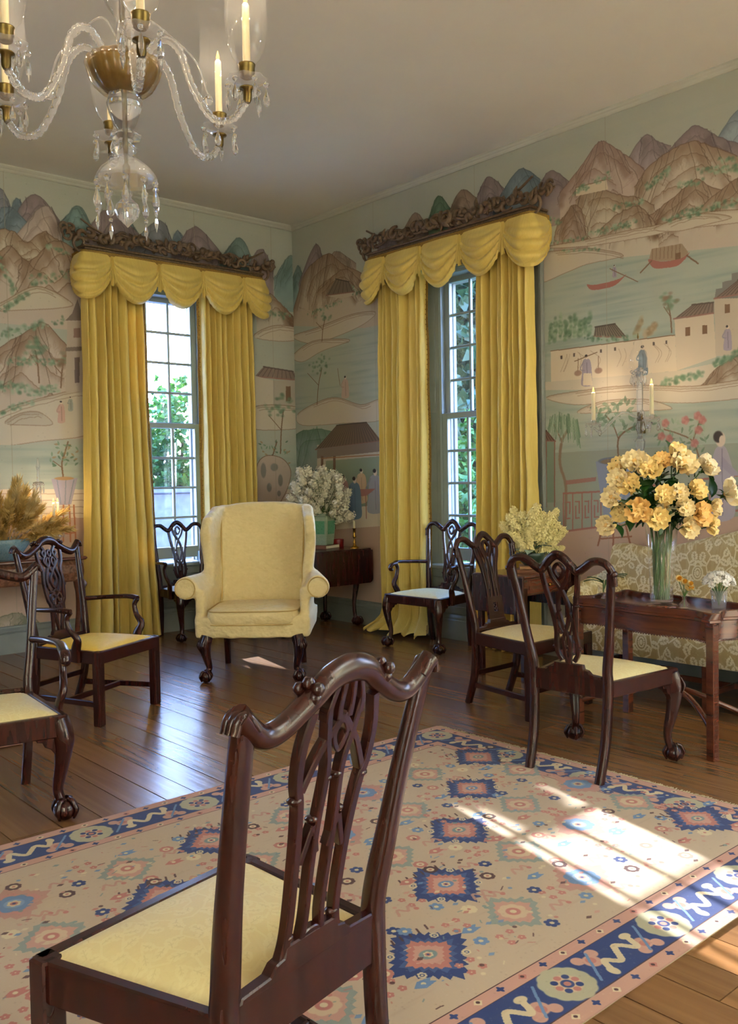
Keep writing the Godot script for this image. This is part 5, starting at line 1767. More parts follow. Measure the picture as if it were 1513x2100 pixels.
func pelmet(label: String, xf: Transform3D, half: float, seed_n: int):
	var root := thing("carved_pelmet", label, "pelmet", xf.origin, xf.basis.get_euler().y)
	var rng := RandomNumberGenerator.new()
	rng.seed = seed_n
	var st := new_st()
	box(st, Vector3(-half, 3.188, 0.002), Vector3(half, 3.21, 0.205), 0.006)
	box(st, Vector3(-half - 0.012, 3.21, 0.002), Vector3(half + 0.012, 3.228, 0.217), 0.006)
	part("board", st, M.carving, root)
	st = new_st()
	# long running stems with leaves, scrolls and flowers
	for s in [-1.0, 1.0]:
		for q in [[0.02, 0.05, 0.3, 0.10, 0.58, 0.05, 0.86, 0.13, 1.02, 0.2], [0.05, 0.13, 0.3, 0.05, 0.62, 0.13, 0.8, 0.05, 1.0, 0.06]]:
			var c := []
			for k in range(0, q.size(), 2):
				c.append(Vector3(s * q[k] * half, 3.225 + q[k + 1], 0.19))
			sweep(st, smooth_path(c, 7), [Vector2(0.014, 0.016), Vector2(0.008, 0.01)], Vector3(0, 0, 1), "round", 6)
		for k in 15:
			var x = s * half * (0.06 + k * 0.068)
			scroll(st, Vector3(x, 3.265 + rng.randf_range(0.0, 0.075), 0.185 + rng.randf_range(-0.015, 0.02)), rng.randf_range(0.028, 0.055), -s if k % 2 == 0 else s, rng.randf_range(0.7, 1.0), rng.randf() * TAU, rng.randf_range(0.012, 0.019))
		# bird-like flourish at the end
		for k in 6:
			scroll(st, Vector3(s * (half + 0.05 + 0.02 * k), 3.29 + 0.03 * (k % 3), 0.15), 0.035 + 0.006 * (k % 2), s if k % 2 == 0 else -s, 0.9, k * 1.1, 0.012)
		scroll(st, Vector3(s * (half + 0.02), 3.24, 0.17), 0.07, s, 0.9, -PI / 2, 0.013)
	for k in 46:
		# pointed acanthus leaves
		var x := rng.randf_range(-1.0, 1.0)
		var base := Vector3(x * (half + 0.04), 3.24 + rng.randf_range(0.0, 0.08), 0.18 + rng.randf_range(-0.02, 0.02))
		var a := rng.randf_range(0.3, PI - 0.3) + (0.0 if absf(x) < 0.9 else -0.6 * signf(x))
		var tip := base + Vector3(cos(a), sin(a), 0.2) * rng.randf_range(0.04, 0.09)
		sweep(st, smooth_path([base, base.lerp(tip, 0.5) + Vector3(0, 0, 0.014), tip], 4), [Vector2(0.006, 0.004), Vector2(0.024, 0.01), Vector2(0.02, 0.008), Vector2(0.003, 0.003)], Vector3(0, 0, 1), "round", 6)
	for k in 12:
		var c := Vector3(rng.randf_range(-0.9, 0.9) * half, 3.27 + rng.randf_range(0.0, 0.06), 0.205)
		for e in 5:
			ball(st, c + Vector3(cos(TAU * e / 5.0), sin(TAU * e / 5.0), 0) * 0.013, Vector3(0.01, 0.01, 0.006), 6, 4)
		ball(st, c, Vector3(0.007, 0.007, 0.01), 6, 4)
	# central cartouche
	scroll(st, Vector3(-0.06, 3.31, 0.19), 0.07, 1.0, 1.1, -0.4, 0.014)
	scroll(st, Vector3(0.06, 3.31, 0.19), 0.07, -1.0, 1.1, PI + 0.4, 0.014)
	ball(st, Vector3(0, 3.34, 0.2), Vector3(0.03, 0.05, 0.02), 8, 6)
	part("carving", st, M.carving, root)

# ---------------------------------------------------------------- chairs; front towards +z, feet on y = 0
func rail(st: SurfaceTool, a: Vector3, b: Vector3, half: float, y0: float, y1: float):
	var t := (b - a).normalized()
	var side := Vector3.UP.cross(t).normalized()
	var e := 0.004
	var rings := []
	for q in [a, b]:
		var c := Vector3(q.x, (y0 + y1) * 0.5, q.z)
		rings.append(chamfer_ring(c, side, t.cross(side).normalized(), half, (y1 - y0) * 0.5, e))
	loft(st, rings, true, true)
func claw_foot(st: SurfaceTool, c: Vector3, out: Vector3, r: float):
	ball(st, c, Vector3(r, r * 0.92, r), 14, 9)
	for k in 4:
		var a := out.rotated(Vector3.UP, TAU * k / 4.0)
		var p := []
		for j in 6:
			var t := j / 5.0
			var el := lerpf(1.25, -0.75, t)
			var bulge := 1.05 + 0.1 * absf(sin(t * PI * 2.6))
			p.append(c + (a * cos(el) + Vector3.UP * sin(el) * 0.92) * r * bulge)
		sweep(st, smooth_path(p, 2), [Vector2(r * 0.3, r * 0.22), Vector2(r * 0.26, r * 0.22), Vector2(r * 0.14, r * 0.1)], a, "round", 6)
func cabriole(top: Vector3, out: Vector3, r_foot: float, carved: bool) -> SurfaceTool:
	var st := new_st()
	var h := top.y
	var o := out.normalized()
	var c := [Vector3(0, 0, 0), o * 0.012 + Vector3(0, -h * 0.1, 0), o * 0.02 + Vector3(0, -h * 0.22, 0), o * 0.008 + Vector3(0, -h * 0.45, 0), -o * 0.012 + Vector3(0, -h * 0.68, 0), -o * 0.004 + Vector3(0, -h + r_foot * 1.9, 0), o * 0.012 + Vector3(0, -h + r_foot * 1.1, 0)]
	var pts := []
	for q in smooth_path(c, 6):
		pts.append(top + q)
	sweep(st, pts, [Vector2(0.034, 0.034), Vector2(0.036, 0.037), Vector2(0.033, 0.035), Vector2(0.024, 0.025), Vector2(0.0175, 0.0175), Vector2(0.0165, 0.0165), Vector2(0.021, 0.021)], o, "soft", 14)
	claw_foot(st, Vector3(top.x, r_foot * 0.92, top.z) + o * 0.016, o, r_foot)
	if carved:
		# acanthus on the knee
		var side := Vector3.UP.cross(o)
		for k in 5:
			var a := (k - 2) * 0.36
			var base := top + o * 0.04 + Vector3(0, -0.02, 0) + side * a * 0.035
			var tip := top + o * 0.05 + Vector3(0, -0.12 + absf(a) * 0.04, 0) + side * a * 0.05
			sweep(st, smooth_path([base, base.lerp(tip, 0.5) + o * 0.01, tip - o * 0.008], 4), [Vector2(0.006, 0.004), Vector2(0.009, 0.007), Vector2(0.003, 0.002)], o, "round", 6)
	return st
func bracket(st: SurfaceTool, at: Vector3, dir: Vector3, thick: float):
	# shaped ear beside the knee
	var d := dir.normalized()
	var n := Vector3.UP.cross(d)
	var poly := PackedVector2Array([Vector2(0, 0), Vector2(0.075, 0), Vector2(0.07, -0.012), Vector2(0.05, -0.016), Vector2(0.042, -0.034), Vector2(0.02, -0.045), Vector2(0, -0.075)])
	slab(st, poly, thick, Transform3D(Basis(d, Vector3.UP, d.cross(Vector3.UP)), at), 0.003)

func make_chair(called: String, label: String, c: Dictionary, at: Vector3, turn: float, group := "") -> Node3D:
	var root := thing(called, label, "chair", at, turn, group)
	var wf: float = c.wf
	var wb: float = c.wb
	var wt: float = c.wt
	var d: float = c.d
	var hs: float = c.hs
	var H: float = c.H
	var rake: float = c.rake
	var wood: Material = M.mahogany
	var zf := d / 2
	var zr := -d / 2
	# a point on the back: u across, h up
	var bp := func(u: float, h: float) -> Vector3:
		return Vector3(u, h, zr - rake * pow(clampf((h - hs) / (H - hs), 0.0, 1.2), 1.25))
	var strap := func(st: SurfaceTool, uh: Array, w0: float, w1: float, thick := 0.0085, closed := false):
		var pts := []
		for q in smooth_path(uh, 7, closed):
			pts.append(bp.call(q.x, q.y))
		sweep(st, pts, [Vector2(w0, thick), Vector2(w1, thick)], Vector3(0, 0.15, 1).normalized(), "chamfer", 8, not closed, closed)
	# seat rails
	var fl := Vector3(-wf / 2, 0, zf)
	var fr := Vector3(wf / 2, 0, zf)
	var rl := Vector3(-wb / 2, 0, zr)
	var rr := Vector3(wb / 2, 0, zr)
	var rh: float = c.get("rail", 0.068)
	var st := new_st()
	rail(st, fl, fr, 0.014, hs - rh, hs)
	rail(st, fl, rl, 0.013, hs - rh, hs)
	rail(st, fr, rr, 0.013, hs - rh, hs)
	rail(st, rl, rr, 0.013, hs - rh - 0.004, hs + 0.012)
	var frame := part("seat_frame", st, wood, root)
	# slip seat
	st = new_st()
	var seat := func(u: float, v: float) -> Vector3:
		var w := lerpf(wb, wf, v) - 0.026
		var x := (u - 0.5) * w
		var z := lerpf(zr + 0.02, zf - 0.012, v)
		var eu := 1.0 - pow(absf(2 * u - 1), 6.0)
		var ev := 1.0 - pow(absf(2 * v - 1), 6.0)
		return Vector3(x, hs - 0.006 + 0.024 * min(eu, ev) + 0.016 * sin(PI * u) * sin(PI * v), z)
	sheet(st, 28, 28, seat)
	part("seat", st, c.seat, root)
	# front legs
	for s in [-1.0, 1.0]:
		if c.legs == "cabriole":
			var top := Vector3(s * (wf / 2 - 0.018), hs - 0.02, zf - 0.018)
			var leg := cabriole(top, Vector3(s, 0, 1), c.get("foot", 0.036), c.get("carved", false))
			bracket(leg, Vector3(s * (wf / 2 - 0.034), hs - rh, zf - 0.008), Vector3(-s, 0, 0), 0.011)
			bracket(leg, Vector3(s * (wf / 2 - 0.014), hs - rh, zf - 0.036), Vector3(0, 0, -1), 0.011)
			part("leg", leg, wood, root)
		else:
			st = new_st()
			var x = s * (wf / 2 - 0.008)
			box(st, Vector3(x - 0.024, 0, zf - 0.036), Vector3(x + 0.024, hs, zf + 0.012), 0.004)
			for g in [-0.012, 0.0, 0.012]:
				box(st, Vector3(x + g - 0.0035, 0.01, zf + 0.011), Vector3(x + g + 0.0035, hs - 0.01, zf + 0.0145), 0.0015)
			part("leg", st, wood, root)
	# rear legs that run up as the stiles of the back
	for s in [-1.0, 1.0]:
		st = new_st()
		var kick: float = c.get("kick", 0.07)
		var ctrl := [Vector3(s * wb * 0.47, 0.0, zr - kick), Vector3(s * wb * 0.485, hs * 0.42, zr - kick * 0.22), Vector3(s * wb / 2, hs - 0.03, zr), Vector3(s * wb / 2, hs + 0.05, zr - 0.004)]
		for k in 4:
			var h := lerpf(hs + 0.05, H - (0.05 if c.crest == "loops" else 0.022), (k + 1) / 4.0)
			var t := (h - hs) / (H - hs)
			var q: Vector3 = bp.call(s * (wb / 2 + (wt - wb) / 2 * pow(t, 1.15)), h)
			ctrl.append(q)
		var sw: float = c.get("stile", 0.018)
		sweep(st, smooth_path(ctrl, 5), [Vector2(0.0195, 0.019), Vector2(0.0195, 0.021), Vector2(sw + 0.002, 0.02), Vector2(sw + 0.001, 0.02), Vector2(sw, 0.016), Vector2(sw, 0.0135), Vector2(sw * 0.95, 0.0125)], Vector3(0, 0.1, 1).normalized(), "soft", 12)
		part("stile", st, wood, root)
	# crest rail
	st = new_st()
	var half: Array = []
	if c.crest == "loops":
		half = [Vector2(wt / 2, H - 0.1), Vector2(wt / 2 - 0.002, H - 0.045), Vector2(wt / 2 - 0.032, H - 0.006), Vector2(wt / 2 - 0.085, H - 0.002), Vector2(0.118, H - 0.034), Vector2(0.088, H - 0.048), Vector2(0.062, H - 0.024), Vector2(0.032, H + 0.006)]
	elif c.crest == "yoke":
		half = [Vector2(wt / 2 + 0.014, H + 0.004), Vector2(wt / 2 - 0.012, H - 0.02), Vector2(wt / 2 - 0.05, H - 0.046), Vector2(wt / 2 - 0.095, H - 0.042), Vector2(0.09, H - 0.006), Vector2(0.05, H + 0.02)]
	else:
		half = [Vector2(wt / 2 + 0.02, H + 0.0), Vector2(wt / 2 - 0.02, H - 0.02), Vector2(wt / 2 - 0.07, H - 0.035), Vector2(0.12, H - 0.01), Vector2(0.06, H + 0.004)]
	var crest := half.duplicate()
	crest.append(Vector2(0, H + (0.02 if c.crest == "loops" else 0.03 if c.crest == "yoke" else 0.006)))
	for k in range(half.size() - 1, -1, -1):
		crest.append(Vector2(-half[k].x, half[k].y))
	var line := []
	var sizes := []
	for q in smooth_path(crest, 7):
		line.append(bp.call(q.x, q.y))
		var k := clampf(absf(q.x) / (wt / 2), 0.0, 1.1)
		if c.crest == "loops":
			sizes.append(Vector2(0.0165 + 0.004 * (1.0 - k), 0.0155))
		elif c.crest == "yoke":
			sizes.append(Vector2(0.021 + 0.006 * pow(1.0 - min(k, 1.0), 2.0), 0.0185))
		else:
			sizes.append(Vector2(0.019 + 0.012 * pow(1.0 - min(k, 1.0), 2.0), 0.015))
	sweep(st, line, sizes, Vector3(0, 0.15, 1).normalized(), "round", 12)
	for s in [-1.0, 1.0]:
		if c.crest == "loops":
			ball(st, bp.call(s * (wt / 2 + 0.004), H - 0.05) + Vector3(0, 0, 0.0), Vector3(0.018, 0.016, 0.018), 10, 7)
		else:
			# carved ears with three flutes
			for g in [-1.0, 0.0, 1.0]:
				var e: Vector3 = bp.call(s * (wt / 2 - 0.004), H - 0.018)
				tube(st, smooth_path([e + Vector3(-s * 0.02, -0.006, 0.012 * g), e + Vector3(s * 0.006, 0.02, 0.012 * g), e + Vector3(s * 0.022, 0.014, 0.011 * g), e + Vector3(s * 0.03, -0.006, 0.01 * g)], 4), 0.0085, 7)
	if c.crest == "yoke":
		# leaf-wrapped knops either side of the fan
		for s in [-1.0, 1.0]:
			var e: Vector3 = bp.call(s * 0.1, H + 0.004)
			for g in 5:
				var a := TAU * g / 5.0
				ball(st, e + Vector3(0.006 * sin(a), 0.017 * cos(a) * 0.8 + 0.004, 0.016 * sin(a)), Vector3(0.014, 0.012, 0.011), 7, 5)
	part("crest_rail", st, wood, root)
	# splat
	st = new_st()
	var b0 := hs + 0.012
	match c.splat:
		"scroll":
			for s in [-1.0, 1.0]:
				strap.call(st, [Vector2(s * 0.09, H - 0.05), Vector2(s * 0.078, H - 0.13), Vector2(s * 0.058, H - 0.22), Vector2(s * 0.046, H - 0.31), Vector2(s * 0.052, H - 0.37), Vector2(s * 0.05, H - 0.415), Vector2(s * 0.03, b0 + 0.06)], 0.011, 0.01)
				strap.call(st, [Vector2(s * 0.055, H - 0.02), Vector2(s * 0.036, H - 0.08), Vector2(-s * 0.004, H - 0.14), Vector2(-s * 0.026, H - 0.21), Vector2(-s * 0.012, H - 0.29), Vector2(s * 0.016, H - 0.36), Vector2(s * 0.006, b0 + 0.05)], 0.009, 0.008)
				strap.call(st, [Vector2(s * 0.02, H - 0.22), Vector2(s * 0.04, H - 0.27), Vector2(s * 0.02, H - 0.33)], 0.007, 0.006)
				for j in 2:
					var e: Vector3 = bp.call(s * (0.06 - 0.006 * j), H - 0.2 - 0.19 * j)
					ball(st, e + Vector3(s * 0.008, 0, 0), Vector3(0.013, 0.008, 0.011), 7, 5)
			strap.call(st, [Vector2(0, H - 0.018), Vector2(0.024, H - 0.045), Vector2(0, H - 0.082), Vector2(-0.024, H - 0.045)], 0.007, 0.007, 0.0085, true)
			strap.call(st, [Vector2(0.0, b0 + 0.12), Vector2(0.016, b0 + 0.09), Vector2(0, b0 + 0.06), Vector2(-0.016, b0 + 0.09)], 0.006, 0.006, 0.008, true)
		"gothic":
			for s in [-1.0, 1.0]:
				strap.call(st, [Vector2(s * 0.085, H - 0.03), Vector2(s * 0.098, H - 0.09), Vector2(s * 0.096, H - 0.15), Vector2(s * 0.082, H - 0.2), Vector2(s * 0.07, H - 0.3), Vector2(s * 0.066, b0 + 0.07), Vector2(s * 0.085, b0 + 0.0)], 0.0105, 0.01, 0.01)
				strap.call(st, [Vector2(s * 0.045, H - 0.03), Vector2(s * 0.034, H - 0.09), Vector2(s * 0.02, H - 0.15), Vector2(s * 0.024, H - 0.24), Vector2(s * 0.024, H - 0.33), Vector2(s * 0.022, b0 + 0.08), Vector2(s * 0.035, b0 + 0.01)], 0.0078, 0.0075, 0.01)
				strap.call(st, [Vector2(s * 0.083, H - 0.17), Vector2(s * 0.06, H - 0.125), Vector2(s * 0.04, H - 0.095), Vector2(s * 0.0, H - 0.05)], 0.008, 0.007, 0.0095)
				strap.call(st, [Vector2(s * 0.058, H - 0.31), Vector2(s * 0.046, H - 0.275), Vector2(s * 0.036, H - 0.245)], 0.007, 0.006, 0.009)
				strap.call(st, [Vector2(s * 0.016, H - 0.3), Vector2(s * 0.026, H - 0.265), Vector2(s * 0.036, H - 0.245)], 0.006, 0.006, 0.009)
				for q in [[0.09, 0.185, 0.017], [0.036, 0.235, 0.012], [0.014, 0.165, 0.013], [0.062, b0 - H + 0.06, 0.015], [0.09, b0 - H + 0.012, 0.014]]:
					var hh: float = H - q[1] if q[1] > 0.0 else H + q[1]
					var e: Vector3 = bp.call(s * q[0], hh)
					ball(st, e, Vector3(q[2], q[2] * 0.55, 0.013), 8, 5)
				# flutes of the fan under the crest
				for g in 2:
					strap.call(st, [Vector2(s * (0.012 + 0.018 * g), H + 0.012), Vector2(s * (0.016 + 0.028 * g), H - 0.03), Vector2(s * (0.014 + 0.03 * g), H - 0.055)], 0.0055, 0.007, 0.011)
			strap.call(st, [Vector2(0.0, H - 0.06), Vector2(0.018, H - 0.085), Vector2(0.0, H - 0.115), Vector2(-0.018, H - 0.085)], 0.006, 0.006, 0.009, true)
			strap.call(st, [Vector2(-0.055, b0 + 0.02), Vector2(-0.02, b0 + 0.045), Vector2(0.0, b0 + 0.05), Vector2(0.02, b0 + 0.045), Vector2(0.055, b0 + 0.02)], 0.008, 0.008, 0.009)
		"ribbon":
			for s in [-1.0, 1.0]:
				strap.call(st, [Vector2(s * 0.1, H - 0.02), Vector2(s * 0.094, H - 0.09), Vector2(s * 0.074, H - 0.14), Vector2(s * 0.08, H - 0.22), Vector2(s * 0.068, H - 0.31), Vector2(s * 0.05, H - 0.36), Vector2(s * 0.062, b0 + 0.03), Vector2(s * 0.08, b0)], 0.01, 0.009)
				strap.call(st, [Vector2(s * 0.03, H - 0.13), Vector2(s * 0.055, H - 0.2), Vector2(s * 0.03, H - 0.27), Vector2(-s * 0.02, H - 0.32), Vector2(-s * 0.034, H - 0.38), Vector2(-s * 0.014, b0 + 0.05), Vector2(-s * 0.02, b0)], 0.008, 0.008)
				strap.call(st, [Vector2(s * 0.058, H - 0.0), Vector2(s * 0.03, H - 0.045), Vector2(s * 0.055, H - 0.09), Vector2(s * 0.012, H - 0.14), Vector2(-s * 0.022, H - 0.2), Vector2(s * 0.0, H - 0.25)], 0.008, 0.007)
				strap.call(st, [Vector2(s * 0.042, H - 0.03), Vector2(s * 0.058, H - 0.045), Vector2(s * 0.042, H - 0.065), Vector2(s * 0.028, H - 0.045)], 0.006, 0.006, 0.008, true)
				strap.call(st, [Vector2(s * 0.022, H - 0.07), Vector2(s * 0.038, H - 0.095), Vector2(s * 0.022, H - 0.12), Vector2(s * 0.008, H - 0.095)], 0.006, 0.006, 0.008, true)
				for q in [[0.03, 0.27], [0.03, 0.34], [0.0, 0.3]]:
					ball(st, bp.call(s * q[0], H - q[1]), Vector3(0.016, 0.013, 0.012), 7, 5)
			strap.call(st, [Vector2(0, H - 0.028), Vector2(0.014, H - 0.045), Vector2(0, H - 0.065), Vector2(-0.014, H - 0.045)], 0.006, 0.006, 0.008, true)
			strap.call(st, [Vector2(0, H - 0.26), Vector2(0.045, H - 0.31), Vector2(0, H - 0.36), Vector2(-0.045, H - 0.31)], 0.007, 0.007, 0.009, true)
		"slots":
			for s in [-1.0, 1.0]:
				strap.call(st, [Vector2(s * 0.1, H - 0.045), Vector2(s * 0.088, H - 0.1), Vector2(s * 0.062, H - 0.17), Vector2(s * 0.05, H - 0.25), Vector2(s * 0.047, b0 + 0.16)], 0.014, 0.011)
				strap.call(st, [Vector2(s * 0.05, H - 0.02), Vector2(s * 0.042, H - 0.07), Vector2(s * 0.014, H - 0.13), Vector2(s * 0.017, H - 0.22), Vector2(s * 0.016, b0 + 0.16)], 0.012, 0.009)
				strap.call(st, [Vector2(s * 0.066, H - 0.06), Vector2(s * 0.05, H - 0.12), Vector2(s * 0.034, H - 0.2), Vector2(s * 0.03, b0 + 0.22)], 0.005, 0.005, 0.007)
			strap.call(st, [Vector2(0, H - 0.02), Vector2(0.026, H - 0.055), Vector2(0, H - 0.1), Vector2(-0.026, H - 0.055)], 0.008, 0.008, 0.009, true)
			# solid foot of the splat with a quatrefoil
			var zc: Vector3 = bp.call(0, b0 + 0.11)
			for e in [[-0.068, -0.018, 0.07, 0.165], [0.018, 0.068, 0.07, 0.165], [-0.068, 0.068, 0.14, 0.175], [-0.068, 0.068, 0.0, 0.088]]:
				var lo: Vector3 = bp.call(e[0], b0 + e[2])
				var hi: Vector3 = bp.call(e[1], b0 + e[3])
				hexa(st, [lo + Vector3(0, 0, 0.008), Vector3(hi.x, lo.y, lo.z + 0.008), Vector3(hi.x, lo.y, lo.z - 0.008), lo - Vector3(0, 0, 0.008), Vector3(lo.x, hi.y, hi.z + 0.008), hi + Vector3(0, 0, 0.008), hi - Vector3(0, 0, 0.008), Vector3(lo.x, hi.y, hi.z - 0.008)])
			for q in 4:
				strap.call(st, [Vector2(0.016, b0 + 0.114) + Vector2(0.02, 0).rotated(q * PI / 2 + 0.8) - Vector2(0.016, 0), Vector2(0, b0 + 0.114) + Vector2(0.012, 0).rotated(q * PI / 2 + 1.2)], 0.006, 0.006, 0.008)
	part("splat", st, wood, root)
	# shoe at the foot of the splat
	st = new_st()
	var shoe := PackedVector2Array([Vector2(-wb / 2 + 0.02, 0), Vector2(wb / 2 - 0.02, 0), Vector2(wb / 2 - 0.025, 0.012), Vector2(0.11, 0.016), Vector2(0.095, 0.03), Vector2(0.075, 0.034), Vector2(0.07, 0.052), Vector2(-0.07, 0.052), Vector2(-0.075, 0.034), Vector2(-0.095, 0.03), Vector2(-0.11, 0.016), Vector2(-wb / 2 + 0.025, 0.012)])
	slab(st, shoe, 0.013, Transform3D(Basis.IDENTITY, Vector3(0, hs + 0.008, zr - 0.004)), 0.003)
	part("shoe", st, wood, root)
	# arms
	if c.get("arms", false):
		for s in [-1.0, 1.0]:
			st = new_st()
			var ah: float = hs + c.get("arm", 0.225)
			var back: Vector3 = bp.call(s * (wb / 2 + 0.018), ah - 0.005)
			var tip := Vector3(s * (wf / 2 + 0.035), ah, zf - 0.15)
			var ctrl := [back, Vector3(s * (wb / 2 + 0.07), ah + 0.002, zr + 0.1), Vector3(s * (wf / 2 + 0.045), ah + 0.008, zr + 0.24), tip]
			if c.get("knuckle", false):
				ctrl.append(tip + Vector3(-s * 0.004, -0.012, 0.05))
				ctrl.append(tip + Vector3(-s * 0.004, -0.042, 0.062))
				ctrl.append(tip + Vector3(-s * 0.004, -0.05, 0.04))
			sweep(st, smooth_path(ctrl, 6), [Vector2(0.013, 0.015), Vector2(0.017, 0.014), Vector2(0.022, 0.013), Vector2(0.023, 0.014), Vector2(0.02, 0.014), Vector2(0.014, 0.012)] if c.get("knuckle", false) else [Vector2(0.013, 0.014), Vector2(0.016, 0.013), Vector2(0.018, 0.014), Vector2(0.016, 0.015)], Vector3.UP, "round", 10)
			var arm := part("arm", st, wood, root)
			st = new_st()
			var foot := Vector3(s * (wf / 2 + 0.004), hs - rh + 0.006, zf - 0.15)
			var sup := [foot, foot + Vector3(s * 0.006, rh, 0.008), foot + Vector3(s * 0.02, rh + 0.06, 0.03), Vector3(s * (wf / 2 + 0.034), ah - 0.1, zf - 0.16), Vector3(s * (wf / 2 + 0.036), ah - 0.04, zf - 0.175), tip + Vector3(0, -0.002, -0.004)]
			sweep(st, smooth_path(sup, 6), [Vector2(0.014, 0.03), Vector2(0.016, 0.03), Vector2(0.017, 0.022), Vector2(0.015, 0.016), Vector2(0.014, 0.015), Vector2(0.014, 0.016)], Vector3(0, 0.2, 1).normalized(), "round", 10)
			part("arm_support", st, wood, root)
	# stretchers
	if c.get("stretchers", false):
		var ys := 0.115
		var q0 := 0.35
		for s in [-1.0, 1.0]:
			st = new_st()
			rail(st, Vector3(s * (wf / 2 - 0.01), 0, zf - 0.03), Vector3(s * wb * 0.475, 0, zr - 0.035), 0.008, ys - 0.016, ys + 0.016)
			part("stretcher", st, wood, root)
		st = new_st()
		if c.get("cross", true):
			var m := 0.45
			rail(st, Vector3(-lerpf(wf / 2 - 0.01, wb * 0.475, m), 0, lerpf(zf - 0.03, zr - 0.035, m)), Vector3(lerpf(wf / 2 - 0.01, wb * 0.475, m), 0, lerpf(zf - 0.03, zr - 0.035, m)), 0.008, ys - 0.016, ys + 0.016)
		else:
			rail(st, Vector3(-wf / 2, 0, zf - 0.02), Vector3(wf / 2, 0, zf - 0.02), 0.008, ys + 0.02, ys + 0.05)
		part("stretcher", st, wood, root)
		st = new_st()
		rail(st, Vector3(-wb * 0.475, 0, zr - 0.03), Vector3(wb * 0.475, 0, zr - 0.03), 0.008, ys + 0.045, ys + 0.075)
		part("stretcher", st, wood, root)
	return root

func place(front: Vector2, fwd: Vector2, d: float) -> Array:
	var f := fwd.normalized()
	var c := front - f * d / 2
	return [Vector3(c.x, 0, c.y), atan2(f.x, f.y)]
func build_seating():
	var q := place(Vector2(-1.648, 4.732), Vector2(0.505, -0.04), 0.46)
	var a := make_chair("side_chair", "carved side chair with arched crest and claw feet, half on the rug", {"wf": 0.53, "wb": 0.37, "wt": 0.51, "d": 0.46, "hs": 0.425, "H": 0.945, "rake": 0.09, "kick": 0.06, "legs": "cabriole", "crest": "loops", "splat": "scroll", "seat": M.seat_cream, "carved": true, "foot": 0.04}, q[0], q[1])
	a.position.y = 0.004
	make_chair("side_chair", "straight-legged side chair with slotted splat and stretchers by the small leaf table", {"wf": 0.54, "wb": 0.39, "wt": 0.51, "d": 0.45, "hs": 0.42, "H": 0.95, "rake": 0.1, "kick": 0.07, "legs": "straight", "crest": "loops", "splat": "slots", "seat": M.seat_cream, "stretchers": true, "cross": false}, Vector3(-1.29, 0, 3.885), 0.02)
	q = place(Vector2(-0.585, 2.2), Vector2(-0.997, 0.05), 0.43)
	make_chair("armchair", "open armchair with claw feet standing before the window showing green trees", {"wf": 0.55, "wb": 0.42, "wt": 0.52, "d": 0.43, "hs": 0.415, "H": 0.945, "rake": 0.06, "kick": 0.03, "legs": "cabriole", "crest": "loops", "splat": "scroll", "seat": M.seat_cream, "arms": true, "knuckle": true, "foot": 0.04}, q[0], q[1])
	make_chair("armchair", "open armchair with pale blue-grey seat behind the wing chair under the white-sky window", {"wf": 0.53, "wb": 0.42, "wt": 0.5, "d": 0.4, "hs": 0.41, "H": 0.945, "rake": 0.06, "kick": 0.03, "legs": "cabriole", "crest": "loops", "splat": "scroll", "seat": M.seat_pale, "arms": true, "foot": 0.036}, Vector3(-1.385, 0, 0.36), 0.04)
	q = place(Vector2(-3.02, 2.424), Vector2(0.457, 0.889), 0.47)
	make_chair("armchair", "open armchair with bright yellow seat and straight stretchered legs", {"wf": 0.53, "wb": 0.43, "wt": 0.52, "d": 0.47, "hs": 0.405, "H": 0.955, "rake": 0.09, "kick": 0.07, "legs": "straight", "crest": "yoke", "splat": "ribbon", "seat": M.seat_gold, "arms": true, "arm": 0.215, "stretchers": true}, q[0], q[1])
	q = place(Vector2(-4.222, 3.69), Vector2(-0.177, 0.984), 0.5)
	make_chair("armchair", "open armchair with cream seat and one claw foot showing, overlapping the yellow-seated chair", {"wf": 0.56, "wb": 0.48, "wt": 0.6, "d": 0.5, "hs": 0.415, "H": 0.95, "rake": 0.1, "kick": 0.05, "legs": "cabriole", "crest": "yoke", "splat": "gothic", "seat": M.seat_cream, "arms": true, "knuckle": true, "foot": 0.045, "rail": 0.085}, q[0], q[1])
	var g := make_chair("side_chair", "dark side chair with pierced gothic splat and pale seat, standing wholly on the rug", {"wf": 0.54, "wb": 0.409, "wt": 0.5, "d": 0.419, "hs": 0.424, "H": 0.942, "rake": 0.105, "kick": 0.06, "legs": "straight", "crest": "yoke", "splat": "gothic", "seat": M.seat_cream, "stretchers": true, "stile": 0.023, "rail": 0.08}, Vector3(-4.424, 0, 5.645), atan2(-0.2065, -0.978))
	g.position.y = 0.007

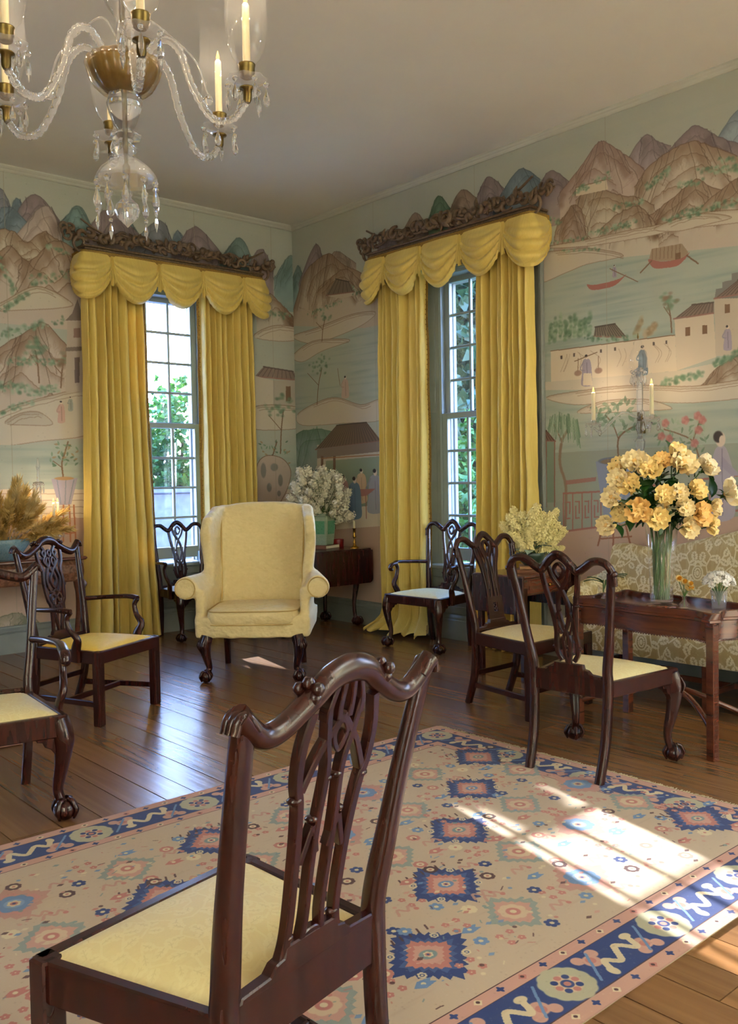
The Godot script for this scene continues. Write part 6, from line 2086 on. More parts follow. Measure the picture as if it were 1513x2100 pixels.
# ---------------------------------------------------------------- wing chair under a loose cover
func sd_box(p: Vector3, c: Vector3, h: Vector3, r: float) -> float:
	var q := (p - c).abs() - h + Vector3(r, r, r)
	return Vector3(max(q.x, 0.0), max(q.y, 0.0), max(q.z, 0.0)).length() + min(max(q.x, max(q.y, q.z)), 0.0) - r
func sd_cap(p: Vector3, a: Vector3, b: Vector3, ra: float, rb: float) -> float:
	var ab := b - a
	var t := clampf((p - a).dot(ab) / ab.length_squared(), 0.0, 1.0)
	return (p - a - ab * t).length() - lerpf(ra, rb, t)
func smin(a: float, b: float, k: float) -> float:
	var h := maxf(k - absf(a - b), 0.0) / k
	return minf(a, b) - h * h * k * 0.25
func sd_poly(p: Vector2, v: PackedVector2Array) -> float:
	var d := p.distance_squared_to(v[0])
	var s := 1.0
	var j := v.size() - 1
	for i in v.size():
		var e := v[j] - v[i]
		var w := p - v[i]
		d = min(d, (w - e * clampf(w.dot(e) / e.length_squared(), 0.0, 1.0)).length_squared())
		var c1 := p.y >= v[i].y
		var c2 := p.y < v[j].y
		var c3 := e.x * w.y > e.y * w.x
		if (c1 and c2 and c3) or (not c1 and not c2 and not c3):
			s = -s
		j = i
	return s * sqrt(d)
func net(lo: Vector3, n: Vector3i, cell: float, f: Callable) -> SurfaceTool:
	# surface nets over a grid of values
	var nx := n.x + 1
	var ny := n.y + 1
	var nz := n.z + 1
	var val := PackedFloat32Array()
	val.resize(nx * ny * nz)
	var i := 0
	for z in nz:
		for y in ny:
			for x in nx:
				val[i] = f.call(lo + Vector3(x, y, z) * cell)
				i += 1
	var st := new_st()
	st.set_smooth_group(next_smooth())
	var vert := {}
	var sy := nx
	var sz := nx * ny
	for z in n.z:
		for y in n.y:
			var row := z * sz + y * sy
			for x in n.x:
				var b := row + x
				var s0 := val[b] < 0.0
				if s0 == (val[b + 1] < 0.0) and s0 == (val[b + sy] < 0.0) and s0 == (val[b + sz] < 0.0) and s0 == (val[b + 1 + sy] < 0.0) and s0 == (val[b + 1 + sz] < 0.0) and s0 == (val[b + sy + sz] < 0.0) and s0 == (val[b + 1 + sy + sz] < 0.0):
					continue
				var acc := Vector3.ZERO
				var cnt := 0
				for e in [[0, 1, 0, 0, 0, 0], [0, 1, 0, 1, 0, 1], [0, 1, 0, 0, 1, 2], [0, 1, 0, 1, 1, 3], [1, 1, 0, 0, 0, 0], [1, 1, 1, 0, 0, 0], [1, 1, 0, 0, 1, 0], [1, 1, 1, 0, 1, 0], [2, 1, 0, 0, 0, 0], [2, 1, 1, 0, 0, 0], [2, 1, 0, 1, 0, 0], [2, 1, 1, 1, 0, 0]]:
					var ax: int = e[0]
					var ox: int = 0
					var oy: int = 0
					var oz: int = 0
					if ax == 0:
						oy = e[3]
						oz = e[4]
					elif ax == 1:
						ox = e[2]
						oz = e[4]
					else:
						ox = e[2]
						oy = e[3]
					var i0 := b + ox + oy * sy + oz * sz
					var i1: int = i0 + (1 if ax == 0 else sy if ax == 1 else sz)
					var v0 := val[i0]
					var v1 := val[i1]
					if (v0 < 0.0) != (v1 < 0.0):
						var t := v0 / (v0 - v1)
						acc += Vector3(ox + (t if ax == 0 else 0.0), oy + (t if ax == 1 else 0.0), oz + (t if ax == 2 else 0.0))
						cnt += 1
				vert[b] = lo + (Vector3(x, y, z) + acc / cnt) * cell
	for b in vert:
		var x: int = b % nx
		var y: int = (b / sy) % ny
		var z: int = b / sz
		for ax in 3:
			var d1: int = [sy, sz, 1][ax]
			var d2: int = [sz, 1, sy][ax]
			var st_: int = [1, sy, sz][ax]
			if not (vert.has(b - d1) and vert.has(b - d2) and vert.has(b - d1 - d2)):
				continue
			var a0 := val[b] < 0.0
			var a1 := val[b + st_] < 0.0
			if a0 == a1:
				continue
			var p0: Vector3 = vert[b]
			var p1: Vector3 = vert[b - d1]
			var p2: Vector3 = vert[b - d1 - d2]
			var p3: Vector3 = vert[b - d2]
			if a0:
				quad(st, p0, p3, p2, p1)
			else:
				quad(st, p0, p1, p2, p3)
	return st
func pillow(st: SurfaceTool, c: Vector3, h: Vector3, power: float, crown: float):
	# a boxed cushion: rounded outline, soft domed faces
	var rings := []
	var n := 44
	for l in [[-1.0, 0.0], [-1.0, 0.5], [-1.0, 0.86], [-0.9, 0.965], [-0.6, 0.99], [0.0, 1.0], [0.6, 0.99], [0.9, 0.965], [1.0, 0.88], [1.0, 0.7], [1.0, 0.45], [1.0, 0.2], [1.0, 0.02]]:
		var r := PackedVector3Array()
		for p in round_ring(Vector3.ZERO, Vector3.RIGHT, Vector3.FORWARD, h.x * max(l[1], 0.02), h.z * max(l[1], 0.02), n, power):
			r.append(c + Vector3(p.x, l[0] * h.y + (crown * (1.0 - l[1] * l[1]) if l[0] >= 1.0 else 0.0), p.z))
		rings.append(r)
	loft(st, rings, false, true)
func build_wing_chair():
	var f := Vector2(-0.68, 0.732).normalized()
	var root := thing("wing_chair", "cream slipcovered wing chair with rolled arms and claw feet", "armchair", Vector3(-1.85, 0, 2.0), atan2(f.x, f.y))
	# wing outline in (z, y)
	var wing := PackedVector2Array([Vector2(-0.36, 0.5), Vector2(-0.02, 0.52), Vector2(0.0, 0.64), Vector2(-0.06, 0.74), Vector2(-0.06, 0.86), Vector2(-0.03, 0.96), Vector2(-0.08, 1.06), Vector2(-0.2, 1.1), Vector2(-0.26, 1.13), Vector2(-0.4, 1.13), Vector2(-0.43, 1.08)])
	var sdf := func(p0: Vector3) -> float:
		var p := Vector3(absf(p0.x), p0.y, p0.z)
		# back, leaning
		var q := p - Vector3(0, 0.4, -0.25)
		var lean := 0.17
		var qb := Vector3(q.x, q.y * cos(lean) - q.z * sin(lean), q.y * sin(lean) + q.z * cos(lean))
		var top := 0.045 * pow(clampf(p.x / 0.34, 0.0, 1.0), 3.0)
		var d := sd_box(qb + Vector3(0, top, 0), Vector3(0, 0.34, -0.03), Vector3(0.325 + 0.02 * qb.y, 0.435, 0.052), 0.035)
		# wings flare outwards to the front
		var wx := p.x - 0.318 - 0.1 * (p.z + 0.3) - 0.02 * sin(clampf((p.y - 0.7) / 0.45, 0.0, 1.0) * PI)
		var dw := sd_poly(Vector2(p.z, p.y), wing) + 0.02
		d = smin(d, Vector2(max(dw, 0.0), max(absf(wx) - 0.012, 0.0)).length() - 0.026 + min(max(dw, absf(wx) - 0.012), 0.0), 0.03)
		# arm: panel and roll
		d = smin(d, sd_box(p, Vector3(0.335 + 0.03 * (p.z + 0.1), 0.45, -0.01), Vector3(0.032, 0.16, 0.275), 0.02), 0.03)
		d = smin(d, max(sd_cap(p, Vector3(0.365, 0.632, -0.22), Vector3(0.438, 0.612, 0.28), 0.05, 0.077), p.z - 0.272), 0.03)
		# seat rail and skirt
		var bow := 0.03 * (1.0 - p.x * p.x * 9.0)
		d = smin(d, sd_box(p, Vector3(0, 0.355, -0.02 + bow * 0.5), Vector3(0.372 + 0.1 * max(0.0, p.y - 0.33), 0.068, 0.315 + bow * 0.5), 0.014), 0.018)
		# gentle drag folds of loose cloth
		return d + 0.003 * sin(p0.x * 41.0 + p0.y * 13.0) * sin(p0.y * 23.0 - p0.x * 9.0) * clampf((0.62 - p0.y) * 3.0, 0.15, 1.0)
	var st := net(Vector3(-0.535, 0.262, -0.47), Vector3i(71, 62, 56), 0.0152, sdf)
	part("slipcover", st, M.slipcover, root)
	st = new_st()
	pillow(st, Vector3(0, 0.418, 0.045), Vector3(0.305, 0.048, 0.285), 7.0, 0.028)
	var cu := part("seat_cushion", st, M.slipcover, root)
	for y in [0.374, 0.462]:
		st = new_st()
		var r := []
		for p in round_ring(Vector3(0, y, 0.045), Vector3.RIGHT, Vector3.FORWARD, 0.301, 0.281, 60, 7.0):
			r.append(p)
		sweep(st, r, [Vector2(0.004, 0.004)], Vector3.UP, "round", 5, false, true)
		part("piping", st, M.piping, cu)
	for s in [-1.0, 1.0]:
		st = new_st()
		tube(st, smooth_path([Vector3(s * 0.285, 0.47, -0.19), Vector3(s * 0.288, 0.7, -0.235), Vector3(s * 0.296, 0.95, -0.285), Vector3(s * 0.3, 1.1, -0.32)], 6), 0.0055, 6)
		part("piping", st, M.piping, root)
	for s in [-1.0, 1.0]:
		# seam round the scroll of the arm front
		st = new_st()
		var ring := []
		for k in 22:
			var an := -0.75 + TAU * 0.86 * k / 21.0
			ring.append(Vector3(s * (0.437 + 0.066 * cos(an)), 0.612 + 0.066 * sin(an), 0.277))
		tube(st, ring, 0.004, 5)
		part("piping", st, M.piping, root)
	for s in [-1.0, 1.0]:
		part("leg", cabriole(Vector3(s * 0.295, 0.3, 0.29), Vector3(s, 0, 1), 0.04, true), M.mahogany, root)
	for s in [-1.0, 1.0]:
		st = new_st()
		sweep(st, smooth_path([Vector3(s * 0.27, 0.31, -0.27), Vector3(s * 0.27, 0.16, -0.285), Vector3(s * 0.275, 0.0, -0.325)], 5), [Vector2(0.024, 0.024), Vector2(0.019, 0.019)], Vector3(0, 0.1, 1), "chamfer", 8)
		part("leg", st, M.mahogany, root)

# ---------------------------------------------------------------- tables
func outline_tray(hx: float, hz: float, grow: float) -> PackedVector2Array:
	# serpentine sides between small square corners
	var o := PackedVector2Array()
	var sides := [[Vector2(-hx, -hz), Vector2(hx, -hz), Vector2(0, -1)], [Vector2(hx, -hz), Vector2(hx, hz), Vector2(1, 0)], [Vector2(hx, hz), Vector2(-hx, hz), Vector2(0, 1)], [Vector2(-hx, hz), Vector2(-hx, -hz), Vector2(-1, 0)]]
	for s in sides:
		var d: Vector2 = (s[1] - s[0])
		var length := d.length()
		var u := d / length
		for k in 15:
			var t: float = k / 15.0
			var m: float = min(t, 1.0 - t) * length
			var inset := 0.0
			if m > 0.03:
				inset = 0.042 * sin(clampf((m - 0.03) / 0.1, 0.0, 1.0) * PI * 0.5) - 0.036 * smoothstep(0.1, length * 0.5, m)
			o.append(s[0] + d * t - s[2] * inset + s[2] * grow)
	return o
func build_tables():
	# tea table with a galleried tray top
	var turn := -0.11
	var t := thing("tea_table", "serpentine mahogany tea table with galleried top and crossed stretchers", "table", Vector3(-1.265, 0, 4.735), turn)
	var hx := 0.205
	var hz := 0.405
	var flat := Transform3D(Basis(Vector3(1, 0, 0), Vector3(0, 0, 1), Vector3(0, -1, 0)), Vector3.ZERO)
	var st := new_st()
	slab(st, outline_tray(hx, hz, 0.02), 0.009, Transform3D(flat.basis, Vector3(0, 0.636, 0)), 0.004)
	part("tabletop", st, M.mahogany_red, t)
	st = new_st()
	var rings := []
	var a := outline_tray(hx, hz, 0.02)
	var b := outline_tray(hx, hz, 0.008)
	for k in a.size() + 1:
		var p := a[k % a.size()]
		var q := b[k % a.size()]
		rings.append(PackedVector3Array([Vector3(p.x, 0.644, p.y), Vector3(q.x, 0.644, q.y), Vector3(q.x, 0.672, q.y), Vector3(lerpf(p.x, q.x, 0.5), 0.676, lerpf(p.y, q.y, 0.5)), Vector3(p.x, 0.672, p.y)]))
	loft(st, rings, true, false)
	part("gallery", st, M.mahogany_red, t)
	st = new_st()
	rings = []
	a = outline_tray(hx, hz, 0.0)
	b = outline_tray(hx, hz, -0.016)
	for k in a.size() + 1:
		var p := a[k % a.size()]
		var q := b[k % a.size()]
		rings.append(PackedVector3Array([Vector3(p.x, 0.535, p.y), Vector3(q.x, 0.535, q.y), Vector3(q.x, 0.628, q.y), Vector3(p.x, 0.628, p.y)]))
	loft(st, rings, true, false)
	var ap := part("apron", st, M.mahogany_red, t)
	st = new_st()
	var edge := outline_tray(hx, hz, 0.003)
	var count := 220
	for k in count:
		var f := float(k) / count * edge.size()
		var p := edge[int(f) % edge.size()].lerp(edge[(int(f) + 1) % edge.size()], f - int(f))
		ball(st, Vector3(p.x, 0.536, p.y), Vector3(0.0045, 0.0055, 0.0045), 5, 4)
	part("beading", st, M.mahogany_red, ap)
	for sx in [-1.0, 1.0]:
		for sz in [-1.0, 1.0]:
			st = new_st()
			var c := Vector3(sx * (hx - 0.008), 0, sz * (hz - 0.008))
			box(st, c + Vector3(-0.0205, 0, -0.0205), c + Vector3(0.0205, 0.62, 0.0205), 0.003)
			for g in [-0.01, 0.0, 0.01]:
				for e in 24:
					var y := 0.02 + e * 0.0215
					box(st, c + Vector3(sx * 0.0195 - 0.0025, y, g - 0.003), c + Vector3(sx * 0.0195 + 0.0025, y + 0.014, g + 0.003))
					box(st, c + Vector3(g - 0.003, y, sz * 0.0195 - 0.0025), c + Vector3(g + 0.003, y + 0.014, sz * 0.0195 + 0.0025))
			part("leg", st, M.mahogany_red, t)
	for s in [-1.0, 1.0]:
		st = new_st()
		var c := []
		for k in 9:
			var u := k / 8.0 * 2.0 - 1.0
			var along := Vector3(u * (hx - 0.02), 0, u * s * (hz - 0.02))
			var bow := sin(absf(u) * PI) * 0.05
			c.append(along + Vector3(0, 0.13 + 0.12 * pow(cos(u * PI / 2), 1.2), 0) + Vector3(-signf(u) * bow * 0.6, 0, signf(u) * s * bow * 0.2))
		sweep(st, smooth_path(c, 3), [Vector2(0.013, 0.012)], Vector3.UP, "soft", 10)
		part("stretcher", st, M.mahogany_red, t)

	# small leaf table between the chairs and the curtain
	t = thing("leaf_table", "small mahogany drop-leaf table carrying books and the yellow stock flowers", "table", Vector3(-0.615, 0, 3.32), 0.02)
	st = new_st()
	box(st, Vector3(-0.275, 0.662, -0.21), Vector3(0.275, 0.68, 0.21), 0.005)
	part("tabletop", st, M.mahogany_red, t)
	for s in [-1.0, 1.0]:
		st = new_st()
		var leaf := PackedVector2Array([Vector2(-0.21, 0), Vector2(0.21, 0), Vector2(0.21, -0.2), Vector2(0.185, -0.24), Vector2(-0.185, -0.24), Vector2(-0.21, -0.2)])
		slab(st, leaf, 0.008, Transform3D(Basis(Vector3(0, 0, 1), Vector3(0, 1, 0), Vector3(-1, 0, 0)), Vector3(s * 0.284, 0.674, 0)), 0.003)
		part("drop_leaf", st, M.mahogany, t)
	st = new_st()
	box(st, Vector3(-0.255, 0.55, -0.19), Vector3(0.255, 0.662, 0.19), 0.003)
	part("body", st, M.mahogany_red, t)
	st = new_st()
	box(st, Vector3(-0.2, 0.562, 0.19), Vector3(0.2, 0.65, 0.194), 0.002)
	var dr := part("drawer", st, M.mahogany_red, t)
	st = new_st()
	ball(st, Vector3(0, 0.606, 0.202), Vector3(0.011, 0.011, 0.01), 10, 6)
	part("knob", st, M.brass, dr)
	for sx in [-1.0, 1.0]:
		for sz in [-1.0, 1.0]:
			st = new_st()
			var c := Vector3(sx * 0.24, 0, sz * 0.176)
			box(st, c + Vector3(-0.018, 0, -0.018), c + Vector3(0.018, 0.6, 0.018), 0.003)
			part("leg", st, M.mahogany, t)

	# drop-leaf table in the corner behind the wing chair
	t = thing("corner_table", "dark drop-leaf table in the corner with the green vase on it", "table", Vector3(-0.52, 0, 0.8), 0.0)
	st = new_st()
	box(st, Vector3(-0.47, 0.685, -0.33), Vector3(0.47, 0.705, 0.345), 0.006)
	part("tabletop", st, M.mahogany, t)
	st = new_st()
	var lf := PackedVector2Array([Vector2(-0.47, 0), Vector2(0.47, 0), Vector2(0.47, -0.25)])
	for k in 7:
		lf.append(Vector2(0.43, -0.25) + Vector2(0.04, 0).rotated(-PI / 2 * k / 6.0))
	for k in 7:
		lf.append(Vector2(-0.43, -0.25) + Vector2(0, -0.04).rotated(-PI / 2 * k / 6.0))
	slab(st, lf, 0.008, Transform3D(Basis.IDENTITY, Vector3(0, 0.69, 0.354)), 0.003)
	part("drop_leaf", st, M.mahogany, t)
	st = new_st()
	box(st, Vector3(-0.4, 0.56, -0.28), Vector3(0.4, 0.685, 0.28), 0.003)
	part("body", st, M.mahogany, t)
	for q in [[-0.4, -0.24], [0.43, 0.16], [0.4, -0.24], [-0.4, 0.2]]:
		part("leg", cabriole(Vector3(q[0], 0.64, q[1]), Vector3(signf(q[0]), 0, signf(q[1])), 0.042, false), M.mahogany, t)

	# pier table against the left wall
	t = thing("pier_table", "carved pier table with mottled apron against the wall behind the yellow-seated chair", "table", Vector3(-3.02, 0, 0.27), 0.0)
	st = new_st()
	box(st, Vector3(-0.62, 0.735, -0.235), Vector3(0.62, 0.762, 0.25), 0.008)
	part("tabletop", st, M.mahogany_red, t)
	st = new_st()
	var ox := [[0.6, 0.22], [0.0, 0.235]]
	var prof := [Vector2(0.0, 0.57), Vector2(0.012, 0.572), Vector2(0.02, 0.585), Vector2(0.03, 0.64), Vector2(0.022, 0.7), Vector2(0.01, 0.72), Vector2(0.012, 0.735), Vector2(0, 0.735)]
	moulding(st, prof, Vector3(-0.58, 0, 0.2), Vector3(0.58, 0, 0.2), Vector3(0, 0, 1))
	moulding(st, prof, Vector3(0.58, 0, 0.2), Vector3(0.58, 0, -0.2), Vector3(1, 0, 0))
	moulding(st, prof, Vector3(-0.58, 0, -0.2), Vector3(-0.58, 0, 0.2), Vector3(-1, 0, 0))
	box(st, Vector3(-0.58, 0.57, -0.2), Vector3(0.58, 0.735, 0.2))
	part("apron", st, M.marble, t)
	for q in [[-0.56, 0.19], [0.56, 0.19], [-0.56, -0.17], [0.56, -0.17]]:
		part("leg", cabriole(Vector3(q[0], 0.6, q[1]), Vector3(signf(q[0]), 0, signf(q[1])), 0.045, true), M.mahogany_red, t)

# ---------------------------------------------------------------- sofa
func build_sofa():
	var z0 := 3.68
	var z1 := 6.1
	var zc := 4.95
	var t := thing("sofa", "camel-back sofa in gold and ivory damask along the papered wall", "sofa", Vector3(0, 0, zc))
	var back_h := func(z: float) -> float:
		var u := absf(z) / ((z1 - z0) / 2)
		var hump := 0.19 * pow(cos(clampf(u * 1.12, 0.0, 1.0) * PI / 2), 1.6)
		var ear := 0.035 * exp(-pow((u - 0.98) / 0.13, 2.0))
		return 0.82 + hump + ear
	var st := new_st()
	var rings := []
	for k in 41:
		var z := lerpf(z0 - zc, z1 - zc, k / 40.0)
		var h: float = back_h.call(z)
		var r := PackedVector3Array()
		for p in smooth_path([Vector2(-0.045, 0.3), Vector2(-0.17, 0.3), Vector2(-0.21, 0.42), Vector2(-0.185, 0.62), Vector2(-0.155, h - 0.06), Vector2(-0.125, h - 0.008), Vector2(-0.085, h), Vector2(-0.05, h - 0.02), Vector2(-0.04, h - 0.1)], 3, true):
			r.append(Vector3(p.x, p.y, z))
		rings.append(r)
	loft(st, rings, false, true)
	part("back", st, M.damask, t)
	st = new_st()
	rings = []
	for k in 31:
		var z := lerpf(z0 - zc + 0.03, z1 - zc - 0.03, k / 30.0)
		var e := 1.0 - pow(absf(k / 15.0 - 1.0), 14.0)
		var r := PackedVector3Array()
		for p in smooth_path([Vector2(-0.14, 0.26), Vector2(-0.4, 0.26), Vector2(-0.76, 0.262), Vector2(-0.8, 0.275), Vector2(-0.808, 0.34), Vector2(-0.8, 0.4), Vector2(-0.77, 0.43), Vector2(-0.6, 0.452), Vector2(-0.4, 0.458), Vector2(-0.2, 0.455), Vector2(-0.14, 0.4)], 3, true):
			r.append(Vector3(lerpf(-0.45, p.x, 0.93 + 0.07 * e), lerpf(0.345, p.y, 0.8 + 0.2 * e), z))
		rings.append(r)
	loft(st, rings, false, true)
	part("seat", st, M.damask, t)
	for s in [-1.0, 1.0]:
		st = new_st()
		rings = []
		for k in 17:
			var x := lerpf(-0.08, -0.56, k / 16.0)
			var drop := 0.07 * pow(k / 16.0, 2.0)
			var r := PackedVector3Array()
			var zz: float = (z1 - zc if s > 0 else z0 - zc)
			for p in smooth_path([Vector2(-0.06, 0.3), Vector2(0.0, 0.3), Vector2(0.012, 0.5), Vector2(0.04, 0.55), Vector2(0.07, 0.6), Vector2(0.05, 0.655), Vector2(0.0, 0.67), Vector2(-0.045, 0.63), Vector2(-0.06, 0.5)], 3, true):
				r.append(Vector3(x, p.y - drop * clampf((p.y - 0.3) * 3.0, 0.0, 1.0), zz + s * (p.x - 0.005)))
			if s < 0:
				r.reverse()
			rings.append(r)
		loft(st, rings, false, true)
		part("arm", st, M.damask, t)
	for z in [z0 - zc + 0.07, 4.688 - zc, 5.35 - zc, z1 - zc - 0.07]:
		for x in [-0.77, -0.16]:
			st = new_st()
			box(st, Vector3(x - 0.021, 0, z - 0.021), Vector3(x + 0.021, 0.29, z + 0.021), 0.003)
			part("leg", st, M.mahogany_red, t)
		st = new_st()
		box(st, Vector3(-0.76, 0.09, z - 0.008), Vector3(-0.16, 0.122, z + 0.008), 0.002)
		part("stretcher", st, M.mahogany_red, t)
	st = new_st()
	box(st, Vector3(-0.48, 0.09, z0 - zc + 0.07), Vector3(-0.464, 0.122, z1 - zc - 0.07), 0.002)
	part("stretcher", st, M.mahogany_red, t)

# ---------------------------------------------------------------- candle fittings
func candle_light(parent: Node, at: Vector3, energy: float):
	var o := OmniLight3D.new()
	o.name = "candle_light"
	o.position = at
	o.light_color = Color(1.0, 0.88, 0.72)
	o.light_energy = energy
	o.light_size = 0.012
	o.omni_range = 16.0
	o.omni_attenuation = 2.0
	o.shadow_enabled = true
	parent.add_child(o, true)
func add_candle(parent: Node, at: Vector3, length: float, r: float, energy: float):
	var st := new_st()
	lathe(st, at, [Vector2(r, 0), Vector2(r * 0.97, length * 0.5), Vector2(r * 0.9, length - 0.006), Vector2(r * 0.6, length), Vector2(0.001, length - 0.003)], 14)
	part("candle", st, M.wax, parent)
	st = new_st()
	lathe(st, at + Vector3(0, length - 0.002, 0), [Vector2(0.0015, 0), Vector2(0.0055, 0.008), Vector2(0.0062, 0.014), Vector2(0.004, 0.024), Vector2(0.0006, 0.036)], 10)
	part("candle_flame", st, M.flame, parent)
	candle_light(parent, at + Vector3(0, length + 0.013, 0), energy)
var drop_meshes := []
func make_drops():
	# faceted pear, long almond, round bead
	for k in 3:
		var st := new_st()
		if k == 0:
			lathe(st, Vector3.ZERO, [Vector2(0.0005, -0.046), Vector2(0.007, -0.04), Vector2(0.0095, -0.032), Vector2(0.0075, -0.02), Vector2(0.0025, -0.006), Vector2(0.001, 0)], 8, true, 0, 0.0, true)
		elif k == 1:
			lathe(st, Vector3.ZERO, [Vector2(0.0005, -0.055), Vector2(0.006, -0.036), Vector2(0.007, -0.026), Vector2(0.0045, -0.01), Vector2(0.001, 0)], 6, true, 0, 0.0, true)
		else:
			lathe(st, Vector3.ZERO, [Vector2(0.001, -0.016), Vector2(0.006, -0.012), Vector2(0.0078, -0.008), Vector2(0.006, -0.004), Vector2(0.001, 0)], 8, true, 0, 0.0, true)
		drop_meshes.append(finish(st))
func hang(parent: Node, at: Vector3, kind: int, size := 1.0):
	# one bead and one drop on a wire
	var b := mesh_part("prism", drop_meshes[2], M.crystal, parent, Transform3D(Basis.IDENTITY.scaled(Vector3.ONE * size), at))
	mesh_part("prism", drop_meshes[kind], M.crystal, parent, Transform3D(Basis.from_euler(Vector3(0, at.x * 40.0, 0)).scaled(Vector3.ONE * size), at - Vector3(0, 0.019 * size, 0)))
func pan_shape(st: SurfaceTool, at: Vector3, r: float):
	# scalloped drip pan, thin
	lathe(st, at, [Vector2(r * 0.2, -0.004), Vector2(r * 0.6, 0.0), Vector2(r * 0.95, 0.012), Vector2(r, 0.015), Vector2(r * 0.93, 0.016), Vector2(r * 0.55, 0.005), Vector2(r * 0.2, 0.002)], 32, true, 8, 0.07)
func build_chandelier():
	make_drops()
	var foot := CAM_AT + ray(262, 467) * 3.0
	var base := foot.y
	var root := thing("chandelier", "cut-glass chandelier with six candle arms under glass shades", "chandelier", Vector3(foot.x, 0, foot.z), CAM_TURN.y)
	var y := func(h: float) -> float: return base + h
	var st := new_st()
	# finial: bulb and point
	lathe(st, Vector3(0, base, 0), [Vector2(0.001, 0), Vector2(0.012, 0.012), Vector2(0.034, 0.035), Vector2(0.042, 0.055), Vector2(0.036, 0.075), Vector2(0.018, 0.092), Vector2(0.012, 0.1), Vector2(0.018, 0.106), Vector2(0.018, 0.116), Vector2(0.01, 0.122), Vector2(0.008, 0.16)], 16, true, 0, 0.0, true)
	part("finial", st, M.milky_crystal, root)
	# lower dish, bell shaped
	st = new_st()
	lathe(st, Vector3(0, base + 0.15, 0), [Vector2(0.094, 0.0), Vector2(0.1, 0.003), Vector2(0.098, 0.014), Vector2(0.082, 0.04), Vector2(0.05, 0.066), Vector2(0.022, 0.086), Vector2(0.018, 0.084), Vector2(0.046, 0.061), Vector2(0.076, 0.036), Vector2(0.091, 0.012)], 40, true, 20, 0.02)
	var dish := part("dish", st, M.cut_glass, root)
	for k in 10:
		var a := TAU * k / 10.0 + 0.1
		hang(dish, Vector3(cos(a) * 0.098, base + 0.148, sin(a) * 0.098), k % 2, 1.45)
		if k % 2 == 0:
			hang(dish, Vector3(cos(a) * 0.098, base + 0.148 - 0.095, sin(a) * 0.098), 1, 1.0)
	# knops and vase baluster
	st = new_st()
	lathe(st, Vector3(0, base + 0.235, 0), [Vector2(0.018, 0.0), Vector2(0.03, 0.008), Vector2(0.04, 0.02), Vector2(0.026, 0.034), Vector2(0.018, 0.04), Vector2(0.026, 0.05), Vector2(0.05, 0.058), Vector2(0.05, 0.066), Vector2(0.022, 0.076), Vector2(0.024, 0.085), Vector2(0.036, 0.1), Vector2(0.05, 0.14), Vector2(0.058, 0.175), Vector2(0.052, 0.195), Vector2(0.03, 0.2)], 16, true, 8, 0.05)
	part("baluster", st, M.milky_crystal, root)
	st = new_st()
	lathe(st, Vector3(0, base + 0.12, 0), [Vector2(0.006, 0), Vector2(0.006, 1.5)], 8)
	lathe(st, Vector3(0, base + 0.17, 0), [Vector2(0.004, 0), Vector2(0.013, 0.012), Vector2(0.013, 0.03), Vector2(0.007, 0.04)], 10)
	part("rod", st, M.old_brass, root)
	# amber-lined bowl that carries the arms
	st = new_st()
	lathe(st, Vector3(0, base + 0.43, 0), [Vector2(0.044, 0.0), Vector2(0.072, 0.008), Vector2(0.096, 0.03), Vector2(0.112, 0.06), Vector2(0.121, 0.09), Vector2(0.121, 0.104), Vector2(0.114, 0.112), Vector2(0.06, 0.11)], 80, true, 20, 0.03)
	part("receiver_bowl", st, M.amber, root)
	st = new_st()
	lathe(st, Vector3(0, base + 0.43, 0), [Vector2(0.036, 0.004), Vector2(0.06, 0.014), Vector2(0.084, 0.036), Vector2(0.103, 0.064), Vector2(0.111, 0.09), Vector2(0.112, 0.1), Vector2(0.02, 0.102)], 32)
	part("bowl_lining", st, M.gilt_lining, root)
	# stem above
	st = new_st()
	lathe(st, Vector3(0, base + 0.56, 0), [Vector2(0.05, 0), Vector2(0.03, 0.012), Vector2(0.022, 0.03), Vector2(0.02, 0.12), Vector2(0.03, 0.135), Vector2(0.05, 0.165), Vector2(0.07, 0.22), Vector2(0.072, 0.26), Vector2(0.05, 0.31), Vector2(0.025, 0.34), Vector2(0.022, 0.5), Vector2(0.04, 0.52), Vector2(0.03, 0.55), Vector2(0.016, 0.58)], 16, true, 8, 0.06)
	part("stem", st, M.crystal, root)
	st = new_st()
	lathe(st, Vector3(0, base + 1.1, 0), [Vector2(0.008, 0), Vector2(0.008, CEIL - base - 1.15), Vector2(0.06, CEIL - base - 1.13), Vector2(0.065, CEIL - base - 1.1)], 12)
	part("hanger", st, M.old_brass, root)
	# small upper spray with a hanging ball
	for k in 2:
		st = new_st()
		var a := 0.6 + 2.2 * k
		var p := smooth_path([Vector3(0.02, base + 0.62, 0), Vector3(0.08, base + 0.7, 0), Vector3(0.18, base + 0.66, 0), Vector3(0.26, base + 0.6, 0), Vector3(0.3, base + 0.5, 0)], 6)
		for i in p.size():
			p[i] = p[i].rotated(Vector3.UP, a)
		tube(st, p, 0.0035, 6)
		var spray := part("spray", st, M.crystal, root)
		st = new_st()
		ball(st, p[p.size() - 1] - Vector3(0, 0.018, 0), Vector3(0.018, 0.018, 0.018), 12, 8)
		part("prism", st, M.crystal, spray)
	var R := 0.418
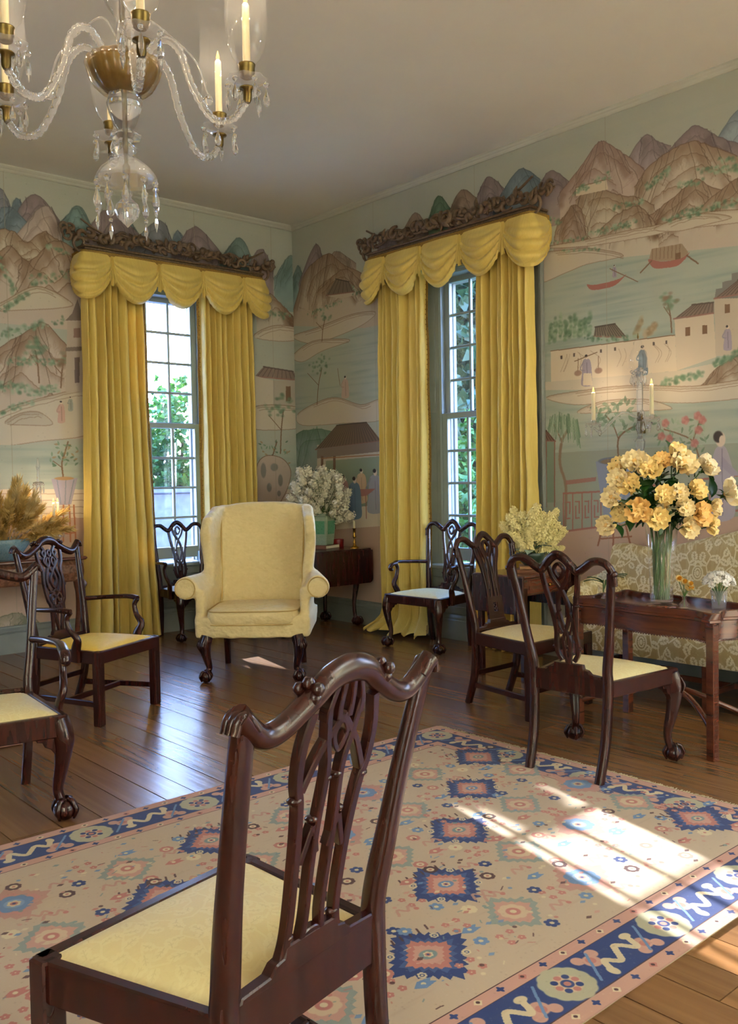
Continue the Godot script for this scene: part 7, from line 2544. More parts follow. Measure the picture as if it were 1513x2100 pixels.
	for k in 6:
		var a := deg_to_rad(8.5 + 60.0 * k)
		var dir := Vector3(cos(a), 0, sin(a))
		st = new_st()
		var c := [dir * 0.07 + Vector3(0, base + 0.545, 0), dir * 0.13 + Vector3(0, base + 0.6, 0), dir * 0.19 + Vector3(0, base + 0.565, 0), dir * 0.235 + Vector3(0, base + 0.44, 0), dir * 0.3 + Vector3(0, base + 0.335, 0), dir * 0.37 + Vector3(0, base + 0.33, 0), dir * R + Vector3(0, base + 0.385, 0)]
		var line := smooth_path(c, 12)
		var sz := []
		for i in line.size():
			var w := 0.0125 * (1.0 + 0.16 * sin(i * 2.1))
			sz.append(Vector2(w, w))
		sweep(st, line, sz, Vector3.UP.cross(dir), "round", 8)
		var arm := part("arm", st, M.crystal, root)
		var at := dir * R + Vector3(0, base + 0.385, 0)
		st = new_st()
		lathe(st, at, [Vector2(0.009, -0.01), Vector2(0.014, 0.0), Vector2(0.015, 0.03), Vector2(0.026, 0.034), Vector2(0.026, 0.038), Vector2(0.012, 0.04)], 14)
		part("socket", st, M.old_brass, arm)
		st = new_st()
		pan_shape(st, at + Vector3(0, 0.05, 0), 0.064)
		part("drip_pan", st, M.cut_glass, arm)
		st = new_st()
		lathe(st, at + Vector3(0, 0.068, 0), [Vector2(0.016, 0), Vector2(0.022, 0.004), Vector2(0.022, 0.012), Vector2(0.026, 0.016), Vector2(0.026, 0.036), Vector2(0.028, 0.04), Vector2(0.028, 0.044), Vector2(0.014, 0.046)], 18)
		part("candle_cup", st, M.old_brass, arm)
		add_candle(arm, at + Vector3(0, 0.11, 0), 0.195, 0.0125, 0.08)
		st = new_st()
		lathe(st, at + Vector3(0, 0.112, 0), [Vector2(0.027, 0.0), Vector2(0.045, 0.02), Vector2(0.062, 0.06), Vector2(0.07, 0.11), Vector2(0.069, 0.17), Vector2(0.064, 0.24), Vector2(0.066, 0.3), Vector2(0.074, 0.345)], 28, false)
		part("glass_shade", st, M.thin_glass, arm)
		for j in 6:
			var b := TAU * j / 6.0 + 0.3 * k
			hang(arm, at + Vector3(cos(b) * 0.062, 0.056, sin(b) * 0.062), j % 2, 1.25)

func build_sconces():
	# crystal wall light with two candles
	var c := on_x(1308, 800, -0.07)
	var root := thing("wall_sconce", "crystal wall sconce with two lit candles on the papered wall above the roses", "sconce", Vector3(0, 0, c.z), -PI / 2)
	# own axes: x along the wall (world +z), z into the room
	var st := new_st()
	lathe(st, Vector3(0, 1.62, 0.05), [Vector2(0.008, -0.2), Vector2(0.03, -0.13), Vector2(0.034, -0.09), Vector2(0.014, -0.06), Vector2(0.02, -0.03), Vector2(0.03, 0.0), Vector2(0.02, 0.03), Vector2(0.017, 0.06), Vector2(0.022, 0.2), Vector2(0.02, 0.33), Vector2(0.03, 0.36), Vector2(0.02, 0.39)], 10, true, 0, 0.0, true)
	part("stem", st, M.crystal, root)
	st = new_st()
	lathe(st, Vector3(-0.01, 1.98, 0.05), [Vector2(0.02, 0), Vector2(0.055, 0.03), Vector2(0.06, 0.09), Vector2(0.045, 0.14), Vector2(0.03, 0.17), Vector2(0.028, 0.2), Vector2(0.006, 0.22)], 20, false, 10, 0.04)
	part("canopy", st, M.thin_glass, root)
	st = new_st()
	lathe(st, Vector3(0, 1.66, 0.045), [Vector2(0.012, 0), Vector2(0.02, 0.01), Vector2(0.018, 0.05), Vector2(0.012, 0.06)], 12)
	box(st, Vector3(-0.012, 1.58, 0.0), Vector3(0.012, 1.7, 0.035), 0.003)
	lathe(st, Vector3(-0.01, 2.2, 0.05), [Vector2(0.003, 0), Vector2(0.007, 0.012), Vector2(0.001, 0.04)], 8)
	part("bracket", st, M.old_brass, root)
	for k in 6:
		hang(root, Vector3(-0.05 + 0.02 * k, 2.0 - 0.012 * (k % 2), 0.09 - 0.01 * absf(k - 2.5)), k % 2, 1.5)
	for s in [-1.0, 1.0]:
		var pos: Vector3 = on_x(1217, 872, -0.2) if s < 0 else on_x(1336, 860, -0.26)
		var local := root.to_local(pos) if root.is_inside_tree() else Vector3(pos.z - c.z, pos.y, -pos.x)
		st = new_st()
		var line := smooth_path([Vector3(0, 1.68, 0.06), Vector3(local.x * 0.35, 1.72, local.z * 0.55), Vector3(local.x * 0.6, 1.66, local.z * 0.75), Vector3(local.x * 0.8, local.y - 0.05, local.z * 0.92), Vector3(local.x, local.y - 0.02, local.z)], 9)
		var sz := []
		for i in line.size():
			var w := 0.009 * (1.0 + 0.2 * sin(i * 2.2))
			sz.append(Vector2(w, w))
		sweep(st, line, sz, Vector3.UP, "round", 7)
		var arm := part("arm", st, M.crystal, root)
		st = new_st()
		pan_shape(st, local, 0.055)
		part("drip_pan", st, M.cut_glass, arm)
		st = new_st()
		lathe(st, local, [Vector2(0.01, 0.0), Vector2(0.019, 0.01), Vector2(0.017, 0.035)], 12)
		part("candle_cup", st, M.crystal, arm)
		add_candle(arm, local + Vector3(0, 0.03, 0), 0.19, 0.014, 0.03)
		for j in 5:
			var b := TAU * j / 5.0
			hang(arm, local + Vector3(cos(b) * 0.05, 0.004, sin(b) * 0.05), j % 2, 1.2)
	# girandole on the pier table
	var g := on_z(82, 1100, 0.22)
	root = thing("girandole", "cut-glass candelabrum with three candles on the pier table", "candelabrum", Vector3(g.x, 0.762, g.z), 0.0)
	st = new_st()
	lathe(st, Vector3.ZERO, [Vector2(0.07, 0), Vector2(0.07, 0.012), Vector2(0.045, 0.02), Vector2(0.018, 0.05), Vector2(0.016, 0.1), Vector2(0.03, 0.13), Vector2(0.03, 0.16), Vector2(0.016, 0.2)], 16, true, 0, 0.0, true)
	part("base", st, M.crystal, root)
	st = new_st()
	lathe(st, Vector3.ZERO, [Vector2(0.016, 0.2), Vector2(0.022, 0.3), Vector2(0.02, 0.45), Vector2(0.012, 0.55), Vector2(0.04, 0.56), Vector2(0.042, 0.57), Vector2(0.012, 0.58), Vector2(0.01, 0.66), Vector2(0.016, 0.69), Vector2(0.004, 0.76)], 8, true, 0, 0.0, true)
	part("spire", st, M.crystal, root)
	for k in 8:
		hang(root, Vector3(cos(TAU * k / 8.0) * 0.04, 0.56, sin(TAU * k / 8.0) * 0.04), 1, 1.1)
	for q in [[-0.19, 0.02, 1046], [0.065, 0.12, 1044], [0.155, -0.02, 1040]]:
		st = new_st()
		var e := Vector3(q[0], 0.2, q[1])
		tube(st, smooth_path([Vector3(0, 0.15, 0), Vector3(q[0] * 0.4, 0.21, q[1] * 0.4), Vector3(q[0] * 0.75, 0.16, q[1] * 0.75), e], 7), 0.007, 7)
		var arm := part("arm", st, M.crystal, root)
		st = new_st()
		pan_shape(st, e, 0.045)
		part("drip_pan", st, M.cut_glass, arm)
		add_candle(arm, e + Vector3(0, 0.012, 0), 0.2, 0.011, 0.03)
		for j in 4:
			hang(arm, e + Vector3(cos(TAU * j / 4.0) * 0.04, 0.004, sin(TAU * j / 4.0) * 0.04), 0, 1.1)

# ---------------------------------------------------------------- unseen lamps behind the camera, placed to light the room softly from the front
func build_unseen_lamps():
	for q in [[Vector3(-8.3, 0, 9.5), "unseen brass standard lamp with a cream shade by the plaster wall, out of view, lighting the room"], [Vector3(-1.2, 0, 9.7), "unseen brass standard lamp with a cream shade past the sofa, out of view, lighting the room"]]:
		var root := thing("unseen_floor_lamp", q[1], "lamp", q[0])
		var st := new_st()
		lathe(st, Vector3.ZERO, [Vector2(0.15, 0), Vector2(0.15, 0.015), Vector2(0.06, 0.035), Vector2(0.014, 0.06), Vector2(0.012, 1.72)], 20)
		part("stand", st, M.brass, root)
		st = new_st()
		lathe(st, Vector3(0, 1.68, 0), [Vector2(0.27, 0), Vector2(0.17, 0.34)], 32, false)
		part("lamp_shade", st, M.lamp_shade, root)
		st = new_st()
		ball(st, Vector3(0, 1.84, 0), Vector3(0.05, 0.07, 0.05), 14, 10)
		part("bulb", st, M.bulb, root)
		var o := OmniLight3D.new()  # unseen source of the soft front light
		o.name = "unseen_lamp_light"
		o.position = Vector3(0, 1.84, 0)
		o.light_color = Color(0.96, 0.98, 1.0)
		o.light_energy = 68.0
		o.light_size = 0.05
		o.omni_range = 16.0
		o.omni_attenuation = 2.0
		o.shadow_enabled = true
		root.add_child(o)

# ---------------------------------------------------------------- flowers
func petal_mesh(w: float, l: float, cup: float, curl: float) -> ArrayMesh:
	# grows from the origin along +y, hollow towards +z
	var st := new_st()
	var f := func(u: float, v: float) -> Vector3:
		var x := (u - 0.5) * 2.0
		var wid := w * sin(PI * clampf(0.12 + 0.62 * v, 0.0, 1.0)) * (1.0 - 0.25 * pow(v, 6.0))
		var z := -cup * (1.0 - pow(absf(x), 2.0)) * sin(PI * v * 0.8) - curl * pow(v, 4.0)
		return Vector3(x * wid, l * v * (1.0 - 0.06 * x * x) + 0.004 * sin(u * 9.0) * v, z + 0.002 * sin(u * 13.0 + v * 4.0))
	sheet(st, 5, 5, f)
	return finish(st)
func leaf_shape(l: float, w: float) -> ArrayMesh:
	var st := new_st()
	var f := func(u: float, v: float) -> Vector3:
		var x := (u - 0.5) * 2.0
		return Vector3(x * w * sin(PI * pow(v, 0.75)), 0.12 * l * sin(PI * v) - 0.25 * w * absf(x) * 0.0 + 0.2 * w * absf(x), l * v)
	sheet(st, 4, 6, f)
	return finish(st)
func facing(dir: Vector3, at: Vector3, s := 1.0) -> Transform3D:
	# +y along dir
	var y := dir.normalized()
	var x := y.cross(Vector3(0.31, 0.2, 0.93)).normalized()
	return Transform3D(Basis(x, y, x.cross(y)).scaled(Vector3.ONE * s), at)
func build_flowers():
	var rng := RandomNumberGenerator.new()
	rng.seed = 77
	var leaf := leaf_shape(0.085, 0.027)
	# ---- roses in the tall vase on the tea table
	var v0 := on_y(1357, 1243, 0.655)
	v0.y = 0.645
	var st := new_st()
	lathe(st, Vector3.ZERO, [Vector2(0.05, 0), Vector2(0.075, 0.002), Vector2(0.082, 0.012), Vector2(0.07, 0.02), Vector2(0.05, 0.021)], 32)
	var co := single("coaster", st, M.mahogany_red, "round wooden coaster under the tall rose vase", "coaster")
	co.position = v0
	var vz := thing("rose_vase", "tall clear glass vase holding the rose stems", "vase", v0 + Vector3(0, 0.021, 0))
	st = new_st()
	lathe(st, Vector3.ZERO, [Vector2(0.052, 0), Vector2(0.055, 0.006), Vector2(0.058, 0.1), Vector2(0.066, 0.25), Vector2(0.08, 0.41), Vector2(0.077, 0.41), Vector2(0.063, 0.25), Vector2(0.055, 0.1), Vector2(0.051, 0.014), Vector2(0.01, 0.012)], 36)
	part("glass", st, M.thin_glass, vz)
	st = new_st()
	lathe(st, Vector3.ZERO, [Vector2(0.0495, 0.0145), Vector2(0.053, 0.09), Vector2(0.001, 0.0901)], 30)
	part("water", st, M.water_glass, vz)
	var pet := [petal_mesh(0.012, 0.026, 0.012, -0.004), petal_mesh(0.02, 0.034, 0.014, 0.002), petal_mesh(0.026, 0.042, 0.012, 0.014)]
	st = new_st()
	ball(st, Vector3(0, 0.012, 0), Vector3(0.011, 0.018, 0.011), 10, 8)
	var heart := finish(st)
	var sep := leaf_shape(0.022, 0.006)
	var toward := Vector3(-0.66, 0, 0.75)
	var right := Vector3(0.75, 0, 0.66)
	var centre := v0 + Vector3(0, 0.56, 0)
	var blooms := [[1271, 961, 30], [1303, 953, 36], [1331, 966, 38], [1357, 950, 28], [1393, 957, 44], [1386, 932, 30], [1443, 960, 36], [1270, 985, 30], [1293, 996, 34], [1259, 1022, 32], [1278, 1051, 30], [1311, 1047, 38], [1250, 1076, 32], [1359, 1018, 31], [1361, 1042, 30], [1388, 1013, 28], [1422, 1007, 32], [1398, 1042, 30], [1347, 1064, 34], [1430, 1055, 36], [1405, 1080, 34], [1452, 1076, 30], [1487, 1013, 42], [1461, 1040, 26]]
	for k in blooms.size():
		var q: Array = blooms[k]
		# on the plane through the vase that faces the camera, then forwards on the dome of the bunch
		var d := ray(q[0], q[1])
		var t := (centre - CAM_AT).dot(toward) / d.dot(toward)
		var p := CAM_AT + d * t
		var off := p - centre
		var rad := Vector2(off.dot(right), off.y * 1.3).length()
		var push := 0.13 * sqrt(max(0.0, 1.0 - pow(rad / 0.34, 2.0)))
		if q[2] < 31 and k % 2 == 0:
			push -= 0.05
		d = d.normalized()
		p -= d * push
		var dir := (Vector3(off.dot(right), 0, 0).x * right * 1.1 + Vector3(0, off.y * 0.8 + 0.1, 0) + toward * (0.16 + push)).normalized()
		var rose := thing("rose", "%s yellow rose in the tall vase" % ["large open", "open"][0 if q[2] > 35 else 1], "rose", p, 0.0, "large roses in the tall vase" if q[2] > 35 else "roses in the tall vase")
		var size: float = q[2] / 34.0 * 1.36
		var m: Material = M.rose[[0, 1, 0, 2, 1, 0, 3, 1][k % 8]]
		var face := facing(dir, Vector3.ZERO, size)
		mesh_part("heart", heart, M.rose[2], rose, face)
		for ring in 3:
			var n: int = [4, 6, 7][ring]
			for j in n:
				var a := TAU * j / n + ring * 0.5 + rng.randf_range(-0.15, 0.15)
				var open: float = [0.12, 0.55, 1.12][ring] + rng.randf_range(-0.1, 0.14)
				var b := Basis(Vector3.UP, a) * Basis(Vector3.RIGHT, open)
				var tr := face * Transform3D(b, b * Vector3(0, 0, 0) + Vector3(sin(a), 0, cos(a)) * [0.005, 0.008, 0.009][ring])
				mesh_part("petal", pet[ring], m if ring > 0 else M.rose[2 if k % 3 == 0 else 0], rose, tr)
		for j in 4:
			mesh_part("sepal", sep, M.leaf, rose, face * Transform3D(Basis(Vector3.UP, TAU * j / 4.0) * Basis(Vector3.RIGHT, 0.5), Vector3(0, -0.004, 0)))
		# stem down through the neck of the vase to its foot
		var a2 := TAU * k / blooms.size()
		var neck := v0 + Vector3(cos(a2) * 0.05 * (0.4 + 0.6 * (k % 3) / 2.0), 0.42, sin(a2) * 0.05 * (0.4 + 0.6 * (k % 3) / 2.0)) - p
		var footp := v0 + Vector3(cos(a2 + 0.9) * 0.036, 0.045, sin(a2 + 0.9) * 0.036) - p
		st = new_st()
		tube(st, smooth_path([-dir * 0.004, -dir * 0.05 + Vector3(0, -0.02, 0), neck + Vector3(0, 0.04, 0), neck.lerp(footp, 0.5) + Vector3(0.004, 0, -0.003), footp], 5), 0.0032, 6)
		part("stem", st, M.stem, rose)
		for j in 8:
			var s := (-dir * 0.03).lerp(neck + Vector3(0, 0.06, 0), 0.02 + 0.12 * j)
			var ld := (dir.cross(Vector3.UP).rotated(dir, rng.randf() * TAU) + toward * 0.3 + Vector3(0, -0.1, 0)).normalized()
			mesh_part("leaf", leaf, M.leaf, rose, Transform3D(Basis.looking_at(-ld, Vector3(0.1, 1, 0.05)).scaled(Vector3.ONE * rng.randf_range(0.8, 1.35)), s))
	# ---- white panicles in the green vase on the corner table
	var g := on_y(664, 1117, 0.735)
	var vase := thing("square_vase", "square green enamelled vase with paler edges on the corner table", "vase", Vector3(g.x, 0.735, g.z), 0.35)
	st = new_st()
	var rings := []
	for l in [[0.0, 0.062], [0.01, 0.066], [0.06, 0.07], [0.2, 0.083], [0.245, 0.087], [0.255, 0.075], [0.265, 0.07], [0.28, 0.078], [0.28, 0.07], [0.25, 0.06]]:
		rings.append(chamfer_ring(Vector3(0, l[0], 0), Vector3.RIGHT, Vector3.FORWARD, l[1], l[1], 0.007))
	loft(st, rings, true, true)
	part("body", st, M.celadon, vase)
	for k in 4:
		st = new_st()
		var b := Basis(Vector3.UP, k * PI / 2)
		hexa(st, [b * Vector3(-0.048, 0.03, 0.066), b * Vector3(0.048, 0.03, 0.066), b * Vector3(0.048, 0.03, 0.06), b * Vector3(-0.048, 0.03, 0.06), b * Vector3(-0.062, 0.215, 0.0865), b * Vector3(0.062, 0.215, 0.0865), b * Vector3(0.062, 0.215, 0.08), b * Vector3(-0.062, 0.215, 0.08)])
		part("enamel_panel", st, M.celadon_panel, vase)
	var fl := []
	for k in 4:
		st = new_st()
		st.set_smooth_group(-1)
		var n := 240
		for j in n:
			var o := Vector3(rng.randfn(), rng.randfn(), rng.randfn()).normalized()
			var lump := 0.8 + 0.25 * sin(o.x * 5.0 + k) * sin(o.y * 4.0 + 2.0 * k) + 0.1 * sin(o.z * 9.0)
			var c := Vector3(0, 0.045, 0) + o * Vector3(0.05, 0.062, 0.05) * lump * rng.randf_range(0.3, 1.25)
			var x := o.cross(Vector3(0.2, 1, 0.1)).normalized()
			var z := x.cross(o)
			for e in 4:
				var d1 := x.rotated(o, TAU * e / 4.0)
				var d2 := x.rotated(o, TAU * (e + 0.5) / 4.0)
				var s := rng.randf_range(0.008, 0.013)
				quad(st, c, c + d1 * s * 0.7 + o * 0.002, c + d2 * s * 1.2 + o * 0.004, c + x.rotated(o, TAU * (e + 1.0) / 4.0) * s * 0.7 + o * 0.002)
		fl.append(finish(st))
	# heads fill a rounded cone, as the bunch stands in the photograph
	var heads := []
	for k in 46:
		var t := fmod(k * 0.618, 1.0)
		var y := 964.0 + 92.0 * (k + 0.5) / 46.0
		var half := 14.0 + 44.0 * sqrt(clampf((y - 955.0) / 60.0, 0.0, 1.0))
		heads.append([654.0 + (t * 2.0 - 1.0) * half, y])
	for k in heads.size():
		var q: Array = heads[k]
		var p := on_plane_facing(q[0], q[1] + 12, Vector3(g.x, 1.1, g.z), toward)
		var off := p - Vector3(g.x, 1.02, g.z)
		p += toward * [0.07, 0.0, 0.04, -0.05][k % 4]
		var dir := (off + Vector3(0, 0.12, 0) + toward * 0.1).normalized()
		var w := thing("white_panicle", "cream-white flower panicle in the square green vase", "flower", p, 0.0, "white panicles in the green vase")
		var fm := mesh_part("florets", fl[k % 4], M.floret_white, w, facing(dir, Vector3.ZERO, rng.randf_range(0.8, 1.05)))
		fm.set_meta("kind", "stuff")
		st = new_st()
		tube(st, smooth_path([Vector3.ZERO, (Vector3(g.x, 1.02, g.z) - p) * 0.6 + Vector3(0, -0.02, 0), Vector3(g.x + rng.randf_range(-0.02, 0.02), 0.8, g.z + rng.randf_range(-0.02, 0.02)) - p], 5), 0.0025, 5)
		part("stem", st, M.stem, w)
	# ---- cream stock spikes in the low bowl on the leaf table
	var bowl := Vector3(-0.6, 0.722, 3.36)
	var bw := thing("flower_bowl", "dark green bowl of stock flowers on the books", "bowl", bowl)
	st = new_st()
	lathe(st, Vector3.ZERO, [Vector2(0.045, 0), Vector2(0.05, 0.008), Vector2(0.075, 0.03), Vector2(0.092, 0.065), Vector2(0.097, 0.085), Vector2(0.092, 0.085), Vector2(0.07, 0.035), Vector2(0.01, 0.014)], 28)
	part("body", st, M.dark_green_bowl, bw)
	st = new_st()
	lathe(st, Vector3.ZERO, [Vector2(0.086, 0.072), Vector2(0.001, 0.0722)], 24, false)
	part("water", st, M.water_glass, bw)
	fl.clear()
	for k in 4:
		st = new_st()
		st.set_smooth_group(-1)
		for j in 78:
			var h := j / 77.0
			var a := j * 2.4 + k
			var r := (0.026 * (1.0 - 0.62 * h) + 0.004) * rng.randf_range(0.5, 1.5)
			var c := Vector3(cos(a) * r, 0.03 + h * 0.18, sin(a) * r)
			var o := Vector3(cos(a), 0.6, sin(a)).normalized()
			var x := o.cross(Vector3.UP).normalized()
			for e in 4:
				var d1 := x.rotated(o, TAU * e / 4.0 + j)
				var s := rng.randf_range(0.014, 0.026) * (1.0 - 0.4 * h)
				quad(st, c, c + d1.rotated(o, -0.6) * s * 0.8 + o * 0.003, c + d1 * s * 1.25 + o * 0.005, c + d1.rotated(o, 0.6) * s * 0.8 + o * 0.003)
			ball(st, c + o * 0.004, Vector3(0.004, 0.004, 0.004), 5, 4)
		fl.append(finish(st))
	var tips := [[1052, 1042], [1095, 1034], [1148, 1046], [1038, 1056], [1028, 1073], [1068, 1050], [1110, 1050], [1082, 1060], [1130, 1062], [1158, 1085], [1162, 1125], [1120, 1078], [1098, 1076], [1050, 1078], [1075, 1086], [1135, 1110], [1045, 1108], [1095, 1104], [1148, 1098], [1064, 1112], [1060, 1068], [1142, 1074], [1108, 1092], [1086, 1044], [1124, 1050], [1040, 1090]]
	for k in tips.size():
		var q: Array = tips[k]
		var tip := on_plane_facing(q[0], q[1], bowl + Vector3(0, 0.2, 0), toward) + toward * rng.randf_range(-0.1, 0.12)
		var root := bowl + Vector3(rng.randf_range(-0.03, 0.03), 0.06, rng.randf_range(-0.03, 0.03))
		var dir := tip - root
		var w := thing("stock_spike", "pale yellow stock flower spike in the dark green bowl", "flower", root, 0.0, "stock spikes in the bowl")
		var up := dir.normalized()
		var len_ := dir.length()
		var sc := clampf(len_ / 0.27, 0.72, 1.05)
		var fm := mesh_part("florets", fl[k % 4], M.floret_cream, w, facing(up, up * max(0.01, len_ - 0.21 * sc), sc))
		fm.set_meta("kind", "stuff")
		st = new_st()
		tube(st, [Vector3.ZERO, up * len_ * 0.5, up * (len_ - 0.04)], 0.003, 5)
		part("stem", st, M.stem, w)
		if k % 2 == 0:
			for j in 2:
				var ld := (up.cross(Vector3.UP).rotated(up, rng.randf() * TAU) + Vector3(0, 0.25, 0)).normalized()
				mesh_part("leaf", leaf, M.leaf_grey, w, Transform3D(Basis.looking_at(-ld, Vector3(0.1, 1, 0.05)).scaled(Vector3.ONE * 1.3), up * 0.05))
	# ---- dried grasses in the blue vase on the pier table
	var bv := on_z(8, 1143, 0.3)
	var blue := thing("blue_vase", "pale blue glazed vase of dried grasses on the pier table", "vase", Vector3(bv.x, 0.762, bv.z))
	st = new_st()
	lathe(st, Vector3.ZERO, [Vector2(0.075, 0), Vector2(0.085, 0.01), Vector2(0.14, 0.05), Vector2(0.185, 0.11), Vector2(0.195, 0.15), Vector2(0.185, 0.155), Vector2(0.13, 0.07), Vector2(0.02, 0.03)], 36, true, 8, 0.02)
	part("body", st, M.blue_glaze, blue)
	var plume := []
	for k in 3:
		st = new_st()
		st.set_smooth_group(-1)
		for j in 170:
			var h := rng.randf()
			var a := rng.randf() * TAU
			var c := Vector3(0, 0.05 + h * 0.2, 0)
			var o := Vector3(cos(a) * (1.0 - h * 0.6), 1.2, sin(a) * (1.0 - h * 0.6)).normalized()
			var x := o.cross(Vector3(cos(a * 3.0), 0.1, sin(a * 3.0))).normalized() * 0.0034
			var l := rng.randf_range(0.04, 0.085)
			quad(st, c - x, c + o * l * 0.5 - x * 1.4 + Vector3(0, -0.001, 0), c + o * l + Vector3(0, -0.006, 0), c + o * l * 0.5 + x * 1.4)
		plume.append(finish(st))
	for k in 72:
		var a := rng.randf() * TAU
		var e := rng.randf_range(0.05, 1.35)
		var dir := Vector3(cos(a) * cos(e), sin(e), sin(a) * cos(e))
		var l := rng.randf_range(0.08, 0.3)
		var root := Vector3(bv.x, 0.9, bv.z) + Vector3(dir.x * 0.1, 0, dir.z * 0.1)
		if root.z + dir.z * (l + 0.22) < 0.04:
			dir.z = absf(dir.z)
		var w := thing("grass_plume", "golden dried grass plume in the pale blue vase", "dried grass", root, 0.0, "dried grass plumes")
		var fm := mesh_part("seeds", plume[k % 3], M.dry_grass[k % 3], w, facing(dir, dir * l - dir * 0.05))
		fm.set_meta("kind", "stuff")
		st = new_st()
		tube(st, [Vector3(-dir.x * 0.05, -0.08, -dir.z * 0.05), dir * l * 0.5, dir * (l + 0.16)], 0.0016, 4)
		part("stem", st, M.dry_grass[2], w)

func on_plane_facing(px: float, py: float, through: Vector3, normal: Vector3) -> Vector3:
	var d := ray(px, py)
	return CAM_AT + d * ((through - CAM_AT).dot(normal) / d.dot(normal))

# ---------------------------------------------------------------- things on the tables
func book(called: String, label: String, at: Vector3, turn: float, size: Vector3, m: Material):
	var b := thing(called, label, "book", at, turn)
	var st := new_st()
	box(st, Vector3(-size.x / 2, 0, -size.z / 2), Vector3(size.x / 2, 0.003, size.z / 2), 0.001)
	box(st, Vector3(-size.x / 2, size.y - 0.003, -size.z / 2), Vector3(size.x / 2, size.y, size.z / 2), 0.001)
	box(st, Vector3(-size.x / 2, 0, -size.z / 2), Vector3(-size.x / 2 + 0.003, size.y, size.z / 2), 0.001)
	for k in 4:
		box(st, Vector3(-size.x / 2 - 0.002, 0.001, -size.z / 2 + size.z * (0.15 + 0.23 * k)), Vector3(-size.x / 2 + 0.002, size.y - 0.001, -size.z / 2 + size.z * (0.15 + 0.23 * k) + 0.006), 0.0)
	part("cover", st, m, b)
	st = new_st()
	box(st, Vector3(-size.x / 2 + 0.004, 0.003, -size.z / 2 + 0.004), Vector3(size.x / 2 - 0.004, size.y - 0.003, size.z / 2 - 0.004))
	part("pages", st, M.paper, b)
func build_small_things():
	var rng := RandomNumberGenerator.new()
	rng.seed = 99
	# corner table: book under the vase, red box, brass candlestick
	var g := on_y(664, 1117, 0.735)
	book("book", "brown leather book lying under the square green vase", Vector3(g.x, 0.705, g.z), 0.35, Vector3(0.24, 0.03, 0.19), M.book_brown)
	var c := on_y(693, 1121, 0.705)
	var rb := thing("lacquer_box", "round red lacquer box beside the brass candlestick", "box", Vector3(c.x, 0.705, c.z))
	var st := new_st()
	lathe(st, Vector3.ZERO, [Vector2(0.05, 0), Vector2(0.053, 0.004), Vector2(0.053, 0.045)], 32)
	part("body", st, M.red_lacquer, rb)
	st = new_st()
	lathe(st, Vector3(0, 0.045, 0), [Vector2(0.0545, 0), Vector2(0.0545, 0.02), Vector2(0.05, 0.027), Vector2(0.001, 0.029)], 32)
	part("lid", st, M.red_lacquer, rb)
	c = on_y(727, 1124, 0.705)
	var cs := thing("candlestick", "brass candlestick with a short white candle on the corner table", "candlestick", Vector3(c.x, 0.705, c.z))
	st = new_st()
	lathe(st, Vector3.ZERO, [Vector2(0.04, 0), Vector2(0.04, 0.006), Vector2(0.03, 0.012), Vector2(0.016, 0.022), Vector2(0.009, 0.04), Vector2(0.014, 0.05), Vector2(0.009, 0.06), Vector2(0.008, 0.085), Vector2(0.016, 0.1), Vector2(0.016, 0.106), Vector2(0.009, 0.116), Vector2(0.012, 0.14), Vector2(0.013, 0.17), Vector2(0.018, 0.172), Vector2(0.018, 0.176), Vector2(0.01, 0.177)], 24, true)
	part("stick", st, M.brass, cs)
	st = new_st()
	lathe(st, Vector3(0, 0.176, 0), [Vector2(0.009, 0), Vector2(0.0085, 0.062), Vector2(0.004, 0.066)], 12)
	part("candle", st, M.wax, cs)
	# leaf table: two books under the bowl
	book("book", "brown leather book at the bottom of the pile under the stock flowers", Vector3(-0.6, 0.68, 3.36), 0.5, Vector3(0.23, 0.022, 0.17), M.book_brown)
	book("book", "tan leather book on top of the pile under the stock flowers", Vector3(-0.6, 0.702, 3.36), 0.72, Vector3(0.2, 0.02, 0.15), M.book_tan)
	# tea table: goblet of gardenias
	var top := 0.645
	c = on_y(1237, 1234, top)
	var gob := thing("glass_goblet", "small stemmed glass of white gardenias on the tea table", "goblet", Vector3(c.x, top, c.z))
	st = new_st()
	lathe(st, Vector3.ZERO, [Vector2(0.026, 0), Vector2(0.026, 0.003), Vector2(0.006, 0.008), Vector2(0.005, 0.018), Vector2(0.01, 0.022), Vector2(0.005, 0.028), Vector2(0.014, 0.036), Vector2(0.027, 0.05), Vector2(0.029, 0.085), Vector2(0.027, 0.085), Vector2(0.024, 0.052), Vector2(0.004, 0.04)], 24)
	part("glass", st, M.thin_glass, gob)
	var big := leaf_shape(0.1, 0.024)
	var pet := petal_mesh(0.018, 0.03, 0.008, 0.006)
	for k in 3:
		var p = Vector3(c.x, top + 0.12, c.z) + [Vector3(-0.03, 0, 0.02), Vector3(0.028, 0.008, 0.0), Vector3(0.0, 0.02, 0.03)][k]
		var w := thing("gardenia", "white gardenia in the stemmed glass", "flower", p, 0.0, "gardenias in the stemmed glass")
		for ring in 2:
			for j in 6:
				var a := TAU * j / 6.0 + ring * 0.5
				mesh_part("petal", pet, M.petal_white, w, Transform3D(Basis(Vector3.UP, a) * Basis(Vector3.RIGHT, [0.4, 1.1][ring]), Vector3(sin(a), 0, cos(a)) * 0.006))
		st = new_st()
		tube(st, [Vector3.ZERO, Vector3(c.x, top + 0.05, c.z) - p], 0.003, 5)
		part("stem", st, M.stem, w)
		for j in 2:
			var ld := Vector3(0.75 * [-1, 1, 1][k], 0.1 + 0.2 * j, 0.66 * [-1, 1, 1][k] + 0.5 * j - 0.2).normalized()
			mesh_part("leaf", big, M.leaf, w, Transform3D(Basis.looking_at(-ld, Vector3(0.1, 1, 0.05)), Vector3(0, -0.02, 0)))
	# bud vase with yellow flowers
	c = on_y(1403, 1249, top)
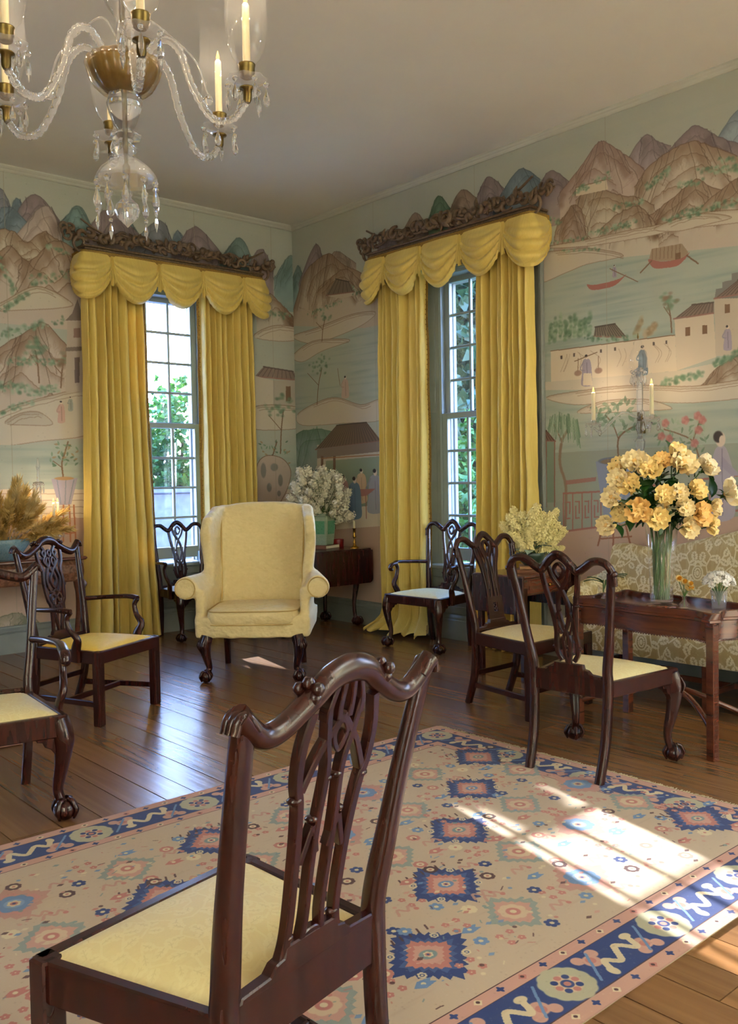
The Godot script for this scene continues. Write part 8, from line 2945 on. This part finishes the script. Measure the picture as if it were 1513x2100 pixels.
	var bud := thing("bud_vase", "small clear bud vase beside the rose vase", "vase", Vector3(c.x, top, c.z))
	st = new_st()
	lathe(st, Vector3.ZERO, [Vector2(0.022, 0), Vector2(0.026, 0.006), Vector2(0.027, 0.022), Vector2(0.018, 0.032), Vector2(0.01, 0.04), Vector2(0.011, 0.058), Vector2(0.016, 0.064), Vector2(0.014, 0.064), Vector2(0.008, 0.056), Vector2(0.008, 0.04), Vector2(0.022, 0.022), Vector2(0.02, 0.006)], 20)
	part("glass", st, M.thin_glass, bud)
	var yp := petal_mesh(0.007, 0.02, 0.003, 0.004)
	for k in 5:
		var p = Vector3(c.x, top + 0.1, c.z) + Vector3(0.75, 0, 0.66) * [-0.028, -0.008, 0.014, 0.026, 0.004][k] + Vector3(0, [0.045, 0.03, 0.02, 0.0, 0.0][k], 0) + Vector3(-0.66, 0, 0.75) * 0.012 * (k % 3)
		var w := thing("yellow_blossom", "orange-yellow ruffled blossom in the bud vase", "flower", p, 0.0, "yellow blossoms in the bud vase")
		var f := facing(Vector3(-0.4 + 0.2 * k, 0.5, 0.6), Vector3.ZERO, 1.1)
		for ring in 2:
			for j in 9:
				var a := TAU * j / 9.0 + ring * 0.3
				mesh_part("petal", yp, M.petal_yellow if ring == 0 else M.rose[0], w, f * Transform3D(Basis(Vector3.UP, a) * Basis(Vector3.RIGHT, [0.5, 1.15][ring]), Vector3.ZERO))
		st = new_st()
		tube(st, [Vector3.ZERO, Vector3(c.x, top + 0.06, c.z) - p, Vector3(c.x, top + 0.01, c.z) - p], 0.002, 5)
		part("stem", st, M.stem, w)
	# cut-glass tumbler of white ranunculus
	c = on_y(1474, 1250, top)
	var tum := thing("glass_tumbler", "cut-glass tumbler of round white blossoms on the tea table", "tumbler", Vector3(c.x, top, c.z))
	st = new_st()
	lathe(st, Vector3.ZERO, [Vector2(0.03, 0), Vector2(0.032, 0.004), Vector2(0.04, 0.095), Vector2(0.037, 0.095), Vector2(0.029, 0.012), Vector2(0.005, 0.01)], 24, true, 12, 0.03)
	part("glass", st, M.cut_glass, tum)
	var bp := petal_mesh(0.014, 0.022, 0.01, -0.006)
	st = new_st()
	ball(st, Vector3(0, 0.008, 0), Vector3(0.013, 0.013, 0.013), 10, 7)
	var core := finish(st)
	for k in 19:
		var a := k * 2.4
		var e := 1.45 - 1.3 * sqrt(k / 19.0)
		var dir := Vector3(cos(a) * cos(e), sin(e) * 0.9, sin(a) * cos(e))
		var p := Vector3(c.x, top + 0.115, c.z) + dir * 0.062
		var w := thing("white_blossom", "round white ranunculus in the cut-glass tumbler", "flower", p, 0.0, "white blossoms in the tumbler")
		var f := facing(dir, Vector3.ZERO, 0.92)
		mesh_part("heart", core, M.petal_white, w, f)
		for j in 6:
			var b := TAU * j / 6.0
			mesh_part("petal", bp, M.petal_white, w, f * Transform3D(Basis(Vector3.UP, b) * Basis(Vector3.RIGHT, 0.45), Vector3(sin(b), -0.2, cos(b)) * 0.008))
		st = new_st()
		tube(st, [Vector3.ZERO, Vector3(c.x + dir.x * 0.02, top + 0.08, c.z + dir.z * 0.02) - p, Vector3(c.x, top + 0.02, c.z) - p], 0.002, 5)
		part("stem", st, M.stem, w)
